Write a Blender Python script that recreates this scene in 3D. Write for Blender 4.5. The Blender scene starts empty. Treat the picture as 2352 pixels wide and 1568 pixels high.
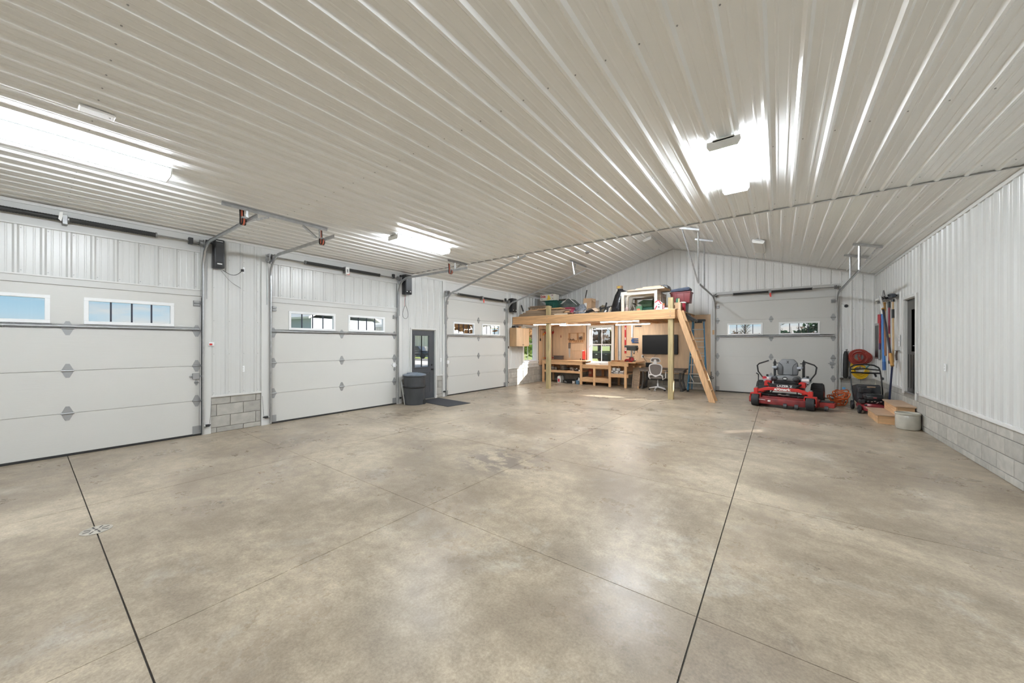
import bpy, bmesh, math, random
from math import sin, cos, pi, radians, sqrt, atan2
from mathutils import Vector, Matrix
random.seed(7)
SC = bpy.context.scene
COL = SC.collection
# ---------------------------------------------------------------- room numbers (metres)
W, DE, DF, H = 10.34, 6.39, 14.0, 3.546      # width, end of flat ceiling, far wall, eave height
RX, RZ = 5.093, 5.077                        # ridge of the vaulted end
YB = -9.6                                    # wall behind the camera
PITCH = 0.2262                               # rib spacing of the metal sheets
# ---------------------------------------------------------------- camera
cd = bpy.data.cameras.new('camera'); cam = bpy.data.objects.new('camera', cd); COL.objects.link(cam)
YAW, ROLL = 0.636251, 0.001027
fw = Vector((-sin(YAW), cos(YAW), 0.0)); rt = Vector((cos(YAW), sin(YAW), 0.0)); up = Vector((0, 0, 1))
r2 = rt*cos(ROLL)+up*sin(ROLL); u2 = up*cos(ROLL)-rt*sin(ROLL)
m4 = Matrix.Identity(4)
for i in range(3):
    m4[i][0] = r2[i]; m4[i][1] = u2[i]; m4[i][2] = -fw[i]
m4.translation = Vector((8.17608, 0, 1.62))
cam.matrix_world = m4
cd.sensor_width = 36.0; cd.lens = 36.0*827.837/2352.0; cd.shift_y = 4.138/2352.0
cd.clip_start = 0.05; cd.clip_end = 500
SC.camera = cam
# ---------------------------------------------------------------- colour management
vs = SC.view_settings
vs.view_transform = 'Standard'; vs.look = 'None'; vs.gamma = 1.0; vs.use_curve_mapping = False
vs.exposure = EXPO = 0.10
try:
    SC.cycles.use_denoising = True
    SC.cycles.max_bounces = 10; SC.cycles.diffuse_bounces = 6; SC.cycles.glossy_bounces = 4
    SC.cycles.transparent_max_bounces = 16; SC.cycles.sample_clamp_indirect = 6.0
    SC.cycles.caustics_reflective = False; SC.cycles.caustics_refractive = False
except Exception:
    pass
# ---------------------------------------------------------------- sky
wd = bpy.data.worlds.new('sky'); SC.world = wd; wd.use_nodes = True
nt = wd.node_tree; nt.nodes.clear()
def wn(t, **k):
    n = nt.nodes.new(t)
    for a, b in k.items(): setattr(n, a, b)
    return n
tc = wn('ShaderNodeTexCoord'); sp = wn('ShaderNodeSeparateXYZ'); nt.links.new(tc.outputs['Generated'], sp.inputs[0])
gr = wn('ShaderNodeValToRGB'); nt.links.new(sp.outputs['Z'], gr.inputs[0])
el = gr.color_ramp.elements
el[0].position = 0.0; el[0].color = (0.80, 0.78, 0.74, 1); el[1].position = 1.0; el[1].color = (0.10, 0.27, 0.60, 1)
e = el.new(0.05); e.color = (0.50, 0.72, 0.84, 1)
e = el.new(0.11); e.color = (0.27, 0.56, 0.76, 1)
e = el.new(0.30); e.color = (0.20, 0.46, 0.72, 1)
mp = wn('ShaderNodeMapping'); mp.inputs['Scale'].default_value = (3.2, 3.2, 17.0); nt.links.new(tc.outputs['Generated'], mp.inputs[0])
nz = wn('ShaderNodeTexNoise'); nz.inputs['Scale'].default_value = 1.5; nz.inputs['Detail'].default_value = 6; nt.links.new(mp.outputs[0], nz.inputs['Vector'])
cr = wn('ShaderNodeValToRGB'); nt.links.new(nz.outputs['Fac'], cr.inputs[0])
cr.color_ramp.elements[0].position = 0.48; cr.color_ramp.elements[0].color = (0, 0, 0, 1)
cr.color_ramp.elements[1].position = 0.66; cr.color_ramp.elements[1].color = (0.85, 0.85, 0.85, 1)
mx = wn('ShaderNodeMixRGB'); mx.inputs['Color2'].default_value = (0.92, 0.83, 0.74, 1)
nt.links.new(cr.outputs[0], mx.inputs['Fac']); nt.links.new(gr.outputs[0], mx.inputs['Color1'])
bg = wn('ShaderNodeBackground'); bg.inputs['Strength'].default_value = 0.9
nt.links.new(mx.outputs[0], bg.inputs['Color'])
wo = wn('ShaderNodeOutputWorld'); nt.links.new(bg.outputs[0], wo.inputs['Surface'])
# ---------------------------------------------------------------- sun (low, through the far wall's windows)
sd = bpy.data.lights.new('sun', 'SUN'); so = bpy.data.objects.new('sun', sd); COL.objects.link(so)
sd.energy = 22.0; sd.color = (1.0, 0.93, 0.82); sd.angle = radians(0.6)
SUN = Vector((-1.0, -1.0, -0.60)).normalized()
so.rotation_euler = SUN.to_track_quat('-Z', 'Y').to_euler(); so.location = (30, 40, 20)
LAMP_C = (0.92, 0.985, 1.05); SIDE_E = 62.0
LAMP_E = 64.0       # radiance of each lit ceiling diffuser
STRIP_E = 50.0      # radiance of the strips under the loft
# ================================================================ helpers
MATS = {}
def mat(name, col, rough=0.5, metal=0.0, var=0.0, vscale=6.0, stretch=(1, 1, 1), bump=0.0, bscale=40.0,
        spec=0.5, rnd=0.0, coat=0.0, col2=None, emit=None, estr=0.0, trans=0.0, detail=4.0, dist=0.0):
    if name in MATS: return MATS[name]
    m = bpy.data.materials.new(name); m.use_nodes = True; t = m.node_tree
    p = t.nodes['Principled BSDF']; L = t.links.new
    c = (col[0], col[1], col[2], 1)
    p.inputs['Base Color'].default_value = c; p.inputs['Roughness'].default_value = rough
    p.inputs['Metallic'].default_value = metal; p.inputs['Specular IOR Level'].default_value = spec
    p.inputs['Coat Weight'].default_value = coat; p.inputs['Coat Roughness'].default_value = 0.08
    p.inputs['Transmission Weight'].default_value = trans
    if emit:
        p.inputs['Emission Color'].default_value = (*emit, 1); p.inputs['Emission Strength'].default_value = estr
    if var or bump or rnd:
        tx = t.nodes.new('ShaderNodeTexCoord'); ma = t.nodes.new('ShaderNodeMapping'); ma.inputs['Scale'].default_value = stretch
        L(tx.outputs['Object'], ma.inputs[0])
    if var or rnd:
        if rnd:
            oi = t.nodes.new('ShaderNodeObjectInfo')
            ad = t.nodes.new('ShaderNodeVectorMath'); ad.operation = 'ADD'
            mu = t.nodes.new('ShaderNodeVectorMath'); mu.operation = 'SCALE'; mu.inputs['Scale'].default_value = 37.0
            cb = t.nodes.new('ShaderNodeCombineXYZ')
            for i in range(3): L(oi.outputs['Random'], cb.inputs[i])
            L(cb.outputs[0], mu.inputs[0]); L(mu.outputs[0], ad.inputs[0]); L(ma.outputs[0], ad.inputs[1]); vec = ad.outputs[0]
        else: vec = ma.outputs[0]
        n = t.nodes.new('ShaderNodeTexNoise'); n.inputs['Scale'].default_value = vscale; n.inputs['Detail'].default_value = detail
        n.inputs['Distortion'].default_value = dist
        L(vec, n.inputs['Vector'])
        r = t.nodes.new('ShaderNodeValToRGB'); L(n.outputs['Fac'], r.inputs[0])
        k0, k1 = 1-var, 1+var
        a = col2 if col2 else tuple(x*k0 for x in col); b = tuple(min(1, x*k1) for x in col)
        r.color_ramp.elements[0].position = 0.34; r.color_ramp.elements[0].color = (*a, 1)
        r.color_ramp.elements[1].position = 0.66; r.color_ramp.elements[1].color = (*b, 1)
        out = r.outputs[0]
        if rnd:
            hs = t.nodes.new('ShaderNodeHueSaturation')
            mr = t.nodes.new('ShaderNodeMapRange'); mr.inputs['To Min'].default_value = 1-rnd; mr.inputs['To Max'].default_value = 1+rnd
            L(oi.outputs['Random'], mr.inputs['Value']); L(mr.outputs[0], hs.inputs['Value']); L(out, hs.inputs['Color']); out = hs.outputs[0]
        L(out, p.inputs['Base Color'])
    if bump:
        n2 = t.nodes.new('ShaderNodeTexNoise'); n2.inputs['Scale'].default_value = bscale; n2.inputs['Detail'].default_value = 3
        L(ma.outputs[0], n2.inputs['Vector'])
        b = t.nodes.new('ShaderNodeBump'); b.inputs['Strength'].default_value = bump; b.inputs['Distance'].default_value = 0.01
        L(n2.outputs['Fac'], b.inputs['Height']); L(b.outputs[0], p.inputs['Normal'])
    MATS[name] = m
    return m

class MB:
    """collects shapes and links them as one mesh object"""
    def __init__(s): s.v = []; s.f = []
    def add(s, vs, fs, M=None):
        o = len(s.v)
        s.v += [tuple(M @ Vector(p)) if M is not None else tuple(p) for p in vs]
        s.f += [tuple(o+i for i in f) for f in fs]; return s
    def box(s, x0, x1, y0, y1, z0, z1, M=None):
        v = [(x0,y0,z0),(x1,y0,z0),(x1,y1,z0),(x0,y1,z0),(x0,y0,z1),(x1,y0,z1),(x1,y1,z1),(x0,y1,z1)]
        return s.add(v, [(3,2,1,0),(4,5,6,7),(0,1,5,4),(1,2,6,5),(2,3,7,6),(3,0,4,7)], M)
    def bar(s, a, b, w, h, upv=(0,0,1), twist=0):
        """rectangular bar from a to b; w across, h along 'up'"""
        a, b = Vector(a), Vector(b); d = (b-a).normalized(); u = Vector(upv)
        x = d.cross(u)
        if x.length < 1e-4: x = d.cross(Vector((1, 0, 0)))
        x.normalize(); z = x.cross(d).normalized()
        v = []
        for p in (a, b):
            for i, j in ((-1,-1),(1,-1),(1,1),(-1,1)): v.append(p + x*(w/2*i) + z*(h/2*j))
        return s.add(v, [(0,1,2,3),(7,6,5,4),(0,4,5,1),(1,5,6,2),(2,6,7,3),(3,7,4,0)])
    def tube(s, pts, r, n=8, closed=False, cap=True):
        pts = [Vector(p) for p in pts]; N = len(pts)
        rr = r if isinstance(r, (list, tuple)) else [r]*N
        fr = None; o = len(s.v); rings = 0
        for i, p in enumerate(pts):
            if closed: d = pts[(i+1) % N]-pts[i-1]
            else: d = pts[min(i+1, N-1)]-pts[max(i-1, 0)]
            d.normalize()
            if fr is None:
                fr = d.orthogonal().normalized()
            else:
                fr = (fr - d*fr.dot(d))
                fr = fr.normalized() if fr.length > 1e-6 else d.orthogonal().normalized()
            b = d.cross(fr)
            for k in range(n):
                a = 2*pi*k/n; s.v.append(tuple(p + fr*(rr[i]*cos(a)) + b*(rr[i]*sin(a))))
            rings += 1
        for i in range(N if closed else N-1):
            j = (i+1) % N
            for k in range(n):
                k2 = (k+1) % n
                s.f.append((o+i*n+k, o+i*n+k2, o+j*n+k2, o+j*n+k))
        if cap and not closed:
            s.f.append(tuple(o+k for k in reversed(range(n)))); s.f.append(tuple(o+(N-1)*n+k for k in range(n)))
        return s
    def cyl(s, a, b, r, n=12, r2=None): return s.tube([a, b], [r, r if r2 is None else r2], n)
    def lathe(s, c, prof, n=20, axis='z', M=None, sx=1, sy=1):
        """prof: (radius, height) pairs, revolved about an axis through c"""
        o = []; f = []
        for r, h in prof:
            for k in range(n):
                a = 2*pi*k/n; x, y = r*cos(a)*sx, r*sin(a)*sy
                q = {'z': (x, y, h), 'x': (h, x, y), 'y': (x, h, y)}[axis]
                o.append((c[0]+q[0], c[1]+q[1], c[2]+q[2]))
        P = len(prof)
        for i in range(P-1):
            for k in range(n):
                k2 = (k+1) % n; g = (i*n+k, i*n+k2, (i+1)*n+k2, (i+1)*n+k)
                f.append(g if axis != 'y' else g[::-1])
        a, b = tuple(range(n-1, -1, -1)), tuple((P-1)*n+k for k in range(n))
        f.append(a if axis != 'y' else a[::-1]); f.append(b if axis != 'y' else b[::-1])
        return s.add(o, f, M)
    def prism(s, poly, h0, h1, axis='z', M=None):
        """2-D polygon extruded along an axis; x: (y,z), y: (x,z), z: (x,y)"""
        P = len(poly); v = []
        for h in (h0, h1):
            for a, b in poly: v.append({'z': (a, b, h), 'y': (a, h, b), 'x': (h, a, b)}[axis])
        f = [tuple(reversed(range(P))), tuple(range(P, 2*P))]
        for i in range(P): j = (i+1) % P; f.append((i, j, P+j, P+i))
        return s.add(v, f, M)
    def ball(s, c, r, n=10, M=None):
        r = r if isinstance(r, (tuple, list)) else (r, r, r); v = [(c[0], c[1], c[2]-r[2])]; f = []; m = n//2
        for i in range(1, m):
            t = pi*i/m
            for k in range(n):
                a = 2*pi*k/n; v.append((c[0]+r[0]*sin(t)*cos(a), c[1]+r[1]*sin(t)*sin(a), c[2]-r[2]*cos(t)))
        v.append((c[0], c[1], c[2]+r[2])); last = len(v)-1
        for k in range(n):
            k2 = (k+1) % n; f.append((0, 1+k2, 1+k)); f.append((last, 1+(m-2)*n+k, 1+(m-2)*n+k2))
            for i in range(m-2): f.append((1+i*n+k, 1+i*n+k2, 1+(i+1)*n+k2, 1+(i+1)*n+k))
        return s.add(v, f, M)
    def build(s, name, material, parent=None, bevel=0.0, smooth=True, seg=1, ang=35):
        me = bpy.data.meshes.new(name); me.from_pydata(s.v, [], s.f)
        bm = bmesh.new(); bm.from_mesh(me); bmesh.ops.recalc_face_normals(bm, faces=bm.faces)
        if bevel > 0:
            es = [e_ for e_ in bm.edges if len(e_.link_faces) == 2 and e_.calc_face_angle(0) > 0.6]
            bmesh.ops.bevel(bm, geom=es, offset=bevel, segments=seg, affect='EDGES', profile=0.5, clamp_overlap=True)
        bm.to_mesh(me); bm.free()
        me.materials.append(material)
        if smooth:
            me.shade_smooth()
            try: me.set_sharp_from_angle(angle=radians(ang))
            except Exception: pass
        o = bpy.data.objects.new(name, me); COL.objects.link(o)
        if parent is not None: o.parent = parent
        return o
    def raw(s, name, material, parent=None):
        """open sheets: no normal recalculation"""
        me = bpy.data.meshes.new(name); me.from_pydata(s.v, [], s.f); me.materials.append(material)
        o = bpy.data.objects.new(name, me); COL.objects.link(o)
        if parent is not None: o.parent = parent
        return o

def thing(name, label, cat, loc=(0, 0, 0), rz=0.0, group=None, kind=None):
    o = bpy.data.objects.new(name, None); COL.objects.link(o); o.empty_display_size = 0.1
    o.location = loc; o.rotation_euler = (0, 0, rz)
    o['label'] = label; o['category'] = cat
    if group: o['group'] = group
    if kind: o['kind'] = kind
    return o
def tag(o, label, cat, group=None, kind=None):
    o['label'] = label; o['category'] = cat
    if group: o['group'] = group
    if kind: o['kind'] = kind
    return o
def dup(o, parent=None, loc=None, rz=None):
    c = o.copy(); COL.objects.link(c)
    if parent is not None: c.parent = parent
    if loc is not None: c.location = loc
    if rz is not None: c.rotation_euler = (0, 0, rz)
    return c
def copy_tree(o, label, loc=None, rz=None, parent=None, scale=None):
    c = o.copy(); COL.objects.link(c)
    if parent is not None: c.parent = parent
    else:
        c['label'] = label
        if loc is not None: c.location = loc
        if rz is not None: c.rotation_euler = (0, 0, rz)
        if scale is not None: c.scale = scale
    for ch in [x for x in o.children]: copy_tree(ch, None, parent=c)
    return c
def writing(txt, size, material, name, parent, M, extrude=0.0008, bold=0.0, width=None):
    cu = bpy.data.curves.new(name, 'FONT'); cu.body = txt; cu.size = size; cu.extrude = extrude; cu.offset = bold
    cu.align_x = 'CENTER'; cu.align_y = 'CENTER'; cu.resolution_u = 3
    t = bpy.data.objects.new(name, cu); COL.objects.link(t)
    dg = bpy.context.evaluated_depsgraph_get(); me = bpy.data.meshes.new_from_object(t.evaluated_get(dg))
    bpy.data.objects.remove(t); bpy.data.curves.remove(cu)
    if width:
        xs = [v.co.x for v in me.vertices]; k = width/(max(xs)-min(xs))
        for v in me.vertices: v.co.x *= k
    me.transform(M); me.materials.clear(); me.materials.append(material)
    o = bpy.data.objects.new(name, me); COL.objects.link(o)
    if parent is not None: o.parent = parent
    return o
def FRONT(x, y, z, rx=90, rz=0):   # text plane facing -y at a point
    return Matrix.Translation((x, y, z)) @ Matrix.Rotation(radians(rz), 4, 'Z') @ Matrix.Rotation(radians(rx), 4, 'X')
def arc(cx, cz, r, a0, a1, n, y=0.0, plane='xz'):
    out = []
    for i in range(n+1):
        a = radians(a0+(a1-a0)*i/n); p, q = cx+r*cos(a), cz+r*sin(a)
        out.append({'xz': (p, y, q), 'yz': (y, p, q), 'xy': (p, q, y)}[plane])
    return out
# ---------------------------------------------------------------- materials
far_metal_brightened = mat('white_gable_steel_brightened', (0.82, 0.825, 0.815), 0.30, spec=0.5, bump=0.03, bscale=9)  # gable light painted in: same white steel with a raised base colour
white_metal_dimmed = mat('white_steel_dimmed', (0.62, 0.625, 0.612), 0.27, spec=0.5, bump=0.03, bscale=9)  # same steel on the side walls, base colour lowered against strong lamp light
ceil_metal_brightened = mat('white_ceiling_steel_brightened', (0.92, 0.935, 0.935), 0.25, spec=0.6, bump=0.03, bscale=9)  # same steel again, missing ceiling light made up by a paler base
trim_white = mat('white_trim', (0.66, 0.66, 0.645), 0.35)
door_white = mat('white_door_skin', (0.62, 0.615, 0.59), 0.38, bump=0.16, bscale=26, stretch=(0.12, 1, 6.0))
board_white = mat('white_header_board', (0.60, 0.60, 0.585), 0.42)
vinyl_white = mat('white_vinyl', (0.86, 0.87, 0.88), 0.3)
steel = mat('galvanised_steel', (0.50, 0.51, 0.52), 0.34, 0.85, var=0.10, vscale=14)
steel_dark = mat('dull_steel', (0.30, 0.30, 0.30), 0.42, 0.8, var=0.12, vscale=18)
zinc = mat('zinc_plate', (0.36, 0.365, 0.37), 0.42, 0.45)
black_plastic = mat('black_plastic', (0.022, 0.023, 0.025), 0.38, var=0.15, vscale=9)
rubber = mat('black_rubber', (0.018, 0.018, 0.018), 0.62, var=0.2, vscale=25)
red_plastic = mat('red_plastic', (0.55, 0.04, 0.035), 0.4)
red_tag = mat('red_tag', (0.75, 0.06, 0.04), 0.55)
foam_black = mat('black_spring', (0.02, 0.02, 0.02), 0.5, bump=0.6, bscale=60)
cmu = mat('concrete_block', (0.41, 0.395, 0.36), 0.85, var=0.10, vscale=9, rnd=0.11, bump=0.35, bscale=120)
mortar = mat('mortar', (0.27, 0.255, 0.225), 0.9, var=0.12, vscale=30)
pine_x = mat('pine_grain_x', (0.62, 0.385, 0.205), 0.55, var=0.16, vscale=7, stretch=(0.45, 6, 6), rnd=0.09, dist=0.6)
pine_y = mat('pine_grain_y', (0.62, 0.385, 0.205), 0.55, var=0.16, vscale=7, stretch=(6, 0.45, 6), rnd=0.09, dist=0.6)
pine_z = mat('pine_grain_z', (0.62, 0.385, 0.205), 0.55, var=0.16, vscale=7, stretch=(6, 6, 0.45), rnd=0.09, dist=0.6)
treated_z = mat('treated_pine_z', (0.42, 0.335, 0.175), 0.6, var=0.20, vscale=6, stretch=(6, 6, 0.35), rnd=0.06, dist=0.8)
beam_x = mat('fir_beam_x', (0.60, 0.355, 0.175), 0.55, var=0.17, vscale=5, stretch=(0.3, 5, 5), rnd=0.06, dist=0.9)
plywood = mat('plywood', (0.73, 0.545, 0.365), 0.5, var=0.09, vscale=2.2, stretch=(3.0, 3.0, 0.5), rnd=0.03, dist=0.8)
lumber_old = mat('weathered_lumber', (0.34, 0.245, 0.165), 0.7, var=0.25, vscale=6, stretch=(0.4, 6, 6), rnd=0.25, dist=0.5)
cardboard = mat('cardboard', (0.47, 0.31, 0.185), 0.75, var=0.07, vscale=8, rnd=0.05)
print_red = mat('red_print', (0.50, 0.03, 0.05), 0.6)
print_white = mat('white_print', (0.85, 0.85, 0.83), 0.5)
print_black = mat('black_print', (0.03, 0.03, 0.03), 0.6)
def glass_mat(name, tint=(0.97, 0.985, 1.0), refl=0.04):
    m = bpy.data.materials.new(name); m.use_nodes = True; t = m.node_tree; t.nodes.clear()
    tr = t.nodes.new('ShaderNodeBsdfTransparent'); tr.inputs[0].default_value = (*tint, 1)
    gl = t.nodes.new('ShaderNodeBsdfGlossy'); gl.inputs['Roughness'].default_value = 0.02
    mi = t.nodes.new('ShaderNodeMixShader'); mi.inputs[0].default_value = refl
    o = t.nodes.new('ShaderNodeOutputMaterial')
    t.links.new(tr.outputs[0], mi.inputs[1]); t.links.new(gl.outputs[0], mi.inputs[2]); t.links.new(mi.outputs[0], o.inputs['Surface'])
    return m
glass = glass_mat('window_glass')
# ================================================================ floor: saw-cut slabs with recessed joints
def concrete():
    m = bpy.data.materials.new('polished_concrete'); m.use_nodes = True; t = m.node_tree; L = t.links.new
    p = t.nodes['Principled BSDF']
    tx = t.nodes.new('ShaderNodeTexCoord')
    def noise(scale, detail, st=(1, 1, 1), rough=0.55, dist=0.0):
        ma = t.nodes.new('ShaderNodeMapping'); ma.inputs['Scale'].default_value = st; L(tx.outputs['Object'], ma.inputs[0])
        n = t.nodes.new('ShaderNodeTexNoise'); n.inputs['Scale'].default_value = scale; n.inputs['Detail'].default_value = detail
        n.inputs['Roughness'].default_value = rough; n.inputs['Distortion'].default_value = dist
        L(ma.outputs[0], n.inputs['Vector']); return n.outputs['Fac']
    def ramp(src, p0, c0, p1, c1):
        r = t.nodes.new('ShaderNodeValToRGB'); L(src, r.inputs[0])
        r.color_ramp.elements[0].position = p0; r.color_ramp.elements[0].color = (*c0, 1)
        r.color_ramp.elements[1].position = p1; r.color_ramp.elements[1].color = (*c1, 1); return r
    def mix(kind, fac, a, b):
        x = t.nodes.new('ShaderNodeMixRGB'); x.blend_type = kind
        if isinstance(fac, float): x.inputs[0].default_value = fac
        else: L(fac, x.inputs[0])
        L(a, x.inputs[1]); L(b, x.inputs[2]); return x.outputs[0]
    base = ramp(noise(0.6, 8, rough=0.68, dist=0.5), 0.38, (0.281, 0.231, 0.175), 0.62, (0.463, 0.393, 0.301))
    fine = ramp(noise(7.5, 10, rough=0.78), 0.30, (0.66, 0.65, 0.64), 0.70, (1.2, 1.2, 1.18))
    c = mix('MULTIPLY', 1.0, base.outputs[0], fine.outputs[0])
    pale = ramp(noise(1.1, 9, rough=0.74, dist=0.4), 0.56, (0, 0, 0), 0.74, (0.75, 0.75, 0.75))
    pc = t.nodes.new('ShaderNodeRGB'); pc.outputs[0].default_value = (0.54, 0.51, 0.45, 1)
    c = mix('MIX', pale.outputs[0], c, pc.outputs[0])
    dark = ramp(noise(0.85, 5, (1, 1.5, 1), 0.56, 0.2), 0.46, (0, 0, 0), 0.74, (0.85, 0.85, 0.85))
    dc = t.nodes.new('ShaderNodeRGB'); dc.outputs[0].default_value = (0.208, 0.165, 0.123, 1)
    c = mix('MIX', dark.outputs[0], c, dc.outputs[0])
    spk = ramp(noise(60, 3, rough=0.7), 0.35, (0.90, 0.90, 0.90), 0.65, (1.07, 1.07, 1.07))
    c = mix('MULTIPLY', 1.0, c, spk.outputs[0])
    # stains with their own outlines: rust flecks, dirty marks, oil by the bin
    geo = t.nodes.new('ShaderNodeNewGeometry')
    for (sx, sy, rad, col, lo) in ((8.42, 3.38, 0.16, (0.06, 0.045, 0.03), 0.54), (3.68, 1.22, 0.13, (0.08, 0.07, 0.06), 0.54),
                                   (1.5, 5.2, 0.75, (0.12, 0.09, 0.06), 0.50), (5.1, 3.9, 0.8, (0.16, 0.135, 0.12), 0.44),
                                   (4.3, 7.9, 0.6, (0.13, 0.10, 0.08), 0.50), (3.35, 4.38, 0.15, (0.08, 0.07, 0.06), 0.55)):
        d = t.nodes.new('ShaderNodeVectorMath'); d.operation = 'DISTANCE'; L(geo.outputs['Position'], d.inputs[0]); d.inputs[1].default_value = (sx, sy, 0)
        mr = t.nodes.new('ShaderNodeMapRange'); mr.inputs['From Min'].default_value = rad; mr.inputs['From Max'].default_value = rad*0.35
        mr.inputs['To Min'].default_value = 0; mr.inputs['To Max'].default_value = 0.8; L(d.outputs['Value'], mr.inputs['Value'])
        nn = ramp(noise(14 if rad < 0.3 else 3.5, 5, (1, 1.6, 1), 0.7), lo, (0, 0, 0), lo+0.10, (1, 1, 1))
        mm = t.nodes.new('ShaderNodeMath'); mm.operation = 'MULTIPLY'; L(mr.outputs[0], mm.inputs[0]); L(nn.outputs[0], mm.inputs[1])
        sc = t.nodes.new('ShaderNodeRGB'); sc.outputs[0].default_value = (*col, 1)
        c = mix('MIX', mm.outputs[0], c, sc.outputs[0])
    L(c, p.inputs['Base Color'])
    rr = t.nodes.new('ShaderNodeMapRange'); L(noise(1.3, 7, rough=0.7), rr.inputs['Value'])
    rr.inputs['From Min'].default_value = 0.35; rr.inputs['From Max'].default_value = 0.7
    rr.inputs['To Min'].default_value = 0.25; rr.inputs['To Max'].default_value = 0.42
    L(rr.outputs[0], p.inputs['Roughness']); p.inputs['Specular IOR Level'].default_value = 0.24
    b = t.nodes.new('ShaderNodeBump'); b.inputs['Strength'].default_value = 0.05; b.inputs['Distance'].default_value = 0.01
    L(noise(3.0, 6, rough=0.6), b.inputs['Height']); L(b.outputs[0], p.inputs['Normal'])
    return m
conc = concrete()
joint_dark = mat('joint_filler', (0.045, 0.038, 0.03), 0.9)
fl = MB().box(-0.35, W+0.3, YB-0.3, DF+0.3, -0.30, -0.012).build('floor', joint_dark); tag(fl, 'polished grey brown concrete floor cut into large slabs', 'floor', kind='structure')
xj = [-0.10, 2.65, 5.37, 7.79, W+0.1]; yj = [YB-0.1, -7.79, -5.75, -3.71, -1.67, 0.37, 2.37, 4.42, 6.46, 8.5, 10.52, 12.55, DF+0.1]
def half(k, arr): return 0.0042 if (arr is xj and k == 3) or (arr is yj and k == 5) else 0.0026
for i in range(len(xj)-1):
    for j in range(len(yj)-1):
        b = MB().box(xj[i]+half(i, xj), xj[i+1]-half(i+1, xj), yj[j]+half(j, yj), yj[j+1]-half(j+1, yj), -0.10, 0.0)
        b.build('slab', conc, fl, smooth=False)
# ================================================================ walls
def rects(u0, u1, top, holes):
    """wall area u0..u1, 0..top minus rectangular holes (sorted in u)"""
    out = []; u = u0
    for a, b, c, d in holes:
        if a > u: out.append((u, a, 0, top))
        if c > 0: out.append((a, b, 0, c))
        if d < top: out.append((a, b, d, top))
        u = b
    if u < u1: out.append((u, u1, 0, top))
    return out
def rib_profile(u0, u1, ph):
    """breakpoints (u, height) of the ribbed sheet between u0 and u1"""
    k0 = int(math.floor((u0-ph)/PITCH))-1; k1 = int(math.ceil((u1-ph)/PITCH))+1
    pts = []
    for k in range(k0, k1+1):
        c = ph+k*PITCH
        pts += [(c-0.030, 0), (c-0.010, 0.019), (c+0.010, 0.019), (c+0.030, 0)]
        for q in (0.075, 0.150):
            pts += [(c+q-0.011, 0), (c+q-0.005, 0.0022), (c+q+0.005, 0.0022), (c+q+0.011, 0)]
    res = []
    def at(u):
        for (a, ha), (b, hb) in zip(pts, pts[1:]):
            if a <= u <= b: return ha+(hb-ha)*((u-a)/(b-a) if b > a else 0)
        return 0
    res.append((u0, at(u0))); res += [p for p in pts if u0 < p[0] < u1]; res.append((u1, at(u1)))
    return res
def sheets(parent, place, u0, u1, v0, v1, ph=0.0, m=None, wide=4, name='metal_panel'):
    """ribbed sheets between u0..u1; place(u, v, h) gives the point; v0/v1 numbers or functions of u"""
    f0 = v0 if callable(v0) else (lambda u: v0); f1 = v1 if callable(v1) else (lambda u: v1)
    step = PITCH*wide; k = math.floor((u0-ph)/step); a = u0
    while a < u1-1e-4:
        b = min(u1, ph+(k+1)*step); k += 1
        if b-a < 0.012: continue
        pr = rib_profile(a, b, ph); q = MB(); n = len(pr)
        q.v = [tuple(place(u, f0(u), hh)) for u, hh in pr]+[tuple(place(u, f1(u), hh)) for u, hh in pr]
        q.f = [(i, i+1, n+i+1, n+i) for i in range(n-1)]
        q.raw(name, m or white_metal_dimmed, parent); a = b
SCREW = None
def screws(parent, place, u0, u1, vv, ph, off=0.042):
    """one part: the hexagon screw heads of a wall"""
    q = MB(); k = math.ceil((u0-ph-off)/PITCH)
    while ph+k*PITCH+off < u1:
        u = ph+k*PITCH+off; k += 1
        for v in vv:
            v = v(u) if callable(v) else v
            ring = [(u+0.0065*cos(a*pi/3), v+0.0065*sin(a*pi/3)) for a in range(6)]
            o = len(q.v); q.v += [tuple(place(a, b, 0.0002)) for a, b in ring]+[tuple(place(u+(a-u)*0.75, v+(b-v)*0.75, 0.005)) for a, b in ring]
            q.f += [tuple(range(o+6, o+12))]+[(o+i, o+(i+1) % 6, o+6+(i+1) % 6, o+6+i) for i in range(6)]
    o = q.raw('screw_heads', zinc, parent); o['kind'] = 'stuff'; return o
BLK = {}
def block(parent, place, u0, u1, z0, z1):
    lu, lz = round(u1-u0, 3), round(z1-z0, 3); j = 0.004
    q = MB(); t = [(u0+j, z0+j), (u1-j, z0+j), (u1-j, z1-j), (u0+j, z1-j)]
    ins = [(u0+j+.004, z0+j+.004), (u1-j-.004, z0+j+.004), (u1-j-.004, z1-j-.004), (u0+j+.004, z1-j-.004)]
    dz = random.uniform(-0.0012, 0.0012)
    q.v = [tuple(place(a, b, -0.012)) for a, b in t]+[tuple(place(a, b, 0.0+dz)) for a, b in t]+[tuple(place(a, b, 0.003+dz)) for a, b in ins]
    q.f = [(0,1,5,4),(1,2,6,5),(2,3,7,6),(3,0,4,7),(4,5,9,8),(5,6,10,9),(6,7,11,10),(7,4,8,11),(8,9,10,11),(3,2,1,0)]
    o = q.build('block', cmu, parent, smooth=False); return o
def blocks(parent, place, u0, u1, courses, ph):
    for n, (z0, z1) in enumerate(courses):
        off = ph+(0.203 if n % 2 else 0.0)
        k = math.floor((u0-off)/0.406); 
        while True:
            a, b = off+k*0.406, off+(k+1)*0.406; k += 1
            if a >= u1-1e-3: break
            a, b = max(a, u0), min(b, u1)
            if b-a > 0.03: block(parent, place, a, b, z0, z1)
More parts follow.
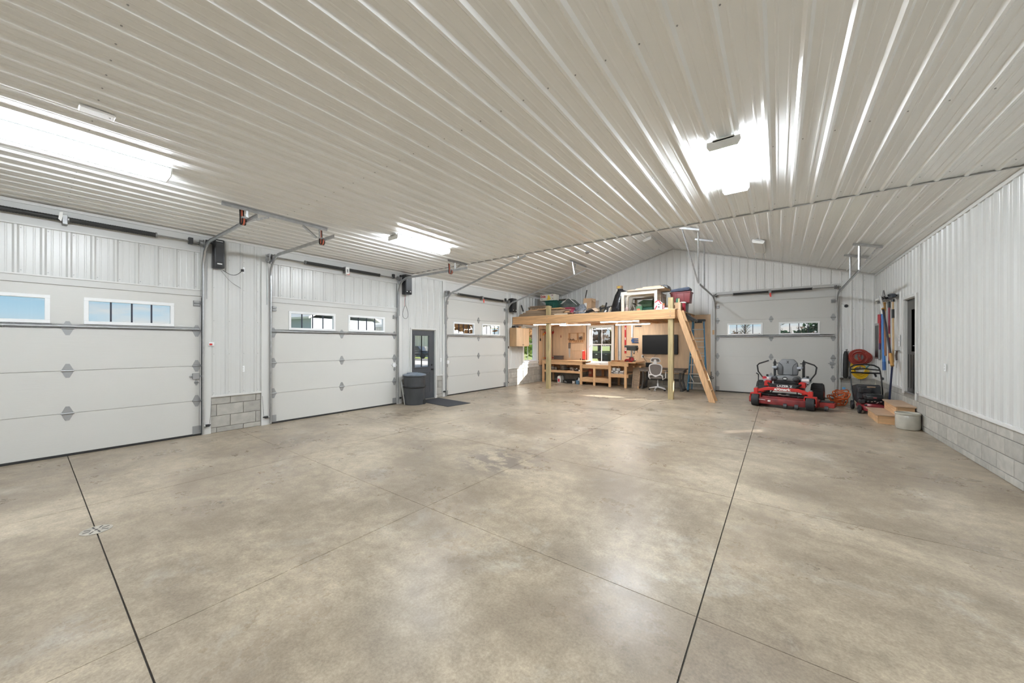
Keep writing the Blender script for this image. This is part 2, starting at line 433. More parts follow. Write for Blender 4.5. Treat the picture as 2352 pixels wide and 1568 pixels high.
def boxpart(parent, name, m, x0, x1, y0, y1, z0, z1, bevel=0.002):
    return MB().box(x0, x1, y0, y1, z0, z1).build(name, m, parent, bevel)
COURSES = [(0.0, 0.093), (0.093, 0.301), (0.301, 0.508), (0.508, 0.655)]
TB = 0.655     # lower edge of the sheets
shell = mat('wall_core', (0.72, 0.72, 0.70), 0.7)
# ---- left wall -----------------------------------------------------------------------------
LH = [(-1.12, 1.865, 0, 2.44), (2.915, 5.90, 0, 2.44), (6.375, 7.235, 0, 2.0), (7.63, 10.69, 0, 2.99), (11.86, 12.80, 0.88, 2.31)]
q = MB()
for a, b, c, d in rects(YB, DF, H+0.02, LH): q.box(-0.20, -0.0125, a, b, c-0.02, d)
wl = q.build('wall_left', mortar, smooth=False); tag(wl, 'long white ribbed metal wall with the three overhead doors over grey block', 'wall', kind='structure')
PL = lambda u, v, h: (h, u, v)
for a, b in ((1.985, 2.765), (6.04, 6.33), (7.285, 7.51), (10.80, DF)):
    if a < 10: sheets(wl, PL, a, b, TB, H-0.03, ph=1.99)
    screws(wl, PL, a+0.02, b-0.02, (0.72, 1.42, 2.02, 2.62, 3.15), 1.99)
sheets(wl, PL, 6.33, 7.285, 2.04, H-0.03, ph=1.99); screws(wl, PL, 6.35, 7.27, (2.10, 2.62, 3.15), 1.99)
sheets(wl, PL, 10.80, 11.745, TB, H-0.03, ph=1.99); sheets(wl, PL, 12.97, DF, 2.62, H-0.03, ph=1.99)
sheets(wl, PL, 11.745, 12.97, 2.42, H-0.03, ph=1.99); sheets(wl, PL, 11.745, 12.97, TB, 0.80, ph=1.99)
boxpart(wl, 'plywood_panel', plywood, 0.0, 0.014, 12.97, DF, 0.70, 2.62)
for a, b in ((1.985, 2.765), (7.27, 7.51), (10.80, DF), (5.99, 6.33)): blocks(wl, PL, a, b, COURSES, 0.04)
for a, b in ((1.985, 2.765), (7.285, 7.51), (10.80, 12.97), (6.04, 6.33)): boxpart(wl, 'base_trim', trim_white, 0.0, 0.026, a, b, TB-0.012, TB+0.022)
MB().prism([(0, 0), (0.022, 0), (0.022, 0.05), (0.004, 0.05), (0.004, 0.008), (0, 0.008)], -1.3, DF, 'y', Matrix.Translation((0, 0, H-0.055))).build('top_trim', trim_white, wl)
# flat white bands and ribbed infill over the low doors, header board over the tall one
for a, b in ((-1.30, 1.985), (2.765, 6.04)):
    boxpart(wl, 'header_board', board_white, -0.012, 0.004, a, b, 3.215, H-0.03)
    boxpart(wl, 'door_stop_board', board_white, -0.012, 0.006, a, b, 2.44, 2.545)
    sheets(wl, lambda u, v, h: (h-0.012, u, v), a+0.13, b-0.14, 2.545, 3.22, ph=a+0.10)
    screws(wl, lambda u, v, h: (h-0.012, u, v), a+0.15, b-0.16, (2.60, 3.17), a+0.10)
    for z in (2.535, 3.205): boxpart(wl, 'channel_trim', trim_white, -0.012, 0.020, a+0.11, b-0.12, z, z+0.022)
    boxpart(wl, 'channel_trim', trim_white, -0.012, 0.020, b-0.14, b-0.12, 2.545, 3.215)
boxpart(wl, 'header_board', board_white, -0.012, 0.004, 7.51, 10.80, 2.99, H-0.03)
for a, b, z in ((1.865, 1.985, 3.22), (2.765, 2.915, 3.22), (5.90, 6.04, 3.22), (7.51, 7.63, H-.03), (10.69, 10.80, H-.03)):
    boxpart(wl, 'jamb_trim', trim_white, -0.03, 0.028, a, b, 0.0, z)
for a in (-1.24,): boxpart(wl, 'jamb_trim', trim_white, -0.03, 0.028, a, a+0.12, 0.0, 3.22)
# ---- far wall ------------------------------------------------------------------------------
def gable(x): return H+(RZ-H)*(x/RX if x <= RX else (W-x)/(W-RX))
FH = [(1.85, 2.81, 0.83, 2.31), (6.455, 9.525, 0, 2.99)]
q = MB()
for a, b, c, d in rects(0, W, H, FH): q.box(a, b, DF+0.0125, DF+0.20, c-0.02, d)
q.prism([(0, H), (W, H), (RX, RZ)], DF+0.0125, DF+0.20, 'y')
wf = q.build('wall_far', mortar, smooth=False); tag(wf, 'white ribbed gable wall with the plywood workshop lining and block base', 'wall', kind='structure')
PF = lambda u, v, h: (u, DF-h, v)
PHF = RX+0.004
sheets(wf, PF, 0, 6.31, 2.62, lambda u: gable(u)-0.02, PHF, far_metal_brightened); sheets(wf, PF, 6.31, 6.35, 0.655, lambda u: gable(u)-0.02, PHF, far_metal_brightened)
sheets(wf, PF, 6.35, 9.62, 3.345, lambda u: gable(u)-0.02, PHF, far_metal_brightened); sheets(wf, PF, 9.62, W, TB, lambda u: gable(u)-0.02, PHF, far_metal_brightened)
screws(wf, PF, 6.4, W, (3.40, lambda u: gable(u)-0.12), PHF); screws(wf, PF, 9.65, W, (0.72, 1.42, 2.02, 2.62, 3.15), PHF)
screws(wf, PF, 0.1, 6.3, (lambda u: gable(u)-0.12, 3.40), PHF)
for a, b in ((0, 1.71), (2.95, 3.92), (3.92, 5.14), (5.14, 6.31)):
    boxpart(wf, 'plywood_panel', plywood, a+0.001, b-0.001, DF-0.016, DF, 0.52, 2.62, 0.001)
boxpart(wf, 'plywood_panel', plywood, 1.71, 2.95, DF-0.016, DF, 0.52, 0.80, 0.001); boxpart(wf, 'plywood_panel', plywood, 1.71, 2.95, DF-0.016, DF, 2.41, 2.62, 0.001)
blocks(wf, PF, 0, 6.345, COURSES[:3], 0.1); blocks(wf, PF, 9.62, W, COURSES, 0.1)
boxpart(wf, 'base_trim', trim_white, 9.62, W, DF-0.026, DF, TB-0.012, TB+0.022)
boxpart(wf, 'header_board', board_white, 6.345, 9.62, DF-0.004, DF+0.012, 2.99, 3.345)
boxpart(wf, 'channel_trim', trim_white, 6.345, 9.62, DF-0.02, DF, 3.335, 3.357)
for a, b in ((6.345, 6.455), (9.525, 9.62)): boxpart(wf, 'jamb_trim', trim_white, a, b, DF-0.028, DF+0.03, 0.0, 3.345)
for x0, x1 in ((0, RX), (RX, W)):
    z0, z1 = gable(x0), gable(x1)
    MB().prism([(x0, z0-0.05), (x1, z1-0.05), (x1, z1-0.008), (x0, z0-0.008)], DF-0.024, DF, 'y').build('rake_trim', trim_white, wf)
boxpart(wf, 'corner_trim', trim_white, W-0.022, W, DF-0.022, DF, TB, H-0.04)
# ---- right wall ----------------------------------------------------------------------------
RHo = [(10.30, 11.12, 0.60, 2.55)]
q = MB()
for a, b, c, d in rects(YB, DF, H+0.02, RHo): q.box(W+0.0125, W+0.20, a, b, c-0.02, d)
wr = q.build('wall_right', mortar, smooth=False); tag(wr, 'white ribbed metal wall standing on four courses of grey block', 'wall', kind='structure')
PR_ = lambda u, v, h: (W-h, u, v)
sheets(wr, PR_, YB, 10.05, TB, H-0.03, ph=10.07); sheets(wr, PR_, 10.06, 10.23, TB, H-0.03, ph=10.10); sheets(wr, PR_, 11.19, DF, TB, H-0.03, ph=10.10)
sheets(wr, PR_, 10.23, 11.19, 2.61, H-0.03, ph=10.10)
screws(wr, PR_, 2.0, 10.04, (0.725, 1.42, 2.02, 2.62, 3.15), 10.07); screws(wr, PR_, 11.25, DF, (0.725, 1.42, 2.02, 2.62, 3.15), 10.10)
blocks(wr, PR_, 4.45, DF, COURSES[:1], 9.955+0.203); blocks(wr, PR_, 4.45, DF, [COURSES[1]], 9.955)
blocks(wr, PR_, 4.45, DF, [COURSES[2]], 9.955+0.203); blocks(wr, PR_, 4.45, 10.23, [COURSES[3]], 9.955); blocks(wr, PR_, 11.19, DF, [COURSES[3]], 9.955)
MB().prism([(W, TB-0.012), (W-0.030, TB-0.012), (W-0.030, TB+0.006), (W-0.024, TB+0.030), (W, TB+0.030)], YB, 10.05, 'y').build('base_trim', trim_white, wr)
MB().prism([(W, TB-0.012), (W-0.030, TB-0.012), (W-0.024, TB+0.030), (W, TB+0.030)], 11.19, DF, 'y').build('base_trim', trim_white, wr)
MB().prism([(W, H-0.055), (W-0.022, H-0.055), (W-0.022, H-0.005), (W, H-0.005)], YB, DF, 'y').build('top_trim', trim_white, wr)
boxpart(wr, 'seam_trim', trim_white, W-0.024, W, 10.02, 10.045, TB, H-0.05); boxpart(wr, 'joint_seal', rubber, W-0.012, W, 10.047, 10.058, TB, H-0.05, 0)
# ---- wall behind the camera ----------------------------------------------------------------
wb = MB().box(-0.2, W+0.2, YB-0.15, YB, -0.02, H+0.05).build('wall_back', white_metal_dimmed, smooth=False); tag(wb, 'plain white wall closing the garage behind the viewer', 'wall', kind='structure')
# ---- ceilings ------------------------------------------------------------------------------
cf = MB().box(-0.2, W+0.2, YB-0.1, DE, H+0.004, H+0.10).build('ceiling', shell, smooth=False); tag(cf, 'flat white ribbed metal ceiling over the near bays', 'ceiling', kind='structure')
PC = lambda u, v, h: (u, v, H-h)
PHC = 5.83-25*PITCH
sheets(cf, PC, 0, W, YB, DE-0.002, PHC, ceil_metal_brightened)
for y0, xa, xb in ((-1.6, 0, W), (0.35, 0, W), (2.35, 0, W), (4.35, 0, W), (6.15, 0, W)):
    screws(cf, PC, xa+0.05, xb-0.05, (y0,), PHC)
MB().prism([(DE-0.022, H-0.026), (DE+0.012, H-0.026), (DE+0.012, H+0.1), (DE+0.008, H+0.1), (DE+0.008, H-0.022), (DE-0.022, H-0.022)], 0, W, 'x').build('edge_trim', trim_white, cf)
cv = MB(); 
cv.add([(0, DE, H+.004), (RX, DE, RZ+.004), (W, DE, H+.004), (0, DF+.1, H+.004), (RX, DF+.1, RZ+.004), (W, DF+.1, H+.004),
        (-.2, DE, H+.1), (RX, DE, RZ+.12), (W+.2, DE, H+.1), (-.2, DF+.1, H+.1), (RX, DF+.1, RZ+.12), (W+.2, DF+.1, H+.1)],
       [(0, 1, 4, 3), (1, 2, 5, 4), (6, 9, 10, 7), (7, 10, 11, 8), (0, 3, 9, 6), (2, 8, 11, 5), (0, 6, 7, 1), (1, 7, 8, 2), (3, 4, 10, 9), (4, 5, 11, 10)])
cv = cv.build('ceiling_vault', shell, smooth=False); tag(cv, 'vaulted white ribbed metal ceiling rising to a ridge over the workshop end', 'ceiling', kind='structure')
sl = sqrt(RX*RX+(RZ-H)**2); sr = sqrt((W-RX)**2+(RZ-H)**2)
nl = Vector((RZ-H, 0, -RX)).normalized(); nr = Vector((-(RZ-H), 0, -(W-RX))).normalized()
PVL = lambda u, v, h: Vector((u*RX/sl, v, H+u*(RZ-H)/sl))+nl*h
PVR = lambda u, v, h: Vector((RX+u*(W-RX)/sr, v, RZ-u*(RZ-H)/sr))+nr*h
sheets(cv, PVL, 0.0, sl, DE+0.01, DF-0.005, sl-0.11-23*PITCH, ceil_metal_brightened); sheets(cv, PVR, 0.0, sr, DE+0.01, DF-0.005, 0.11, ceil_metal_brightened)
screws(cv, PVL, 0.1, sl-0.1, (7.6, 9.0, 10.4, 11.8, 13.2), sl-0.11-23*PITCH); screws(cv, PVR, 0.1, sr-0.1, (7.6, 9.0, 10.4, 11.8, 13.2), 0.11)
MB().prism([(RX-0.09, RZ-0.052), (RX, RZ-0.026), (RX+0.09, RZ-0.052), (RX, RZ-0.012)], DE, DF, 'y').build('ridge_trim', trim_white, cv)
gb = MB().prism([(0, H+.004), (W, H+.004), (RX, RZ)], DE-0.05, DE+0.004, 'y').build('wall_gable', shell, smooth=False); tag(gb, 'white gable above the end of the flat ceiling', 'wall', kind='structure')
# ================================================================ ceiling fixtures
lens_on = mat('lit_diffuser', (0.9, 0.88, 0.84), 0.4, emit=LAMP_C, estr=LAMP_E)
side_on = mat('lit_prismatic_side', (0.9, 0.9, 0.9), 0.3, emit=LAMP_C, estr=SIDE_E)
lens_off = mat('unlit_diffuser', (0.80, 0.80, 0.78), 0.35)
fix_white = mat('fixture_enamel', (0.82, 0.82, 0.80), 0.35)
def wrap_light(label, loc, L=1.25, w=0.27, lit=True, tilt=0.0, group='wraparound ceiling lights'):
    t = thing('ceiling_light', label, 'light', loc, 0, group); t.rotation_euler = (0, tilt, 0)
    MB().box(-w/2+0.045, w/2-0.045, -L/2, L/2, -0.03, 0.0).build('housing', fix_white, t, 0.004)
    prof = [(-w/2+0.028, -0.012), (-w/2, -0.045), (-w/2+0.016, -0.082), (-w/2+0.036, -0.095), (w/2-0.036, -0.095), (w/2-0.016, -0.082), (w/2, -0.045), (w/2-0.028, -0.012)]
    MB().prism([(-w/2+0.024, -0.086), (-w/2+0.036, -0.096), (w/2-0.036, -0.096), (w/2-0.024, -0.086)], -L/2+0.012, L/2-0.012, 'y').build('diffuser', lens_on if lit else lens_off, t, ang=20)
    for s in (-1, 1):
        e_ = w/2; MB().prism([(s*(e_-0.030), -0.012), (s*e_, -0.046), (s*(e_-0.016), -0.082), (s*(e_-0.026), -0.084), (s*(e_-0.040), -0.014)], -L/2+0.012, L/2-0.012, 'y').build('prismatic_side', side_on if lit else lens_off, t, ang=20)
    for s in (-1, 1):
        y = s*(L/2-0.012); MB().prism([(-w/2, -0.014), (w/2, -0.014), (w/2+0.002, -0.060), (w/2-0.020, -0.098), (-w/2+0.020, -0.098), (-w/2-0.002, -0.060)], min(y, y+s*0.012), max(y, y+s*0.012), 'y').build('end_cap', fix_white, t)
    return t
ZC = H-0.019
wrap_light('wraparound light on flat ceiling by the first overhead door', (2.745, 0.33, ZC))
wrap_light('wraparound light on flat ceiling before the second overhead door', (2.745, 4.46, ZC))
wrap_light('wraparound light hanging over the middle of the right bay', (7.765, 4.46, ZC))
wrap_light('wraparound light over the viewer', (7.765, 0.33, ZC))
for i, (x, y, w_) in enumerate(((2.745, -3.8, 'first row behind the viewer on the door side'), (7.765, -3.8, 'first row behind the viewer on the block wall side'),
                                (2.745, -7.93, 'second row behind the viewer on the door side'), (7.765, -7.93, 'second row behind the viewer on the block wall side'))):
    wrap_light('unseen wraparound light added in the '+w_, (x, y, ZC))  # unseen rows added behind the camera to spread the lamp light
al = math.atan2(RZ-H, RX); ar = math.atan2(RZ-H, W-RX)
p = PVL(sl-0.30, 12.35, 0.02); wrap_light('unlit wraparound light on vault slope left of the ridge', p, lit=False, tilt=-al)
p = PVR(2.80, 11.75, 0.02); wrap_light('unlit wraparound light on vault slope right of the ridge', p, lit=False, tilt=ar)
for y_, w_ in ((7.9, 'first'), (9.8, 'second')):  # lamps added out of sight above the ceiling edge to brighten the vault
    wrap_light('added fill light of the %s unseen pair on the ridge, door side' % w_, PVL(sl-0.30, y_, 0.02), tilt=-al)
    wrap_light('added fill light of the %s unseen pair on the ridge, block wall side' % w_, PVR(0.30, y_, 0.02), tilt=ar)
# ================================================================ overhead doors, local frame: x right, y outwards, z up (room at y < 0)
alu_white = mat('white_sash', (0.84, 0.85, 0.86), 0.35)
muntin_dark = mat('dark_muntin', (0.012, 0.016, 0.035), 0.45)
def hinge_mesh():
    q = MB()
    q.prism([(-0.055, 0.012), (-0.018, 0.10), (0.018, 0.10), (0.055, 0.012)], -0.006, 0.0, 'y')
    q.prism([(-0.055, -0.012), (0.055, -0.012), (0.018, -0.10), (-0.018, -0.10)], -0.006, 0.0, 'y')
    q.cyl((-0.062, -0.012, 0), (0.062, -0.012, 0), 0.011, 8)
    for z in (0.07, -0.07): q.cyl((0, -0.006, z), (0, -0.011, z), 0.007, 6)
    return q.build('hinge', zinc, bevel=0)
HINGE = hinge_mesh(); bpy.data.objects.remove(HINGE); HINGE_ME = bpy.data.meshes['hinge']
def roller_mesh():
    q = MB(); q.box(-0.05, 0.05, -0.012, 0, -0.05, 0.05); q.box(-0.05, 0.03, -0.05, -0.012, 0.012, 0.045); q.box(-0.05, 0.03, -0.04, -0.012, -0.040, -0.012)
    q.cyl((-0.04, -0.035, 0.0), (0.075, -0.035, 0.0), 0.010, 8); return q
rm = roller_mesh().build('roller_bracket', zinc, bevel=0.002); ROLLER_ME = rm.data; bpy.data.objects.remove(rm)
def inst(me, name, parent, loc, sx=1.0):
    o = bpy.data.objects.new(name, me); COL.objects.link(o); o.parent = parent; o.location = loc; o.scale = (sx, 1, 1); return o
def overhead_door(num, label, loc, rz, w, nsec, lockx, frames):
    """nsec sections 0.6 m tall; windows in the fourth one"""
    d = thing('door_%d' % num, label, 'garage door', loc, rz, kind='structure')
    hs = 2.99/5 if nsec == 5 else 2.44/4
    for k in range(nsec):
        z0, z1 = k*hs+(0.022 if k == 0 else 0.004), (k+1)*hs-0.003
        q = MB()
        if k == 3:
            wins = [(0.355, 1.315), (w-1.325, w-0.365)]; a, b = z0+0.10, z1-0.155 if nsec == 4 else z1-0.135
            a, b = 1.905, 2.275
            u = 0.0
            for p, r_ in wins:
                q.box(u, p, 0.0, 0.045, z0, z1); q.box(p, r_, 0.0, 0.045, z0, a); q.box(p, r_, 0.0, 0.045, b, z1); u = r_
            q.box(u, w, 0.0, 0.045, z0, z1)
            q.box(0, w, 0.014, 0.045, k*hs-0.001, k*hs+0.006); q.box(0, w, 0.014, 0.045, z1-0.002, z1+0.004); s = q.build('door_section', door_white, d, smooth=False)
            for i, (p, r_) in enumerate(wins):
                f = MB(); t = 0.036
                for (x0, x1, y0, y1) in ((p-.012, r_+.012, a-.012, a+t), (p-.012, r_+.012, b-t, b+.012), (p-.012, p+t, a+t, b-t), (r_-t, r_+.012, a+t, b-t)):
                    f.box(x0, x1, -0.014, 0.05, y0, y1)
                f.build('window_frame', alu_white, s, 0.003)
                MB().box(p+t, r_-t, 0.020, 0.024, a+t, b-t).build('pane', glass, s, smooth=False)
                m = MB(); nb = 4
                mw = (r_-p-2*t)/nb
                ks = range(1, nb) if not (num == 1 and i == 0) else (2,)
                for j in ks:
                    x = p+t+mw*j; m.box(x-0.009, x+0.009, 0.012, 0.034, a+t, b-t)
                m.build('muntin', muntin_dark if not (num == 1 and i == 0) else alu_white, s)
        else:
            q.box(0, w, 0.0, 0.012, z0, z1); q.box(0, w, 0.012, 0.045, (k*hs if k else 0.022), (k+1)*hs-0.0005); q.build('door_section', door_white, d, smooth=False)
        if k: 
            for x in frames: inst(HINGE_ME, 'hinge', d, (x, 0, k*hs))
    q = MB()      # reinforcing strut under the windows: hat section
    q.prism([(0, 1.83), (0, 1.842), (-0.030, 1.846), (-0.050, 1.852), (-0.050, 1.868), (-0.030, 1.874), (0, 1.878), (0, 1.890), (-0.004, 1.890), (-0.004, 1.880)][:8]+[(0, 1.895)], 0.02, w-0.03, 'x')
    q.build('strut', steel, d)
    MB().box(0.0, w, -0.006, 0.05, 0.0, 0.034).build('bottom_seal', rubber, d, 0.004)
    for x, sx in ((0.06, 1), (w-0.06, -1)):
        inst(ROLLER_ME, 'roller_bracket', d, (x, 0, nsec*hs-0.13), -sx)
        MB().box(x-0.055, x+0.055, -0.012, 0, 0.03, 0.17).build('bottom_bracket', zinc, d, 0.002)
    if lockx is not None:
        s = 1 if lockx > w/2 else -1
        q = MB(); q.box(lockx-0.045, lockx+0.045, -0.03, 0, 0.99, 1.09); q.box(lockx-0.08, lockx+0.08, -0.022, -0.012, 1.03, 1.05); q.cyl((lockx-s*0.08, -0.045, 1.04), (lockx-s*0.08, -0.012, 1.04), 0.010, 8)
        q.build('slide_lock', vinyl_white if num in (2, 3) else zinc, d, 0.002)
        inst(HINGE_ME, 'hinge', d, (lockx+s*0.01, 0, 0.93)).scale = (0.5, 1, 0.5)
    return d
R90 = pi/2
overhead_door(1, 'white overhead door partly cut off, two windows showing cloudy sky', (-0.012, -1.11, 0), R90, 2.965, 4, 2.89, (0.06, 1.48, 2.905))
overhead_door(2, 'white overhead door between block pier and bin, windows showing a grey building', (-0.012, 2.922, 0), R90, 2.97, 4, 2.90, (0.06, 1.48, 2.91))
overhead_door(3, 'tall white overhead door beside the workshop cabinet, autumn leaves in its windows', (-0.012, 7.64, 0), R90, 3.04, 5, 0.10, (0.06, 1.53, 2.98))
overhead_door(4, 'tall white overhead door in the far wall behind the riding mower', (6.455, DF+0.012, 0), 0, 3.07, 5, 2.98, (0.06, 1.54, 3.01))
# ---------------------------------------------------------------- torsion springs, drums, tracks
def torsion(label, loc, rz, w, z, y, s0, s1, c, tagged, left=True):
    t = thing('torsion_spring', label, 'spring', loc, rz, 'torsion spring shafts over the overhead doors')
    MB().cyl((-0.10 if left else 0.0, y, z), (w+0.09, y, z), 0.013, 8).build('shaft', steel_dark, t)
    for a, b in ((s0, c-0.03), (c+0.03, s1)):
        if b-a < 0.05: continue
        q = MB(); n = max(6, int((b-a)/0.012)); pts = [(a+(b-a)*i/n, y, z) for i in range(n+1)]
        q.tube(pts, [0.034+0.003*(i % 2) for i in range(n+1)], 10); q.build('spring', foam_black, t)
        for e_ in (a, b): MB().lathe((e_-0.012, y, z), [(0.028, 0), (0.042, 0.004), (0.042, 0.02), (0.028, 0.024)], 12, 'x').build('spring_cone', steel_dark, t)
    MB().box(c-0.025, c+0.025, y-0.03, 0.0, z-0.075, z+0.06).build('centre_bracket', steel_dark, t, 0.004)
    if tagged == 'red':
        MB().prism([(c-0.01, z-0.05), (c+0.035, z-0.045), (c+0.03, z-0.10), (c+0.042, z-0.17), (c+0.0, z-0.17), (c-0.012, z-0.11)], y-0.055, y-0.051, 'y').build('warning_tag', red_tag, t)
    elif tagged == 'both':
        o = MB().box(c-0.035, c+0.05, y-0.054, y-0.052, z-0.115, z+0.05).build('warning_tag', print_white, t); MB().box(c-0.005, c+0.06, y-0.0515, y-0.050, z-0.125, z-0.085).build('red_tag', red_tag, t)
        MB().box(c-0.01, c+0.025, y-0.0555, y-0.054, z-0.075, z+0.0).build('tag_print', steel_dark, o)
    else:
        MB().prism([(c-0.05, z+0.075), (c-0.02, z+0.085), (c-0.022, z+0.02), (c-0.034, z-0.05), (c-0.06, z-0.02)], y-0.05, y-0.046, 'y').build('warning_tag', print_white, t)
    for x, s in (((0.02, 1),) if left else ())+((w-0.02, -1),):
        MB().lathe((x-0.035, y, z), [(0.02, 0), (0.052, 0.004), (0.047, 0.012), (0.047, 0.05), (0.060, 0.056), (0.060, 0.066), (0.02, 0.07)], 14, 'x').build('cable_drum', steel_dark, t)
        q = MB(); q.box(x-s*0.075-0.004, x-s*0.075+0.004, y-0.05, 0.0, z-0.09, z+0.05); q.box(x-s*0.075-0.03, x-s*0.075+0.03, -0.006, 0.0, z-0.09, z+0.05)
        q.build('end_bracket', steel, t)
        MB().cyl((x, y+0.05, z-0.03), (x+s*0.01, -0.012, 0.10), 0.0022, 5).build('lift_cable', steel_dark, t)
    return t
torsion('black torsion spring with creased white tag above the first overhead door', (0.0, -1.11, 0), R90, 2.965, 3.36, -0.10, 0.12, 2.375, 1.45, 'white', left=False)
torsion('black torsion spring with white and red tag above the second overhead door', (0.0, 2.922, 0), R90, 2.97, 3.33, -0.10, 0.62, 2.40, 1.52, 'both')
torsion('black torsion spring with red tag above the third overhead door', (0.0, 7.64, 0), R90, 3.04, 3.16, -0.10, 0.46, 2.72, 1.60, 'red')
torsion('black torsion spring with red tag above the far overhead door', (6.455, DF, 0), 0, 3.07, 3.25, -0.10, 0.52, 2.53, 1.51, 'red')
def perf(q, a, b, s=0.03):
    q.bar(a, b, s, 0.004); q.bar(Vector(a)+Vector((0, 0, 0)), b, 0.004, s)
def holes(q, a, b, upv=(0, 0, 1), off=(0, 0, 0)):
    a, b = Vector(a)+Vector(off), Vector(b)+Vector(off); d = b-a; n = int(d.length/0.045)
    for i in range(n):
        p = a+d*((i+0.5)/n); dd = d.normalized()*0.009
        q.bar(p-dd, p+dd, 0.008, 0.008)
hole_pale = mat('hole_mark', (0.66, 0.66, 0.64), 0.6)  # pale grey for the punched slots of the angle bars
def channel(q, pts, s=0.026, side=1):
    """open C rail swept along points: three thin strips"""
    P = [Vector(p) for p in pts]
    for a, b in zip(P, P[1:]):
        q.bar(a, b, 0.052, 0.003)
        d = (b-a).normalized(); x = d.cross(Vector((0, 1, 0)))
    return q
def track(label, loc, rz, u, side, zv, rad, yend, zend, group='galvanised door tracks', wallside=True, standoff=0.05, vis=True):
    """u: position along the door, side +1 if the rail faces left; horizontal part from the bend to y = -yend at height zend"""
    t = thing('door_track', label, 'track', loc, rz, group)
    yv = -standoff
    slope = 0.0
    n = 8; pts = [(u, yv, 0.02), (u, yv, zv)]
    pts += [(u, yv-rad*(1-cos(pi/2*i/n)), zv+rad*sin(pi/2*i/n)) for i in range(1, n+1)]
    y1, z1 = pts[-1][1], pts[-1][2]
    pts.append((u, -yend, zend))
    # C section: web plus two lips
    q = MB(); cs = [(-0.026, 0.0), (0.026, 0.0), (0.026, 0.020), (0.023, 0.020), (0.023, 0.003), (-0.023, 0.003), (-0.023, 0.020), (-0.026, 0.020)]
    o = 0; N = len(pts); rings = []
    for i, p in enumerate(pts):
        a = Vector(pts[max(i-1, 0)]); b = Vector(pts[min(i+1, N-1)]); d = (b-a).normalized(); nrm = Vector((1, 0, 0)).cross(d).normalized()
        rings.append([tuple(Vector(p)+nrm*c0-Vector((side*c1, 0, 0))) for c0, c1 in cs])
    for r_ in rings: q.v += r_
    K = len(cs)
    for i in range(N-1):
        for k in range(K): q.f.append((i*K+k, i*K+(k+1) % K, (i+1)*K+(k+1) % K, (i+1)*K+k))
    q.f += [tuple(range(K)), tuple((N-1)*K+k for k in range(K))]
    q.build('rail', steel, t, ang=25)
    for z in (0.28, 0.95, 1.55, 1.95, 2.45, 2.85):
        if z > zv+0.1: continue
        b = MB(); b.box(min(u, u+side*0.07), max(u, u+side*0.07), -0.006, 0.0, z-0.035, z+0.035); b.box(min(u+side*0.0, u+side*0.004), max(u, u+side*0.004), yv-0.01, 0.0, z-0.035, z+0.035)
        b.build('track_bracket', steel, t)
    b = MB(); b.box(min(u, u+side*0.05), max(u, u+side*0.05), -0.006, 0, zv-0.55, zv+0.30); b.box(min(u+side*0.046, u+side*0.05), max(u+side*0.046, u+side*0.05), -0.045, 0.0, zv-0.55, zv+0.30); b.build('wall_angle', steel, t)
    b = MB(); b.bar((u+side*0.004, -0.02, zv+rad*0.72), (u+side*0.004, y1+0.02, z1-0.0), 0.003, 0.05); b.build('bend_plate', steel, t)
    return t
LW = (0.0, 0.0, 0.0)
track('galvanised track along the near side of the block pier', LW, R90, 1.875, 1, 2.95, 0.40, 2.52, 3.335)
track('galvanised track between block pier and second overhead door', LW, R90, 2.905, -1, 2.93, 0.40, 2.54, 3.31)
track('galvanised track beside the bin and grey entry door', LW, R90, 5.915, 1, 2.90, 0.42, 2.56, 3.305)
track('galvanised track sloping up to the vault beside the entry door', LW, R90, 7.615, -1, 2.75, 0.42, 2.99, 3.865)
track('galvanised track sloping up under the vault above the cabinet', LW, R90, 10.715, 1, 2.75, 0.42, 3.19, 3.965)
track('galvanised track on the stepladder side of the far overhead door', (0, DF, 0), 0, 6.43, -1, 2.78, 0.40, 2.94, 3.245)
track('galvanised track on the hose side of the far overhead door', (0, DF, 0), 0, 9.55, 1, 2.65, 0.42, 3.52, 3.155)
# ---------------------------------------------------------------- perforated angle hangers (world coordinates)
def angle_iron(t, name, a, b, s=0.032):
    a, b = Vector(a), Vector(b); d = (b-a).normalized(); q = MB()
    n1 = d.orthogonal().normalized() if abs(d.z) > 0.9 else Vector((0, 0, 1)); n1 = (n1-d*n1.dot(d)).normalized(); n2 = d.cross(n1)
    cs = [(0, 0), (s, 0), (s, 0.003), (0.003, 0.003), (0.003, s), (0, s)]
    for p in (a, b): q.v += [tuple(p-n1*c0+n2*c1) for c0, c1 in cs]
    q.f = [tuple(range(6)), tuple(range(11, 5, -1))]+[(i, (i+1) % 6, 6+(i+1) % 6, 6+i) for i in range(6)]
    o = q.build(name, steel, t, smooth=False)
    h = MB(); m = int((b-a).length/0.05)
    for i in range(m):
        p = a+(b-a)*((i+0.5)/m)-n1*(s*0.55)
        h.bar(p-d*0.010-n2*0.0008, p+d*0.010-n2*0.0008, 0.0016, 0.009, upv=tuple(n1))
    ho = h.build('hole_row', hole_pale, o, smooth=False); ho['kind'] = 'stuff'
    return o
def hanger(label, bars, group='perforated angle hangers'):
    t = thing('track_hanger', label, 'bracket', bars[0][0], 0, group); L0 = Vector(bars[0][0])
    for i, (a, b) in enumerate(bars): angle_iron(t, 'angle_bar', Vector(a)-L0, Vector(b)-L0, 0.045 if i == 0 else 0.030)
    return t
zc = H-0.018
hanger('long perforated angle on flat ceiling joining the first two door tracks', [((2.13, 1.58, zc), (2.13, 3.0, zc)), ((2.13, 1.86, zc-0.04), (2.13, 1.86, 3.36)), ((2.13, 2.14, zc-0.04), (2.13, 1.89, 3.37)),
       ((2.13, 2.86, zc-0.04), (2.13, 2.86, 3.33)), ((2.13, 2.62, zc-0.04), (2.13, 2.83, 3.34))])
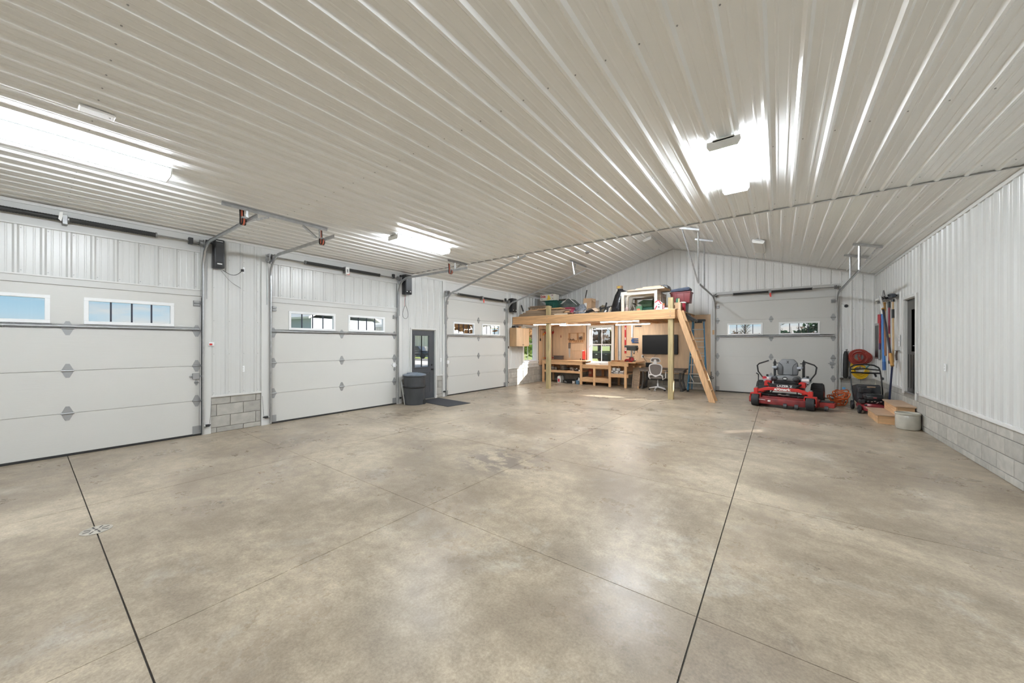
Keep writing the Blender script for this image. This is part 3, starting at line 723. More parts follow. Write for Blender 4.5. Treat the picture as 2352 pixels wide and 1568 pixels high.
hanger('short perforated angle at the end of the flat ceiling', [((2.13, 5.72, zc), (2.13, 6.36, zc)), ((2.13, 5.93, zc-0.04), (2.13, 5.93, 3.33)), ((2.13, 6.14, zc-0.04), (2.13, 5.95, 3.34))])
zl = lambda x: H+x*(RZ-H)/RX-0.02
zr = lambda x: H+(W-x)*(RZ-H)/(W-RX)-0.02
hanger('perforated angle under the vault at the third door track', [((2.72, 7.45, zl(2.72)), (2.72, 8.05, zl(2.72))), ((2.72, 7.63, zl(2.72)-.03), (2.72, 7.63, 3.80))])
hanger('perforated angle under the vault above the loft lumber', [((2.70, 10.56, zl(2.70)), (2.70, 11.85, zl(2.70))), ((2.70, 10.73, zl(2.7)-.03), (2.78, 10.73, 3.86)), ((2.70, 11.05, zl(2.7)-.03), (2.76, 10.75, 3.88))])
hanger('long angle strut from the ridge side to the far door track end', [((6.02, 10.6, zr(6.02)), (6.50, 10.6, zr(6.50))), ((6.42, 10.9, zr(6.42)), (6.42, 10.95, 3.26)), ((6.06, 10.6, zr(6.06)), (6.41, 10.93, 3.28))])
hanger('second angle hanger dropping to the far door track by the stepladder', [((6.19, 11.83, zr(6.19)), (6.66, 11.83, zr(6.66))), ((6.43, 11.83, zr(6.43)), (6.43, 11.86, 3.26))])
hanger('double angle hanger at the hose side track end', [((9.47, 10.6, zr(9.47)), (9.93, 10.6, zr(9.93))), ((9.57, 10.6, zr(9.57)), (9.57, 10.6, 3.17)), ((9.85, 10.6, zr(9.85)), (9.58, 10.6, 3.25))])
hanger('angle hanger nearer the far wall on the hose side track', [((9.46, 11.8, zr(9.46)), (9.93, 11.8, zr(9.93))), ((9.57, 11.8, zr(9.57)), (9.57, 11.8, 3.17))])
# ---------------------------------------------------------------- spring bumpers: black leaf with an orange stripe
orange = mat('orange_stripe', (0.62, 0.16, 0.09), 0.45)
def bumper(label, loc, s=1.0, flip=1):
    t = thing('track_bumper', label, 'bumper', loc, 0, 'leaf spring bumpers on the door tracks')
    q = MB(); path = [(0.0, 0.20), (0.015, 0.06)]+[(0.055-0.045*cos(pi*i/8), 0.0-0.052*sin(pi*i/8)) for i in range(9)]+[(0.102, 0.05)]
    def strip(y0, y1, th, off, name, m):
        b = MB(); n = len(path)
        for (x, z) in path:
            b.v += [(flip*(x+off), y0, z), (flip*(x+off), y1, z), (flip*(x+off+th), y1, z), (flip*(x+off+th), y0, z)]
        for i in range(n-1):
            for k in range(4): b.f.append((i*4+k, i*4+(k+1) % 4, i*4+4+(k+1) % 4, i*4+4+k))
        b.f += [(0, 1, 2, 3), tuple((n-1)*4+k for k in (3, 2, 1, 0))]
        b.build(name, m, t)
    strip(-0.028, 0.028, 0.007, 0.0, 'leaf', rubber); strip(-0.011, 0.011, 0.002, 0.0085 if flip > 0 else 0.0085, 'stripe', orange); strip(-0.011, 0.011, 0.002, -0.0025, 'stripe', orange)
    MB().box(min(flip*0.08, flip*0.13), max(flip*0.08, flip*0.13), -0.03, 0.03, 0.03, 0.055).build('clamp', steel, t)
    return t
bumper('black and orange leaf bumper on the first door track', (2.02, 1.84, 3.34)); bumper('black and orange leaf bumper on the second door track', (2.10, 2.90, 3.28)); bumper('black and orange leaf bumper by the entry door track', (1.98, 5.90, 3.28))
# ---------------------------------------------------------------- wall mounted openers
def opener(label, y0, y1, z0, z1, lit):
    t = thing('door_opener', label, 'opener', (0.03, y0, z0), 0, 'black wall mounted door openers'); w_, h_ = y1-y0, z1-z0
    MB().box(0, 0.16, 0, w_, 0, h_).build('case', black_plastic, t, 0.018, seg=2)
    MB().box(0.158, 0.168, 0.02, w_-0.02, 0.10, h_-0.06).build('cover', mat('satin_black', (0.03, 0.031, 0.033), 0.3), t, 0.004)
    MB().box(0.166, 0.170, 0.02, w_-0.03, h_-0.04, h_-0.032).build('seam_strip', print_white if lit else steel_dark, t)
    for a in (0.04, w_-0.075): MB().box(0.160, 0.165, a, a+0.035, 0.065, 0.085).build('button', print_white, t)
    MB().cyl((0.07, -0.10, h_-0.06), (0.07, 0.01, h_-0.06), 0.032, 10).build('shaft_collar', black_plastic, t)
    q = MB(); q.box(0.03, 0.09, -0.33, -0.27, h_-0.15, h_-0.04); q.box(0.05, 0.06, -0.28, -0.12, h_-0.14, h_-0.13); q.build('cable_monitor', black_plastic, t, 0.004)
    return t
opener('black opener box hanging above the block pier', 1.99, 2.14, 2.95, 3.46, True)
opener('black opener box above the grey entry door bin', 6.03, 6.25, 2.93, 3.46, False)
opener('black opener box at the end of the loft beam', 10.84, 11.12, 2.79, 3.31, False)
# ================================================================ entry doors and windows
charcoal = mat('charcoal_paint', (0.062, 0.066, 0.074), 0.42, var=0.06, vscale=3)
near_black = mat('black_brown_paint', (0.018, 0.016, 0.015), 0.30)
black_metal = mat('black_hardware', (0.015, 0.015, 0.016), 0.35, 0.3)
# grey half-lite door in the left wall (local: x right, y outwards)
d = thing('door_5', 'charcoal half glass entry door behind the dark bin', 'door', (0, 6.375, 0), R90, kind='structure')
q = MB(); g0, g1, z0, z1 = 0.13, 0.655, 0.93, 1.845; Wd = 0.855
for a, b, c, e in ((0.01, g0, 0.02, 1.99), (g1, Wd-0.01, 0.02, 1.99), (g0, g1, 0.02, z0), (g0, g1, z1, 1.99)): q.box(a, b, 0.03, 0.07, c, e)
q.build('leaf', charcoal, d, smooth=False)
q = MB()
for a, b, c, e in ((g0-.03, g1+.03, z0-.03, z0+.012), (g0-.03, g1+.03, z1-.012, z1+.03), (g0-.03, g0+.012, z0+.012, z1-.012), (g1-.012, g1+.03, z0+.012, z1-.012)): q.box(a, b, 0.018, 0.075, c, e)
q.build('glass_frame', charcoal, d, 0.006)
MB().box(g0+.012, g1-.012, 0.048, 0.052, z0+.012, z1-.012).build('pane', glass, d, smooth=False)
q = MB(); q.box((g0+g1)/2-.010, (g0+g1)/2+.010, 0.036, 0.062, z0, z1); q.box(g0, g1, 0.036, 0.062, (z0+z1)/2-.009, (z0+z1)/2+.009); q.build('muntin', black_metal, d)
for (a, b, c, e, y) in ((0.14, 0.70, 0.19, 0.80, 0.022), (0.20, 0.64, 0.25, 0.74, 0.026)):
    q = MB(); t = 0.022
    for s in ((a, b, c, c+t), (a, b, e-t, e), (a, a+t, c+t, e-t), (b-t, b, c+t, e-t)): q.box(s[0], s[1], y, 0.032, s[2], s[3])
    q.build('panel_moulding', charcoal, d, 0.004)
for z in (0.855, 0.985):
    q = MB(); q.lathe((0.755, 0.03, z), [(0.028, 0.0), (0.028, -0.010), (0.010, -0.014)]+([(0.010, -0.035), (0.026, -0.042), (0.028, -0.060), (0.018, -0.068)] if z < 0.9 else [(0.018, -0.020)]), 14, 'y'); q.build('knob' if z < 0.9 else 'deadbolt', black_metal, d)
for z in (0.25, 1.0, 1.75): MB().cyl((0.006, 0.022, z-.045), (0.006, 0.022, z+.045), 0.008, 8).build('hinge', black_metal, d)
q = MB(); q.box(-0.002, 0.012, 0.0, 0.12, 0.0, 2.005); q.box(Wd-0.012, Wd+0.002, 0.0, 0.12, 0.0, 2.005); q.box(-0.002, Wd+0.002, 0.0, 0.12, 1.992, 2.008); q.build('frame', trim_white, d)
q = MB(); q.box(-0.045, 0.0, -0.026, 0.0, 0.0, 2.045); q.box(Wd, Wd+0.050, -0.026, 0.0, 0.0, 2.045); q.box(0.0, Wd, -0.026, 0.0, 2.005, 2.045); q.build('casing', trim_white, d, 0.003)
MB().box(0.012, Wd-0.012, -0.02, 0.12, 0.0, 0.022).build('threshold', steel_dark, d, 0.004)
# dark raised door in the right wall (local x runs back towards the viewer)
d = thing('door_6', 'black brown raised door in the block wall above the wooden steps', 'door', (W, 11.12, 0.60), -R90, kind='structure')
Wd, Hd = 0.82, 1.95
g0, g1, z0, z1 = 0.33, 0.66, 0.86, 1.72
q = MB()
for a, b, c, e in ((0.012, g0, 0.012, Hd-.01), (g1, Wd-0.012, 0.012, Hd-.01), (g0, g1, 0.012, z0), (g0, g1, z1, Hd-.01)): q.box(a, b, 0.035, 0.08, c, e)
q.build('leaf', near_black, d, smooth=False)
for i in range(4):
    MB().box(0.10+i*0.165, 0.108+i*0.165, 0.029, 0.035, 0.10, 0.80).build('moulding', near_black, d, 0.002)
MB().box(g0, g1, 0.056, 0.060, z0, z1).build('pane', glass_mat('smoked_glass', (0.60, 0.60, 0.63), 0.04), d, smooth=False)
q = MB()
for a, b, c, e in ((g0-.02, g1+.02, z0-.02, z0), (g0-.02, g1+.02, z1, z1+.02), (g0-.02, g0, z0, z1), (g1, g1+.02, z0, z1)): q.box(a, b, 0.028, 0.085, c, e)
q.build('glass_frame', near_black, d, 0.003)
q = MB(); q.lathe((0.75, 0.035, 0.98), [(0.026, 0.0), (0.026, -0.012), (0.009, -0.016), (0.009, -0.05)], 12, 'y'); q.box(0.66, 0.755, -0.022, -0.008, 0.972, 0.988); q.build('lever', steel, d, 0.003)
MB().lathe((0.75, 0.035, 1.12), [(0.026, 0.0), (0.026, -0.012), (0.018, -0.02)], 12, 'y').build('deadbolt', black_metal, d)
q = MB(); q.box(-0.002, 0.012, 0.0, 0.12, -0.01, Hd); q.box(Wd-0.012, Wd+0.002, 0.0, 0.12, -0.01, Hd); q.box(0.0, Wd, 0.0, 0.12, Hd-.01, Hd+0.004); q.build('frame', trim_white, d)
q = MB(); q.box(-0.075, 0.0, -0.028, 0.0, -0.03, Hd+.06); q.box(Wd, Wd+0.075, -0.028, 0.0, -0.08, Hd+.06); q.box(0.0, Wd, -0.028, 0.0, Hd, Hd+.06); q.build('casing', trim_white, d, 0.004)
MB().box(0.012, Wd-0.012, -0.01, 0.12, -0.005, 0.015).build('threshold', steel_dark, d, 0.004)
# double-hung windows
def dh_window(num, label, loc, rz, w, h, cas, sill=True):
    t = thing('window_%d' % num, label, 'window', loc, rz, kind='structure'); dpt = 0.15
    q = MB(); c = cas
    q.box(-c, 0, -0.022, 0, -c, h+c); q.box(w, w+c, -0.022, 0, -c, h+c); q.box(0, w, -0.022, 0, h, h+c); q.box(0, w, -0.022, 0, -c, 0)
    q.build('casing', vinyl_white, t, 0.004)
    q = MB(); q.box(-0.002, 0.014, 0, dpt+.05, 0, h); q.box(w-0.014, w+0.002, 0, dpt+.05, 0, h); q.box(0.014, w-0.014, 0, dpt+.05, h-0.014, h+0.002); q.box(0.014, w-0.014, -0.0, dpt+.05, -0.002, 0.016); q.build('jamb_liner', vinyl_white, t)
    MB().box(-c-.02, w+c+.02, -0.05, 0, -0.012, 0.012).build('stool', vinyl_white, t, 0.004)
    mid = h*0.5
    for nm, y, a, b in (('upper_sash', dpt, mid-0.02, h-0.014), ('lower_sash', dpt-0.035, 0.016, mid+0.022)):
        s = MB(); f = 0.048
        for x0, x1, z0, z1 in ((0.014+f, w-.014-f, a, a+f*.9), (0.014+f, w-.014-f, b-f*.8, b), (0.014, 0.014+f, a, b), (w-.014-f, w-.014, a, b)): s.box(x0, x1, y, y+0.032, z0, z1)
        so_ = s.build(nm, vinyl_white, t, 0.004)
        MB().box(0.014+f, w-.014-f, y+0.014, y+0.018, a+f*.9, b-f*.8).build('pane', glass, so_, smooth=False)
        MB().box(w/2-.009, w/2+.009, y+0.008, y+0.024, a+f*.9, b-f*.8).build('muntin', vinyl_white, so_)
    return t
dh_window(1, 'white double hung window over the workbench showing a black trailer outside', (1.85, DF-0.016, 0.83), 0, 0.96, 1.48, 0.095)
dh_window(2, 'white double hung window in the left wall beside the wall cabinet', (0, 11.86, 0.88), R90, 0.94, 1.43, 0.10)
# plastic odds on the walls
def plate(label, loc, rz, kind='outlet'):
    t = thing('outlet' if kind == 'outlet' else 'switch', label, 'outlet' if kind == 'outlet' else 'switch', loc, rz)
    MB().box(-0.036, 0.036, -0.008, 0, -0.058, 0.058).build('cover', vinyl_white, t, 0.003)
    for z in ((0.022, -0.022) if kind == 'outlet' else (0,)):
        MB().lathe((0, -0.008, z), [(0.016, 0), (0.016, -0.003), (0.012, -0.004)], 10, 'y').build('socket' if kind == 'outlet' else 'toggle', trim_white, t)
        if kind == 'outlet':
            q = MB(); q.box(-0.007, -0.005, -0.0125, -0.011, z-.005, z+.005); q.box(0.005, 0.007, -0.0125, -0.011, z-.005, z+.005); q.build('slot', print_black, t)
    return t
plate('low white outlet on ribbed wall above the block pier', (0.0, 2.46, 1.13), R90); plate('high white outlet with a black plug beside the first opener', (0.0, 2.46, 3.00), R90)
plate('white outlet plate high on the far wall above the hoses', (10.02, DF, 2.82), 0)
plate('white switch plate between grey entry door and third overhead door', (0.0, 7.44, 1.12), R90, 'switch')
plate('white outlet behind the office desk', (4.02, DF-0.016, 1.13), 0)
t = thing('pendant_control', 'small white wall button with red cover near the first door track', 'button', (0.028, 1.975, 1.60), R90)
MB().box(-0.03, 0.05, -0.02, 0, -0.035, 0.035).build('box', vinyl_white, t, 0.004); MB().box(-0.02, 0.02, -0.035, -0.02, -0.02, 0.012).build('cover', red_plastic, t, 0.004)
# wiring by the openers
t = thing('power_cord', 'black plug cord looping from the first opener to the high outlet', 'cord', (0.04, 2.10, 2.96)); pts = [(0.06+0.04*sin(pi*i/10)-i*0.007, 0.03+i*0.033, -0.02-0.085*sin(pi*i/10)*1.2+0.006*i) for i in range(11)]
MB().tube(pts, 0.005, 6).build('cable', black_plastic, t); MB().box(-0.04, -0.005, 0.33, 0.375, 0.01, 0.055).build('plug', black_plastic, t, 0.006)
t = thing('low_voltage_wire', 'grey wire pair trailing from the first opener across the ribs', 'wire', (0.03, 2.10, 2.95))
for k in (0, 1): MB().tube([(0.05-0.004*i, 0.01+0.028*i+0.01*k, -0.02-0.10*sin(min(1, i/7)*pi/2)-0.016*i-0.010*k) for i in range(12)], 0.0028, 5).build('strand', steel_dark, t)
t = thing('looped_cord', 'black cord tied in a long loop under the second opener', 'cord', (0.05, 6.10, 2.90))
MB().tube([(0.03, 0, 0.02), (0.03, 0.01, -0.14), (0.02, 0.03, -0.26)]+[(0.01, 0.03+0.12*sin(2*pi*i/16)*(0.35+0.65*(1-cos(2*pi*i/16))/2), -0.26-0.36*(1-cos(2*pi*i/16))/2) for i in range(1, 16)]+[(0.015, 0.02, -0.27)], 0.005, 6).build('cable', black_plastic, t)
MB().tube([(0.04, 0.0, 0.01), (0.035, -0.02, -0.2), (0.03, -0.01, -0.28)], 0.003, 5).build('wire', print_red, t)
for i, (lb, loc, rz) in enumerate((('black photo eye low beside the block pier on the first door', (0.03, 1.93, 0.16), 0), ('black photo eye low beside the block pier on the second door', (0.03, 2.84, 0.16), 0),
                               ('black photo eye behind the bin', (0.03, 5.97, 0.16), 0), ('black photo eye beside the entry door mat', (0.03, 7.57, 0.16), 0), ('black photo eye at the sunlit block wall', (0.03, 10.74, 0.16), 0))):
    t = thing('door_sensor', lb, 'sensor', loc, rz, 'photo eye safety sensors')
    MB().box(0.0, 0.05, -0.03, 0.03, -0.02, 0.02).build('housing', black_plastic, t, 0.006); MB().cyl((0.02, -0.05 if i % 2 == 0 else 0.03, 0.0), (0.02, -0.03 if i % 2 == 0 else 0.05, 0.0), 0.014, 10).build('eye', print_white, t)
    MB().box(-0.006, 0.0, -0.05, 0.05, -0.012, 0.012).build('bracket', black_plastic, t)
    MB().tube([(0.004, 0.035 if i % 2 == 0 else -0.035, 0.02), (0.004, 0.05 if i % 2 == 0 else -0.05, 0.2), (0.002, 0.06 if i % 2 == 0 else -0.06, 0.42)], 0.003, 5).build('sensor_wire', steel_dark, t)
t = thing('tape_spot', 'black round hook on the far wall beside the far door track', 'hook', (9.74, DF, 2.70)); MB().lathe((0, 0, 0), [(0.045, 0.0), (0.045, -0.02), (0.030, -0.028), (0.015, -0.02)], 14, 'y').build('ring', black_plastic, t)
MB().tube([(-0.01, -0.01, 0.03), (-0.08, -0.012, 0.06), (-0.13, -0.01, 0.075)], 0.004, 5).build('wire', steel_dark, t)
t = thing('ceiling_box', 'small grey box on the vault above the loft', 'box', (3.30, 10.61, zl(3.30)+0.005)); t.rotation_euler = (0, -al, 0)
MB().box(-0.05, 0.05, -0.06, 0.06, -0.05, 0).build('case', steel_dark, t, 0.006); MB().box(-0.06, 0.06, -0.07, 0.07, -0.006, 0.0).build('flange', steel, t, 0.002)
t = thing('ceiling_plate', 'white blank plate on the flat ceiling beside the first light', 'plate', (3.62, 0.36, H-0.004)); MB().box(-0.055, 0.055, -0.10, 0.10, -0.022, 0).build('cover', vinyl_white, t, 0.006)
MB().cyl((0, 0.07, -0.026), (0, 0.07, -0.02), 0.006, 8).build('screw', zinc, t)
# floor drain on the saw cut
t = thing('floor_drain', 'round slotted drain cover on the saw cut joint', 'drain', (3.43, 0.372, 0.0))
MB().lathe((0, 0, 0), [(0.098, 0.0004), (0.098, 0.003), (0.090, 0.0045), (0.02, 0.0048)], 28).build('cover', mat('drain_iron', (0.42, 0.39, 0.34), 0.5, 0.3, var=0.2, vscale=20), t)
q = MB()
for k in range(8):
    a = k*pi/4+0.2; c, s = cos(a), sin(a); q.bar((0.035*c, 0.035*s, 0.0049), (0.08*c, 0.08*s, 0.0049), 0.010, 0.001)
q.lathe((0, 0, 0.0045), [(0.012, 0), (0.012, 0.001)], 8); q.build('slot', print_black, t)
# entry mat and the bin in front of it
t = thing('floor_mat', 'flat dark charcoal entry mat before the grey door', 'mat', (0.10, 6.42, 0.0))
m_mat = mat('mat_pile', (0.035, 0.036, 0.042), 0.9, var=0.25, vscale=60, bump=0.5, bscale=200)
MB().prism([(0, 0.11), (1.30, 0.0), (1.39, 0.74), (0.0, 0.86)], 0.001, 0.012).build('pile', m_mat, t, 0.003); MB().prism([(-0.012, 0.10), (1.31, -0.012), (1.404, 0.748), (-0.012, 0.874)], 0.0, 0.006).build('border', rubber, t, 0.002)
t = thing('trash_can', 'dark grey wheeled plastic bin with pale scuffed lid before the entry door', 'bin', (0.36, 6.20, 0), radians(-38))
m_bin = mat('bin_plastic', (0.040, 0.043, 0.047), 0.5, var=0.14, vscale=5, bump=0.06, bscale=90); m_lid = mat('bin_lid', (0.14, 0.165, 0.20), 0.30, var=0.2, vscale=8)
MB().lathe((0, 0, 0), [(0.24, 0.02), (0.25, 0.0), (0.252, 0.05), (0.275, 0.50), (0.285, 0.735), (0.30, 0.745), (0.30, 0.765), (0.275, 0.77)], 36).build('body', m_bin, t)
MB().lathe((0, 0, 0), [(0.303, 0.762), (0.306, 0.785), (0.28, 0.80), (0.16, 0.825), (0.02, 0.83)], 36).build('lid', m_lid, t)
MB().prism([(-0.13, -0.20), (0.13, -0.20), (0.10, 0.10), (-0.10, 0.10)], 0.800, 0.838).build('lid_flap', m_lid, t, 0.012)
MB().lathe((0, 0, 0), [(0.27, 0.44), (0.30, 0.455), (0.303, 0.475), (0.27, 0.485)], 36).build('grip_rim', rubber, t)
q = MB(); n = 9
pts = [(0.272*sin(radians(-28+56*i/n)), -0.272*cos(radians(-28+56*i/n)), 0.04+0.22*sin(pi*i/n)**0.5) for i in range(n+1)]
q.tube(pts, 0.008, 6); q.build('moulded_arch', m_bin, t)
for s in (-1, 1): MB().cyl((s*0.11-0.03*s, 0.24, 0.06), (s*0.11+0.02*s, 0.24, 0.06), 0.06, 14).build('wheel', rubber, t)
t = thing('leaning_sheet', 'white board leaning behind the bin against the door track', 'board', (0.06, 5.99, 0)); MB().prism([(0.0, 0.60), (0.02, 0.60), (0.19, 0.0), (0.17, 0.0)], -0.02, 0.01, 'y').build('face', board_white, t)
MB().prism([(0.02, 0.60), (0.03, 0.60), (0.20, 0.0), (0.19, 0.0)], -0.02, 0.01, 'y').build('edge_strip', trim_white, t)
# ================================================================ loft structure
t = thing('loft_platform', 'wooden storage loft on a fir beam across the workshop corner', 'loft', (0, 11.06, 0))
def wx(name, m, x0, x1, y0, y1, z0, z1, par=None, bev=0.004, org=(0, 11.06, 0)):
    return MB().box(x0-org[0], x1-org[0], y0-org[1], y1-org[1], z0-org[2], z1-org[2]).build(name, m, par or t, bev)
wx('front_beam', beam_x, 0.03, 5.80, 11.06, 11.10, 2.335, 2.615)
wx('ledger', beam_x, 0.02, 5.80, 13.945, 13.983, 2.36, 2.60)
for i in range(15): 
    x = 0.08+i*0.405
    wx('joist', pine_y, x, x+0.038, 11.10, 13.945, 2.36, 2.60)
wx('rim_joist', pine_y, 5.76, 5.80, 11.10, 13.945, 2.36, 2.60)
for x0, x1 in ((0.02, 2.44), (2.445, 4.88), (4.885, 5.83)): wx('deck_sheet', plywood, x0, x1, 11.08, 13.98, 2.60, 2.62)
for lb, x in (('square treated post carrying the loft beam on the door side', 1.482), ('square treated post carrying the loft beam beside the ladder', 5.60)):
    p = thing('loft_post', lb, 'post', (x, 11.10, 0), 0, 'treated loft posts')
    MB().box(0, 0.14, 0, 0.14, 0, 2.955).build('timber', treated_z, p, 0.006)
    for z in (2.42, 2.54): MB().cyl((0.07, -0.056, z), (0.07, -0.038, z), 0.012, 6).build('bolt_head', zinc, p)
# knots and dark marks on the beam are timber, built as plugs
# led strips under the loft
strip = mat('lit_strip', (0.95, 0.95, 0.93), 0.4, emit=(1.0, 0.96, 0.90), estr=STRIP_E if 'STRIP_E' in globals() else 14.0)
for lb, a, b in (('slim lit strip light under the loft edge by the cabinet', (0.72, 11.45), (2.05, 11.55)), ('slim lit strip light under the loft above the first bench', (1.32, 12.40), (2.62, 12.40)),
                 ('slim lit strip light under the loft beside the ladder post', (3.45, 11.30), (4.72, 11.30)), ('slim lit strip light under the loft over the drill press', (3.22, 13.30), (4.52, 13.20))):
    s = thing('strip_light', lb, 'light', (a[0], a[1], 2.36), 0, 'strip lights under the loft'); v = Vector((b[0]-a[0], b[1]-a[1], 0))
    MB().bar((0, 0, -0.018), tuple(v+Vector((0, 0, -0.018))), 0.075, 0.036).build('channel', fix_white, s, 0.004); n = v.normalized()*0.02
    MB().bar(tuple(n+Vector((0, 0, -0.046))), tuple(v-n+Vector((0, 0, -0.046))), 0.055, 0.022).build('tube', strip, s, 0.004)
# ================================================================ loft ladder (leans along +x)
t = thing('loft_ladder', 'wooden plank ladder leaning up to the loft edge beside the post', 'ladder', (6.72, 11.2, 0))
a0, a1 = Vector((0, 0, 0.01)), Vector((-0.875, 0, 2.60)); d = (a1-a0).normalized()
nrm = Vector((d.z, 0, -d.x))
for y in (0.0, 0.42):
    q = MB(); hw = 0.075
    lo = (a0.z-0.0); pl = []
    for s in (-1, 1):
        pb = a0+nrm*(hw*s); k = -(pb.z)/d.z; pl.append(pb+d*k)
    for s in (1, -1):
        pt_ = a1+nrm*(hw*s); k = (2.60-pt_.z)/d.z; pl.append(pt_+d*k)
    q.prism([(p.x, p.z) for p in pl], y-0.02, y+0.02, 'y'); q.build('stringer', pine_z, t, 0.004)
for i in range(8):
    z = 0.32+i*0.28; c = a0+d*((z)/d.z)
    MB().box(c.x-0.062, c.x+0.075, 0.02, 0.40, z-0.035, z).build('tread', pine_y, t, 0.003)
# ================================================================ blue step ladder, folded, against the plywood
blue_fib = mat('blue_fibreglass', (0.045, 0.20, 0.37), 0.45, var=0.08, vscale=10); alu = mat('aluminium', (0.66, 0.66, 0.65), 0.35, 0.6)
t = thing('step_ladder', 'blue fibreglass stepladder standing behind the wooden ladder', 'ladder', (6.00, 13.28, 0))
Ht = 2.38
def rail(x0, x1, y0, y1, m, w=0.028, dd=0.075, z1=Ht): return MB().bar((x0, y0, 0.03), (x1, y1, z1), w, dd)
for s in (-1, 1):
    rail(s*0.27, s*0.165, 0.0, 0.30, blue_fib).build('front_rail', blue_fib, t, 0.004); rail(s*0.235, s*0.15, 0.50, 0.34, blue_fib, 0.022, 0.05, Ht-.05).build('rear_rail', blue_fib, t, 0.004)
    MB().box(s*0.27-0.03, s*0.27+0.03, -0.05, 0.06, 0.0, 0.06).build('foot', rubber, t, 0.008)
for i in range(7):
    z = 0.31+i*0.30; k = z/Ht; hw = 0.27-0.105*k; MB().box(-hw, hw, 0.30*k-0.045, 0.30*k+0.045, z-0.022, z).build('step', alu, t, 0.003)
for i in range(5):
    z = 0.5+i*0.40; k = z/Ht; hw = 0.235-0.085*k; MB().box(-hw, hw, 0.50-0.16*k-0.008, 0.50-0.16*k+0.008, z-0.022, z).build('rear_brace', alu, t, 0.002)
for s in (-1, 1):
    MB().bar((s*0.245, 0.07, 0.62), (s*0.10, 0.06, 0.32), 0.012, 0.02).build('knee_brace', alu, t)
MB().box(-0.205, 0.205, 0.22, 0.42, Ht-0.01, Ht+0.055).build('top_cap', black_plastic, t, 0.012)
MB().box(-0.11, 0.12, 0.24, 0.27, Ht-0.07, Ht-0.01).build('cap_lip', black_plastic, t, 0.006)
# ================================================================ benches
def bench(label, x0, x1, y0, y1, ztop, rail_h, shelf, legs, over=0.0, bigtop=None):
    t = thing('workbench', label, 'workbench', ((x0+x1)/2, y0, 0), 0); o = ((x0+x1)/2, y0, 0)
    B_ = lambda n, m, a, b, c, d_, e, f, bv=0.003: MB().box(a-o[0], b-o[0], c-o[1], d_-o[1], e, f).build(n, m, t, bv)
    bx1 = bigtop or x1
    B_('top', pine_x, x0, bx1, y0-0.015, y1, ztop-0.035, ztop)
    B_('front_rail', pine_x, x0, x1, y0, y0+0.038, ztop-0.035-rail_h, ztop-0.035); B_('back_rail', pine_x, x0, x1, y1-0.05, y1-0.012, ztop-0.035-rail_h, ztop-0.035)
    for x in legs: B_('leg', pine_z, x, x+0.089, y0-0.004, y0+0.06, 0, ztop-0.036); B_('leg', pine_z, x, x+0.089, y1-0.10, y1-0.05, 0, ztop-0.036)
    if shelf:
        B_('shelf', pine_x, x0+0.01, x1-0.01, y0+0.02, y1-0.05, shelf[1]-0.02, shelf[1]); B_('shelf_rail', pine_x, x0, x1, y0+0.002, y0+0.04, shelf[0], shelf[1]-0.004)
    return t
bench('long pine workbench with a cluttered shelf under the strip lights', 0.155, 1.985, 13.0, 13.93, 0.925, 0.13, (0.425, 0.512), (0.16, 1.893))
bench('lower pine worktable under the far window', 1.99, 3.09, 13.0, 13.93, 0.795, 0.11, (0.125, 0.295), (2.45,))
bench('pine bench with small parts shelf carrying the drill press', 3.10, 3.845, 12.88, 13.93, 0.945, 0.12, (0.375, 0.505), (3.11, 3.70), bigtop=4.12)
# ---------------- things on and around the benches
t = thing('paper_stack', 'white sheets lying on the low worktable in the sun', 'papers', (2.52, 13.35, 0.795)); m_pap = mat('paper', (0.86, 0.85, 0.83), 0.7)
MB().box(-0.42, 0.50, -0.24, 0.28, 0, 0.020).build('sheet', m_pap, t, 0.002); MB().box(-0.50, 0.10, -0.12, 0.40, 0.020, 0.045).build('sheet', m_pap, t, 0.002); MB().box(0.05, 0.52, -0.05, 0.42, 0.020, 0.035).build('sheet', m_pap, t, 0.002)
for i, (lb, x, y, r_, L_, dark) in enumerate((('pale offcut board lying on the drill press bench', 3.34, 13.20, 0.25, 0.46, 0), ('pale offcut strip lying across another on the drill press bench', 3.30, 13.34, 0.55, 0.40, 0),
                                      ('reddish brown offcut on the drill press bench', 3.56, 13.10, 0.05, 0.36, 1), ('short brown offcut stacked by the window end of the drill press bench', 3.30, 13.08, 0.0, 0.30, 1))):
    t = thing('offcut', lb, 'board', (x, y, 0.946+0.0205*(i % 2)), r_, 'offcuts on the drill press bench'); m_ = mat('red_oak', (0.30, 0.13, 0.06), 0.5, var=0.2, vscale=8, stretch=(1, 6, 6)) if dark else pine_x
    MB().box(-L_/2, L_/2, -0.045, 0.045, 0, 0.02).build('board', m_, t, 0.002)
# drill press
dgrey = mat('machine_grey', (0.075, 0.085, 0.085), 0.4, var=0.08, vscale=6); chrome = mat('bright_steel', (0.72, 0.72, 0.72), 0.2, 0.95)
t = thing('drill_press', 'dark grey bench drill press with bright column', 'drill press', (3.74, 13.50, 0.945))
MB().box(-0.13, 0.13, -0.19, 0.15, 0.0, 0.035).build('base', dgrey, t, 0.01); MB().cyl((0, 0.05, 0.03), (0, 0.05, 0.44), 0.038, 16).build('column', chrome, t)
MB().cyl((0, 0.05, 0.12), (0, 0.05, 0.18), 0.058, 14).build('table_collar', black_metal, t); MB().box(-0.12, 0.12, -0.20, 0.02, 0.165, 0.185).build('table', dgrey, t, 0.008)
MB().prism([(-0.19, 0.42), (0.20, 0.40), (0.235, 0.45), (0.235, 0.53), (-0.19, 0.53)], -0.13, 0.14, 'y').build('head', dgrey, t, 0.015)
MB().prism([(-0.20, 0.525), (0.225, 0.525), (0.215, 0.60), (-0.20, 0.605)], -0.15, 0.16, 'y').build('belt_cover', dgrey, t, 0.015)
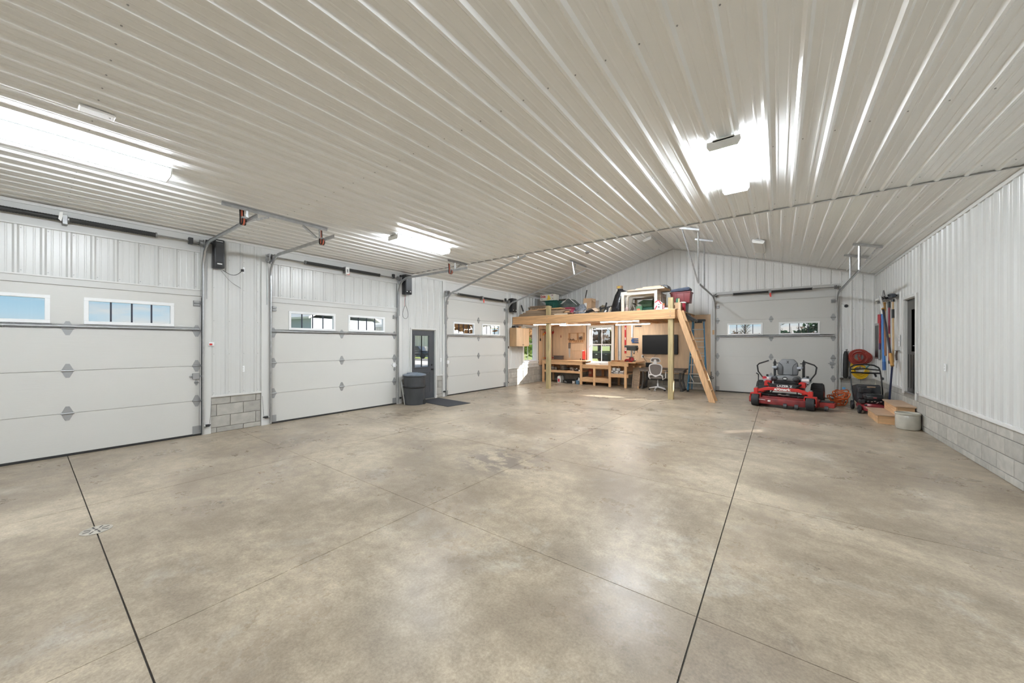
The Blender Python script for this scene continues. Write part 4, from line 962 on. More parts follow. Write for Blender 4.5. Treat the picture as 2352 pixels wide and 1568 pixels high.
MB().box(-0.185, -0.12, -0.15, -0.12, 0.40, 0.52).build('switch_plate', print_white, t, 0.004); MB().box(-0.168, -0.14, -0.16, -0.148, 0.44, 0.49).build('switch', red_plastic, t, 0.003)
MB().cyl((0.13, -0.05, 0.42), (0.13, -0.05, 0.33), 0.030, 12).build('quill', chrome, t); MB().cyl((0.13, -0.05, 0.33), (0.13, -0.05, 0.27), 0.022, 12, 0.012).build('chuck', black_metal, t)
for k in range(3):
    a = k*2*pi/3+0.5; MB().tube([(0.235, -0.02, 0.46), (0.25, -0.02+0.12*cos(a), 0.46+0.12*sin(a))], [0.007, 0.010], 6).build('feed_handle', black_metal, t)
# red vise in front of it
red_paint = mat('red_enamel', (0.36, 0.02, 0.03), 0.35, var=0.15, vscale=8)
t = thing('bench_vise', 'red bench vise on the corner of the drill press bench', 'vise', (3.86, 13.08, 0.945))
MB().lathe((0, 0, 0), [(0.085, 0), (0.085, 0.02), (0.05, 0.035), (0.05, 0.05)], 14).build('swivel_base', red_paint, t)
MB().box(-0.17, 0.0, -0.045, 0.045, 0.05, 0.11).build('body', red_paint, t, 0.012); MB().prism([(-0.05, 0.10), (0.0, 0.10), (0.0, 0.17), (-0.03, 0.17)], -0.06, 0.06, 'y').build('fixed_jaw', red_paint, t, 0.006)
MB().prism([(0.04, 0.05), (0.13, 0.05), (0.13, 0.10), (0.09, 0.17), (0.04, 0.17)], -0.06, 0.06, 'y').build('moving_jaw', red_paint, t, 0.008); MB().cyl((0.0, 0, 0.075), (0.20, 0, 0.075), 0.016, 10).build('screw', chrome, t)
MB().cyl((0.185, -0.10, 0.075), (0.185, 0.10, 0.075), 0.008, 8).build('handle', chrome, t); MB().box(-0.20, -0.17, -0.05, 0.05, 0.02, 0.09).build('anvil', red_paint, t, 0.006)
# parts boxes on the little shelf
for i, (x, w_, h_, y) in enumerate(((3.28, 0.11, 0.21, 13.0), (3.43, 0.13, 0.20, 13.02), (3.41, 0.10, 0.09, 12.93), (3.58, 0.11, 0.10, 12.96), (3.66, 0.085, 0.13, 13.05), (3.22, 0.08, 0.10, 12.94))):
    lbs = ('tall grey parts box at the window end of the small shelf', 'wide grey parts box in the middle of the small shelf', 'low white parts box before the wide grey one', 'low white parts box with black band', 'narrow grey parts box by the shelf post', 'small white parts box at the shelf corner')
    t = thing('parts_box', lbs[i], 'box', (x, y+0.05, 0.506), 0.1*(i % 3-1), 'parts boxes on the small shelf')
    MB().box(-w_/2, w_/2, -0.06, 0.06, 0, h_).build('carton', mat('grey_white_carton', (0.62, 0.62, 0.62), 0.6, rnd=0.15), t, 0.003); MB().box(-w_/2+.004, w_/2-.004, -0.0625, -0.06, h_*0.25, h_*0.52).build('band', print_black if i % 2 else steel_dark, t)
    MB().box(-w_/2-.002, w_/2+.002, -0.062, 0.062, h_-0.02, h_+0.002).build('lid', print_white, t, 0.002)
for i, (x, y, r_) in enumerate(((3.52, 13.25, 0.07), (3.38, 13.28, 0.06))):
    t = thing('wire_coil', ('dark coiled cord at the back of the small shelf', 'smaller dark coil behind the wide parts box')[i], 'coil', (x, y, 0.506))
    for k in range(3): MB().tube([(r_*cos(2*pi*j/14), r_*sin(2*pi*j/14)*0.6, 0.02+0.025*k+0.1*(i == 0)*0) for j in range(14)], 0.012, 6, closed=True).build('loop', rubber, t)
# clutter on the long bench shelf
burlap = mat('canvas_grey', (0.22, 0.19, 0.165), 0.9, var=0.2, vscale=12)
def lumpy(name, m, parent, c, r, n=14, amp=0.18, seed=1, flat=True):
    rd = random.Random(seed); q = MB(); q.ball((0, 0, 0), (1, 1, 1), n)
    ph = [(rd.uniform(0, 6.28), rd.uniform(1.5, 4.5), rd.uniform(-1, 1), rd.uniform(-1, 1), rd.uniform(-1, 1)) for _ in range(7)]
    v = []
    for x, y, z in q.v:
        k = 1+amp*sum(sin(f*(a*x+b*y+e*z)*2+p) for p, f, a, b, e in ph)/2.2
        zz = z*k; 
        if flat: zz = max(zz, -0.55)
        v.append((c[0]+x*k*r[0], c[1]+y*k*r[1], c[2]+(zz+0.55 if flat else zz)*r[2]))
    q.v = v; return q.build(name, m, parent, ang=60)
t = thing('canvas_sack', 'crumpled grey canvas sack on the long bench shelf', 'sack', (0.95, 13.45, 0.512)); lumpy('sack', burlap, t, (0, 0, 0), (0.16, 0.15, 0.16), seed=3); lumpy('fold', burlap, t, (0.02, -0.10, 0), (0.10, 0.06, 0.06), seed=5)
t = thing('paper_bucket', 'pale paper tub beside the canvas sack', 'tub', (0.82, 13.55, 0.512)); MB().lathe((0, 0, 0), [(0.09, 0), (0.10, 0.22), (0.105, 0.225), (0.098, 0.22), (0.088, 0.02)], 16).build('tub', mat('pale_tub', (0.50, 0.44, 0.38), 0.7), t); MB().lathe((0, 0, 0), [(0.107, 0.205), (0.109, 0.212), (0.107, 0.219)], 16).build('rim', board_white, t)
t = thing('angle_grinder', 'dark power tool lying on the long bench shelf', 'power tool', (1.22, 13.30, 0.512), 0.3); MB().tube([(-0.16, 0, 0.06), (0.02, 0, 0.065), (0.12, 0, 0.06)], [0.035, 0.040, 0.05], 10).build('body', black_plastic, t); MB().lathe((0.14, 0, 0.0), [(0.06, 0.01), (0.06, 0.016), (0.03, 0.03), (0.03, 0.07)], 14).build('disc_head', steel, t); MB().tube([(0.09, 0.0, 0.06), (0.09, 0.13, 0.09)], 0.015, 8).build('side_handle', rubber, t); MB().tube([(-0.16, 0, 0.06), (-0.24, 0.03, 0.02), (-0.28, 0.10, 0.01), (-0.20, 0.16, 0.01)], 0.006, 6).build('cord', rubber, t)
for i, (x, s, c) in enumerate(((0.48, 0.10, 'dull_metal_scrap'), (0.63, 0.08, 'dull_metal_scrap'), (1.38, 0.10, 'brown_tin'), (1.56, 0.07, 'dull_metal_scrap'))):
    m_ = mat(c, (0.16, 0.155, 0.14) if 'dull' in c else (0.15, 0.11, 0.09), 0.5, 0.4, var=0.3, vscale=14); t = thing('tin_can', ('squat metal tin by the treated post on the bench shelf', 'shorter metal tin next to the pale tub', 'brown tin right of the dark power tool', 'small metal tin toward the bench end')[i], 'tin', (x, 13.32, 0.512), 0, 'tins on the long bench shelf')
    MB().lathe((0, 0, 0), [(s*.75, 0), (s*.75, s*1.5), (s*.7, s*1.5), (s*.7, s*1.35)], 14).build('can', m_, t); MB().lathe((0, 0, 0), [(s*.76, s*.5), (s*.765, s*.5), (s*.765, s*1.2), (s*.76, s*1.2)], 14).build('label_band', mat('tin_label', (0.33, 0.30, 0.27), 0.6, rnd=0.2), t)
t = thing('glove_pair', 'dark and white work gloves at the end of the bench shelf', 'gloves', (1.78, 13.12, 0.512)); lumpy('glove', rubber, t, (-0.08, 0, 0), (0.11, 0.06, 0.035), seed=8); lumpy('cuff', print_white, t, (0.06, -0.02, 0), (0.05, 0.04, 0.04), seed=9)
# floor below the long bench
t = thing('jug', 'white and red plastic jug on the floor under the long bench', 'jug', (0.87, 13.20, 0), 0.4); MB().prism([(-0.075, 0.0), (0.075, 0.0), (0.078, 0.20), (0.03, 0.285), (-0.03, 0.285), (-0.078, 0.24)], -0.05, 0.05, 'y').build('bottle', print_white, t, 0.02, seg=2); MB().box(-0.06, 0.02, -0.054, -0.05, 0.03, 0.16).build('front_sticker', print_red, t); MB().cyl((0.0, 0, 0.28), (0.0, 0, 0.32), 0.02, 10).build('cap', print_red, t); MB().tube([(0.03, 0, 0.28), (0.085, 0, 0.24), (0.075, 0, 0.15)], 0.014, 8).build('handle', print_white, t)
t = thing('oil_bottle', 'grey bottle beside the white jug under the bench', 'bottle', (1.02, 13.22, 0)); MB().lathe((0, 0, 0), [(0.06, 0), (0.062, 0.20), (0.03, 0.27), (0.022, 0.30)], 14).build('bottle', mat('grey_bottle', (0.20, 0.195, 0.18), 0.4), t); MB().cyl((0, 0, 0.295), (0, 0, 0.325), 0.026, 10).build('cap', black_plastic, t)
t = thing('drain_pan', 'wide black oil pan under the long bench', 'pan', (1.32, 13.22, 0)); MB().lathe((0, 0, 0), [(0.22, 0), (0.26, 0.12), (0.275, 0.135), (0.25, 0.13), (0.21, 0.02)], 24, sx=1.05, sy=0.75).build('tray', rubber, t); MB().box(-0.13, -0.02, -0.18, -0.165, 0.04, 0.11).build('spout_panel', steel_dark, t, 0.004)
t = thing('black_bag', 'black drawstring bag on the floor at the bench end', 'bag', (1.72, 13.42, 0)); lumpy('sack', rubber, t, (0, 0, 0), (0.19, 0.14, 0.16), seed=14); lumpy('knot', rubber, t, (0.03, -0.05, 0.20), (0.05, 0.05, 0.04), seed=15)
t = thing('lunch_crate', 'small crate with a white letter H beside the black bag', 'crate', (1.585, 13.14, 0)); MB().box(-0.07, 0.07, -0.06, 0.06, 0, 0.12).build('crate', mat('taupe_crate', (0.25, 0.20, 0.17), 0.6), t, 0.006); MB().tube([(-0.06, 0, 0.12), (-0.03, 0, 0.19), (0.03, 0, 0.19), (0.06, 0, 0.12)], 0.008, 6).build('handle', black_plastic, t); writing('H', 0.11, print_white, 'letter', t, FRONT(0, -0.061, 0.06), bold=0.004)
t = thing('blue_tub', 'small blue plastic tub with papers at the bench leg', 'tub', (1.755, 13.09, 0)); MB().lathe((0, 0, 0), [(0.065, 0), (0.08, 0.14), (0.086, 0.145), (0.074, 0.14), (0.06, 0.02)], 16).build('tub', mat('dusty_blue', (0.10, 0.20, 0.31), 0.45), t)
for k, (x, a) in enumerate(((0.02, 0.25), (0.06, 0.5))): MB().bar((x-0.02, 0.0, 0.03), (x+a*0.12, 0.02, 0.26), 0.05, 0.006, upv=(0, 1, 0)).build('paper_roll', print_white, t)
t = thing('red_cooler', 'small dark red box tucked behind the bench leg', 'box', (1.85, 13.22, 0)); MB().box(-0.04, 0.04, -0.06, 0.08, 0, 0.15).build('case', red_paint, t, 0.01); MB().box(-0.042, 0.042, -0.062, 0.082, 0.12, 0.155).build('lid', black_plastic, t, 0.006)
t = thing('red_crate', 'orange red toolbox on the floor under the low worktable', 'toolbox', (2.12, 13.55, 0.296)); MB().box(-0.08, 0.08, -0.07, 0.07, 0, 0.30).build('case', mat('brick_red_plastic', (0.36, 0.07, 0.035), 0.5), t, 0.01); MB().box(-0.05, 0.05, -0.076, -0.07, 0.10, 0.20).build('latch', cardboard, t, 0.003)
# ================================================================ tool rack on the plywood
t = thing('tool_rack', 'shallow pine wall rack with two bays and notched lower rail', 'rack', (1.29, DF-0.016, 1.60)); 
def rk(n, m, a, b, c, d_, e, f): return MB().box(a-1.29, b-1.29, -d_, -c, e-1.60, f-1.60).build(n, m, t, 0.002)
rk('back', plywood, 0.96, 1.64, 0.0, 0.010, 1.30, 2.06)
for x in (0.95, 1.34, 1.625): rk('divider', pine_z, x, x+0.018, 0.01, 0.14, 1.76, 2.06)
rk('shelf', pine_x, 0.95, 1.645, 0.01, 0.15, 1.742, 1.762); rk('top_board', pine_x, 0.95, 1.645, 0.01, 0.14, 2.05, 2.068)
rk('lower_rail', pine_x, 0.93, 1.63, 0.10, 0.118, 1.655, 1.685)
for i in range(8): rk('tooth', pine_z, 0.955+i*0.083, 0.978+i*0.083, 0.03, 0.118, 1.685, 1.742)
rk('lower_back', plywood, 1.0, 1.62, 0.012, 0.02, 1.30, 1.64)
t = thing('hand_plane', 'dark low hand plane lying in the rack bay', 'hand plane', (1.08, DF-0.08, 1.763)); MB().box(-0.11, 0.11, -0.03, 0.03, 0, 0.022).build('sole', black_metal, t, 0.003); MB().tube([(0.05, 0, 0.02), (0.065, 0, 0.06)], [0.014, 0.018], 8).build('tote', mat('dark_walnut', (0.08, 0.035, 0.02), 0.4), t); MB().ball((-0.07, 0, 0.035), 0.018, 8).build('front_knob', MATS['dark_walnut'], t)
for i, x in enumerate((1.43, 1.47, 1.51, 1.55)):
    t = thing('chisel', ('first dark handled chisel standing in the rack bay', 'second chisel with a white cap in the rack bay', 'third dark handled chisel in the rack bay', 'fourth dark handled chisel next to the rack end')[i], 'chisel', (x, DF-0.09, 1.763), 0, 'chisels in the rack')
    MB().lathe((0, 0, 0), [(0.006, 0), (0.013, 0.03), (0.014, 0.11), (0.010, 0.125)], 8).build('handle', MATS['dark_walnut'], t); MB().lathe((0, 0, 0), [(0.012, 0.12), (0.015, 0.125), (0.015, 0.15), (0.010, 0.155)], 8).build('cap', print_white if i == 1 else chrome, t)
t = thing('hand_saw', 'hand saw hanging left of the pine rack', 'saw', (0.935, DF-0.03, 1.30)); MB().prism([(-0.045, 0.10), (0.045, 0.10), (0.03, -0.30), (-0.02, -0.30)], -0.006, -0.003, 'y').build('blade', mat('saw_plate', (0.62, 0.60, 0.60), 0.3, 0.6), t); MB().prism([(-0.05, 0.10), (0.05, 0.10), (0.055, 0.34), (0.0, 0.36), (-0.05, 0.33)], -0.018, 0.008, 'y').build('handle', mat('grey_brown_wood', (0.21, 0.16, 0.13), 0.5), t, 0.008); MB().cyl((0.03, -0.02, 0.42), (0.03, 0.012, 0.42), 0.008, 8).build('hook', black_metal, t); MB().tube([(0.03, -0.01, 0.42), (0.02, -0.008, 0.35)], 0.004, 5).build('hang_loop', black_metal, t)
t = thing('tape_measure', 'small dark tape measure hooked on the rack side', 'tape measure', (0.915, DF-0.045, 1.80)); MB().lathe((0, 0, 0), [(0.03, 0.02), (0.036, 0.016), (0.036, -0.016), (0.03, -0.02)], 14, 'y').build('case', black_plastic, t); MB().box(-0.02, 0.02, -0.03, 0.028, 0.034, 0.05).build('clip', chrome, t, 0.003)
t = thing('whetstone_block', 'grey brown metal box standing on the long bench', 'box', (0.52, 13.75, 0.925)); MB().box(-0.20, 0.22, -0.07, 0.07, 0, 0.16).build('case', mat('dull_grey_box', (0.12, 0.10, 0.09), 0.5, var=0.2, vscale=6), t, 0.006); MB().box(-0.205, 0.225, -0.075, 0.075, 0.13, 0.165).build('lid', MATS['dull_grey_box'], t, 0.004)
t = thing('red_handle_pull', 'small dangling pull cord with brown tip on the plywood', 'pull cord', (0.52, DF-0.03, 1.95)); MB().tube([(0, 0, 0.33), (0, -0.004, 0.10), (0, -0.006, 0.0)], 0.003, 5).build('cord', cardboard, t); MB().lathe((0, -0.006, -0.06), [(0.006, 0.10), (0.022, 0.05), (0.026, 0.0), (0.012, -0.02)], 10).build('pull', mat('faded_red_brown', (0.42, 0.17, 0.12), 0.6), t)
for i, (x, h_) in enumerate(((1.665, 0.40), (1.735, 0.36))):
    t = thing('red_clamp', ('tall red quick clamp standing on the long bench by the window', 'shorter red quick clamp next to the tall one')[i], 'clamp', (x, 13.78, 0.925), 0, 'red clamps by the window')
    MB().box(-0.026, 0.026, -0.02, 0.02, 0.02, h_).build('bar', mat('clamp_red', (0.72, 0.035, 0.025), 0.4), t, 0.006); MB().box(-0.03, 0.03, -0.06, 0.02, h_-.03, h_+.02).build('jaw', print_white if i == 0 else MATS['clamp_red'], t, 0.008); MB().box(-0.035, 0.035, -0.06, 0.03, 0.0, 0.03).build('foot', black_plastic, t, 0.006)
t = thing('small_bottle', 'small black bottle with white top beside the red clamps', 'bottle', (1.57, 13.72, 0.925)); MB().lathe((0, 0, 0), [(0.016, 0), (0.016, 0.06), (0.008, 0.08)], 10).build('bottle', black_plastic, t); MB().cyl((0, 0, 0.075), (0, 0, 0.10), 0.009, 8).build('cap', print_white, t)
# corner bar clamps
for i, (x, y, zt, m_) in enumerate(((0.06, 13.25, 2.08, 'o'), (0.08, 13.36, 2.14, 'r'), (0.07, 13.48, 2.16, 'r'), (0.09, 13.60, 2.18, 'r'), (0.07, 13.72, 2.12, 'r'), (0.16, 13.86, 2.16, 'r'))):
    t = thing('bar_clamp', ('bar clamp with orange head hanging next to the left window', 'long bar clamp with red head, next in the corner row', 'long bar clamp with red head, third in the corner row', 'long bar clamp with red head, fourth in the corner row', 'long bar clamp with red head, fifth in the corner row', 'long bar clamp with red head deep in the corner')[i], 'clamp', (x, y, 0.95), 0, 'bar clamps hanging in the corner')
    MB().box(-0.008, 0.008, -0.012, 0.012, 0.0 if i else -0.35, zt-0.95).build('bar', mat('oiled_steel', (0.085, 0.06, 0.045), 0.45, 0.5) if i % 2 else mat('pale_bar', (0.62, 0.60, 0.56), 0.4, 0.3), t, 0.002)
    hm = mat('clamp_head_red', (0.45, 0.03, 0.03), 0.4) if m_ == 'r' else mat('clamp_head_orange', (0.75, 0.36, 0.09), 0.4); zz = zt-0.95
    MB().prism([(-0.02, zz-0.02), (0.07, zz-0.01), (0.07, zz-0.05), (0.02, zz-0.13), (-0.02, zz-0.13)], -0.022, 0.022, 'y').build('head', hm, t, 0.006); MB().cyl((0.05, 0, zz-0.10), (0.05, 0, zz+0.05), 0.007, 8).build('screw', black_metal, t); MB().cyl((0.05, -0.03, zz+0.05), (0.05, 0.03, zz+0.05), 0.005, 6).build('pin', black_metal, t)
    MB().box(-0.02, 0.06, -0.018, 0.018, 0.02, 0.06).build('sliding_jaw', hm, t, 0.005)
t = thing('clamp_rail', 'thin dark rail holding the bar clamps in the corner', 'rail', (0.03, 13.55, 2.20)); MB().box(-0.014, 0.03, -0.40, 0.40, -0.01, 0.012).build('rail', black_metal, t, 0.002); 
for k in range(4): MB().cyl((0.0, -0.33+k*0.21, 0.0), (0.10, -0.33+k*0.21, 0.015), 0.006, 6).build('peg', black_metal, t)
t = thing('trim_saw', 'small saw with dark grip hanging by the left window casing', 'saw', (0.02, 13.06, 1.85)); MB().box(-0.004, 0.012, -0.025, 0.025, -0.02, 0.36).build('sheath', cardboard, t, 0.003); MB().box(-0.004, 0.03, -0.03, 0.03, -0.13, -0.02).build('grip', rubber, t, 0.008); MB().cyl((0.004, 0, 0.36), (0.03, 0, 0.37), 0.01, 6).build('peg', print_red, t)
# right of the window: guide rail, red level, board, white strip
t = thing('pine_board', 'narrow pine board standing right of the window', 'board', (2.985, DF-0.03, 0.95)); MB().box(-0.03, 0.03, -0.022, 0.012, 0.0, 1.42).build('board', pine_z, t, 0.003); MB().box(-0.031, 0.031, -0.0225, -0.018, 1.36, 1.40).build('end_stain', cardboard, t)
t = thing('guide_rail', 'pale grey saw guide rail hanging on the plywood', 'guide rail', (3.145, DF-0.03, 0.96)); MB().box(-0.065, 0.065, -0.012, 0.012, 0.0, 1.42).build('extrusion', mat('pale_anodised', (0.68, 0.69, 0.71), 0.35, 0.3), t, 0.002); 
for x in (-0.066, 0.048): MB().box(x, x+0.018, -0.016, -0.010, 0.0, 1.42).build('edge_strip', black_plastic, t)
MB().box(-0.03, -0.005, -0.0128, -0.012, 0.16, 0.36).build('print_mark', steel, t)
t = thing('red_level', 'long red spirit level hanging beside the guide rail', 'level', (3.37, DF-0.03, 1.23)); MB().box(-0.032, 0.032, -0.014, 0.012, 0.0, 1.15).build('body', mat('level_red', (0.50, 0.025, 0.03), 0.4), t, 0.003)
for z in (0.18, 0.575, 0.97): MB().box(-0.018, 0.018, -0.017, -0.010, z-0.05, z+0.05).build('vial_window', print_white, t, 0.003)
t = thing('white_strip', 'white trim strip standing against the plywood near the clamps', 'trim strip', (3.63, DF-0.03, 1.85)); MB().box(-0.035, 0.02, -0.012, 0.012, 0, 0.72).build('strip', vinyl_white, t, 0.002); MB().box(0.024, 0.04, -0.012, 0.012, 0, 0.72).build('edge', steel, t, 0.002)
blue_p = mat('clamp_blue', (0.03, 0.09, 0.26), 0.45)
t = thing('blue_hanger', 'blue wall bracket with three prongs above the drill press', 'bracket', (3.66, DF-0.016, 1.73)); MB().prism([(-0.06, 0.0), (-0.02, 0.09), (0.04, 0.09), (0.04, -0.09), (-0.02, -0.09)], -0.05, 0.0, 'y').build('plate', blue_p, t, 0.006)
for z in (0.07, 0.0, -0.07): MB().box(0.03, 0.21, -0.045, -0.015, z-0.016, z+0.016).build('prong', blue_p, t, 0.005)
for z in (0.06, -0.06): MB().cyl((0.0, -0.055, z), (0.0, -0.048, z), 0.008, 6).build('screw', chrome, t)
t = thing('peg_rail', 'short black tool rail high on the plywood under the strip light', 'rail', (3.85, DF-0.02, 2.275)); MB().box(-0.11, 0.14, -0.03, 0.0, -0.018, 0.018).build('rail', black_metal, t, 0.004)
for k in range(5): MB().cyl((-0.08+k*0.05, -0.06, 0.0), (-0.08+k*0.05, -0.02, 0.0), 0.009, 6).build('peg', black_metal, t)
# television, desk, chair
t = thing('television', 'large black flat television on the plywood wall', 'television', (4.655, DF-0.016, 1.58)); MB().box(-0.625, 0.625, -0.075, -0.03, -0.355, 0.355).build('cabinet', black_plastic, t, 0.008)
MB().box(-0.612, 0.612, -0.079, -0.074, -0.340, 0.343).build('screen', mat('tv_screen', (0.012, 0.013, 0.015), 0.25, spec=0.4), t); MB().box(-0.2, 0.2, -0.03, 0.0, -0.15, 0.15).build('wall_mount', black_metal, t)
t = thing('tv_cable', 'thin grey cable drooping from the television to the outlet', 'cable', (4.05, DF-0.03, 1.13)); MB().tube([(0, -0.012, 0), (0.10, -0.02, -0.07), (0.24, -0.02, -0.10), (0.36, -0.02, -0.06), (0.46, -0.025, 0.05), (0.52, -0.03, 0.10)], 0.006, 6).build('wire', steel_dark, t); MB().tube([(0, -0.012, -0.02), (0.10, -0.03, -0.15), (0.22, -0.04, -0.34), (0.26, -0.06, -0.37)], 0.006, 6).build('desk_wire', rubber, t); MB().box(-0.02, 0.02, -0.03, -0.012, -0.03, 0.02).build('plug', black_plastic, t, 0.004)
desk_w = mat('grey_oak', (0.125, 0.098, 0.082), 0.5, var=0.22, vscale=6, stretch=(0.5, 6, 6)); desk_d = mat('dark_grey_steel', (0.05, 0.046, 0.043), 0.45)
t = thing('desk', 'dark grey wood trestle desk with slim drawers under the television', 'desk', (4.90, 13.12, 0)); D = lambda n, m, *a: MB().box(*a).build(n, m, t, 0.004)
D('top', desk_w, -0.76, 0.76, 0, 0.62, 0.715, 0.75)
for s in (-1, 1):
    dr = D('drawer', desk_w, s*0.53-0.20, s*0.53+0.20, 0.0, 0.5, 0.62, 0.712); MB().box(s*0.53-0.16, s*0.53+0.16, -0.006, 0.0, 0.635, 0.695).build('front_panel', mat('desk_front', (0.20, 0.165, 0.14), 0.5), dr, 0.003); MB().cyl((s*0.53, -0.006, 0.665), (s*0.53, -0.022, 0.665), 0.010, 8).build('knob', black_metal, dr)
    for y in (0.05, 0.55): MB().prism([(s*0.62-0.035, 0.62), (s*0.62+0.035, 0.62), (s*0.60+0.02, 0.33), (s*0.66+0.04, 0.03), (s*0.66-0.035, 0.03), (s*0.60-0.03, 0.33)], y-0.02, y+0.02, 'y').build('leg', desk_d, t, 0.004)
    D('foot_rail', desk_d, s*0.66-0.04, s*0.66+0.04, -0.01, 0.60, 0.0, 0.05)
D('stretcher', desk_d, -0.60, 0.60, 0.52, 0.56, 0.28, 0.36)
t = thing('laptop_box', 'flat black box standing on the desk beside the chair', 'box', (4.37, 13.55, 0.75)); MB().box(-0.10, 0.12, -0.03, 0.05, 0, 0.17).build('case', black_plastic, t, 0.005); MB().box(-0.08, 0.10, -0.033, -0.03, 0.02, 0.15).build('front', MATS['tv_screen'], t)
cw = mat('chair_white', (0.80, 0.80, 0.82), 0.35); mesh_g = mat('grey_mesh', (0.175, 0.155, 0.145), 0.8, var=0.12, vscale=60)
t = thing('office_chair', 'white framed office chair with grey mesh back at the desk', 'office chair', (4.83, 13.03, 0), radians(176))
# local: chair faces +y (towards... the desk); the back is on the camera side
def ring(pts, r, name, m, closed=True, n=8): return MB().tube(pts, r, n, closed).build(name, m, t)
seat = lumpy('seat', mesh_g, t, (0, 0.02, 0.40), (0.245, 0.24, 0.085), n=18, amp=0.02, seed=2)
MB().box(-0.20, 0.20, -0.14, 0.18, 0.375, 0.405).build('seat_pan', black_plastic, t, 0.02)
def sup(a, p=2.6): return (abs(cos(a))**(2/p)*(1 if cos(a) >= 0 else -1), abs(sin(a))**(2/p)*(1 if sin(a) >= 0 else -1))
bk = 0.225
def back_pt(x, z): return (x, 0.24+0.03*((z-0.5)/0.4)-0.05*(x/0.24)**2*0.6, z)
pts = []
for i in range(28):
    a = 2*pi*i/28; c_, s_ = sup(a, 3.0); wdt = 0.20+0.035*s_; pts.append(back_pt(c_*wdt, 0.72+0.20*s_))
ring(pts, 0.021, 'back_frame', cw)
g = MB(); n = len(pts); cpt = back_pt(0, 0.72); g.v = [cpt]+[tuple(p) for p in pts]; g.f = [(0, 1+i, 1+(i+1) % n) for i in range(n)]
g.v += [(x, y+0.006, z) for x, y, z in g.v]; m_ = n+1; g.f += [(m_, m_+1+(i+1) % n, m_+1+i) for i in range(n)]; g.build('back_mesh', mesh_g, t)
pts = []
for i in range(20):
    a = 2*pi*i/20; c_, s_ = sup(a, 4); pts.append(back_pt(c_*(0.15-0.02*s_), 1.055+0.07*s_))
ring(pts, 0.016, 'headrest_frame', cw); n = len(pts)
g = MB(); g.v = [back_pt(0, 1.055)]+pts; g.f = [(0, 1+i, 1+(i+1) % n) for i in range(n)]; g.v += [(x, y+0.006, z) for x, y, z in g.v]; m_ = n+1; g.f += [(m_, m_+1+(i+1) % n, m_+1+i) for i in range(n)]; g.build('headrest_mesh', mesh_g, t)
y_ = back_pt(0, 1.0)[1]; MB().prism([(-0.06, 0.92), (0.06, 0.92), (0.045, 1.02), (0.03, 1.08), (-0.03, 1.08), (-0.045, 1.02)], y_-0.005, y_+0.03, 'y').build('headrest_stem', cw, t, 0.01)
for s in (-1, 1):
    MB().tube([back_pt(s*0.19, 0.56), (s*0.225, 0.22, 0.50), (s*0.22, 0.16, 0.40), (s*0.14, 0.10, 0.385)], [0.022, 0.026, 0.022, 0.018], 8).build('side_upright', cw, t)
    MB().tube([back_pt(s*0.20, 0.54), (s*0.10, 0.235, 0.55), (0, 0.235, 0.485)], [0.018, 0.024, 0.026], 8).build('lumbar_frame', cw, t)
    MB().tube([(s*0.22, 0.10, 0.42), (s*0.285, 0.10, 0.45), (s*0.285, 0.09, 0.66)], 0.018, 8).build('arm_post', cw, t); MB().box(s*0.285-0.035, s*0.285+0.035, -0.14, 0.16, 0.66, 0.70).build('armrest', mesh_g, t, 0.012)
MB().cyl((0, 0.02, 0.20), (0, 0.02, 0.375), 0.016, 12).build('gas_lift', cw, t); MB().cyl((0, 0.02, 0.09), (0, 0.02, 0.24), 0.027, 12).build('column', cw, t)
MB().tube([(-0.05, 0.05, 0.365), (-0.22, 0.08, 0.355)], [0.008, 0.014], 6).build('tilt_lever', black_plastic, t)
for k in range(5):
    a = 2*pi*k/5+0.30; c_, s_ = cos(a), sin(a)
    MB().tube([(0.02*c_, 0.02+0.02*s_, 0.115), (0.15*c_, 0.02+0.15*s_, 0.10), (0.275*c_, 0.02+0.275*s_, 0.07)], [0.026, 0.022, 0.016], 8).build('base_arm', cw, t)
    cs = MB(); 
    for e_ in (-0.016, 0.016): cs.cyl((0.275*c_-s_*e_-s_*0.006, 0.02+0.275*s_+c_*e_+c_*0.006, 0.027), (0.275*c_-s_*e_+s_*0.006, 0.02+0.275*s_+c_*e_-c_*0.006, 0.027), 0.027, 12)
    cs.build('caster', cw if k % 2 else black_plastic, t)
# sawhorse between bench and desk
t = thing('sawhorse', 'rough pine sawhorse standing between the bench and the desk', 'sawhorse', (4.02, 13.12, 0))
MB().box(-0.05, 0.19, 0.25, 0.45, 0.74, 0.79).build('top_beam', pine_x, t, 0.004)
for x in (-0.09, 0.14): MB().box(x, x+0.07, -0.01, 0.55, 0.75, 0.80).build('cap', pine_y, t, 0.004)
MB().bar((-0.02, 0.02, 0.0), (-0.02, 0.18, 0.76), 0.22, 0.02, upv=(0, 1, 0.2)).build('panel', lumber_old, t, 0.003)
for x in (-0.10, 0.11): MB().bar((x, 0.0, 0.0), (x+0.01, 0.22, 0.75), 0.04, 0.07).build('leg', lumber_old, t, 0.003); MB().bar((x, 0.62, 0.0), (x+0.01, 0.42, 0.75), 0.04, 0.07).build('leg', lumber_old, t, 0.003)
MB().box(-0.10, 0.13, 0.03, 0.55, 0.05, 0.10).build('brace', lumber_old, t, 0.003); MB().lathe((0.12, -0.03, 0.03), [(0.03, -0.05), (0.03, 0.06)], 10, 'z').build('block', pine_z, t)
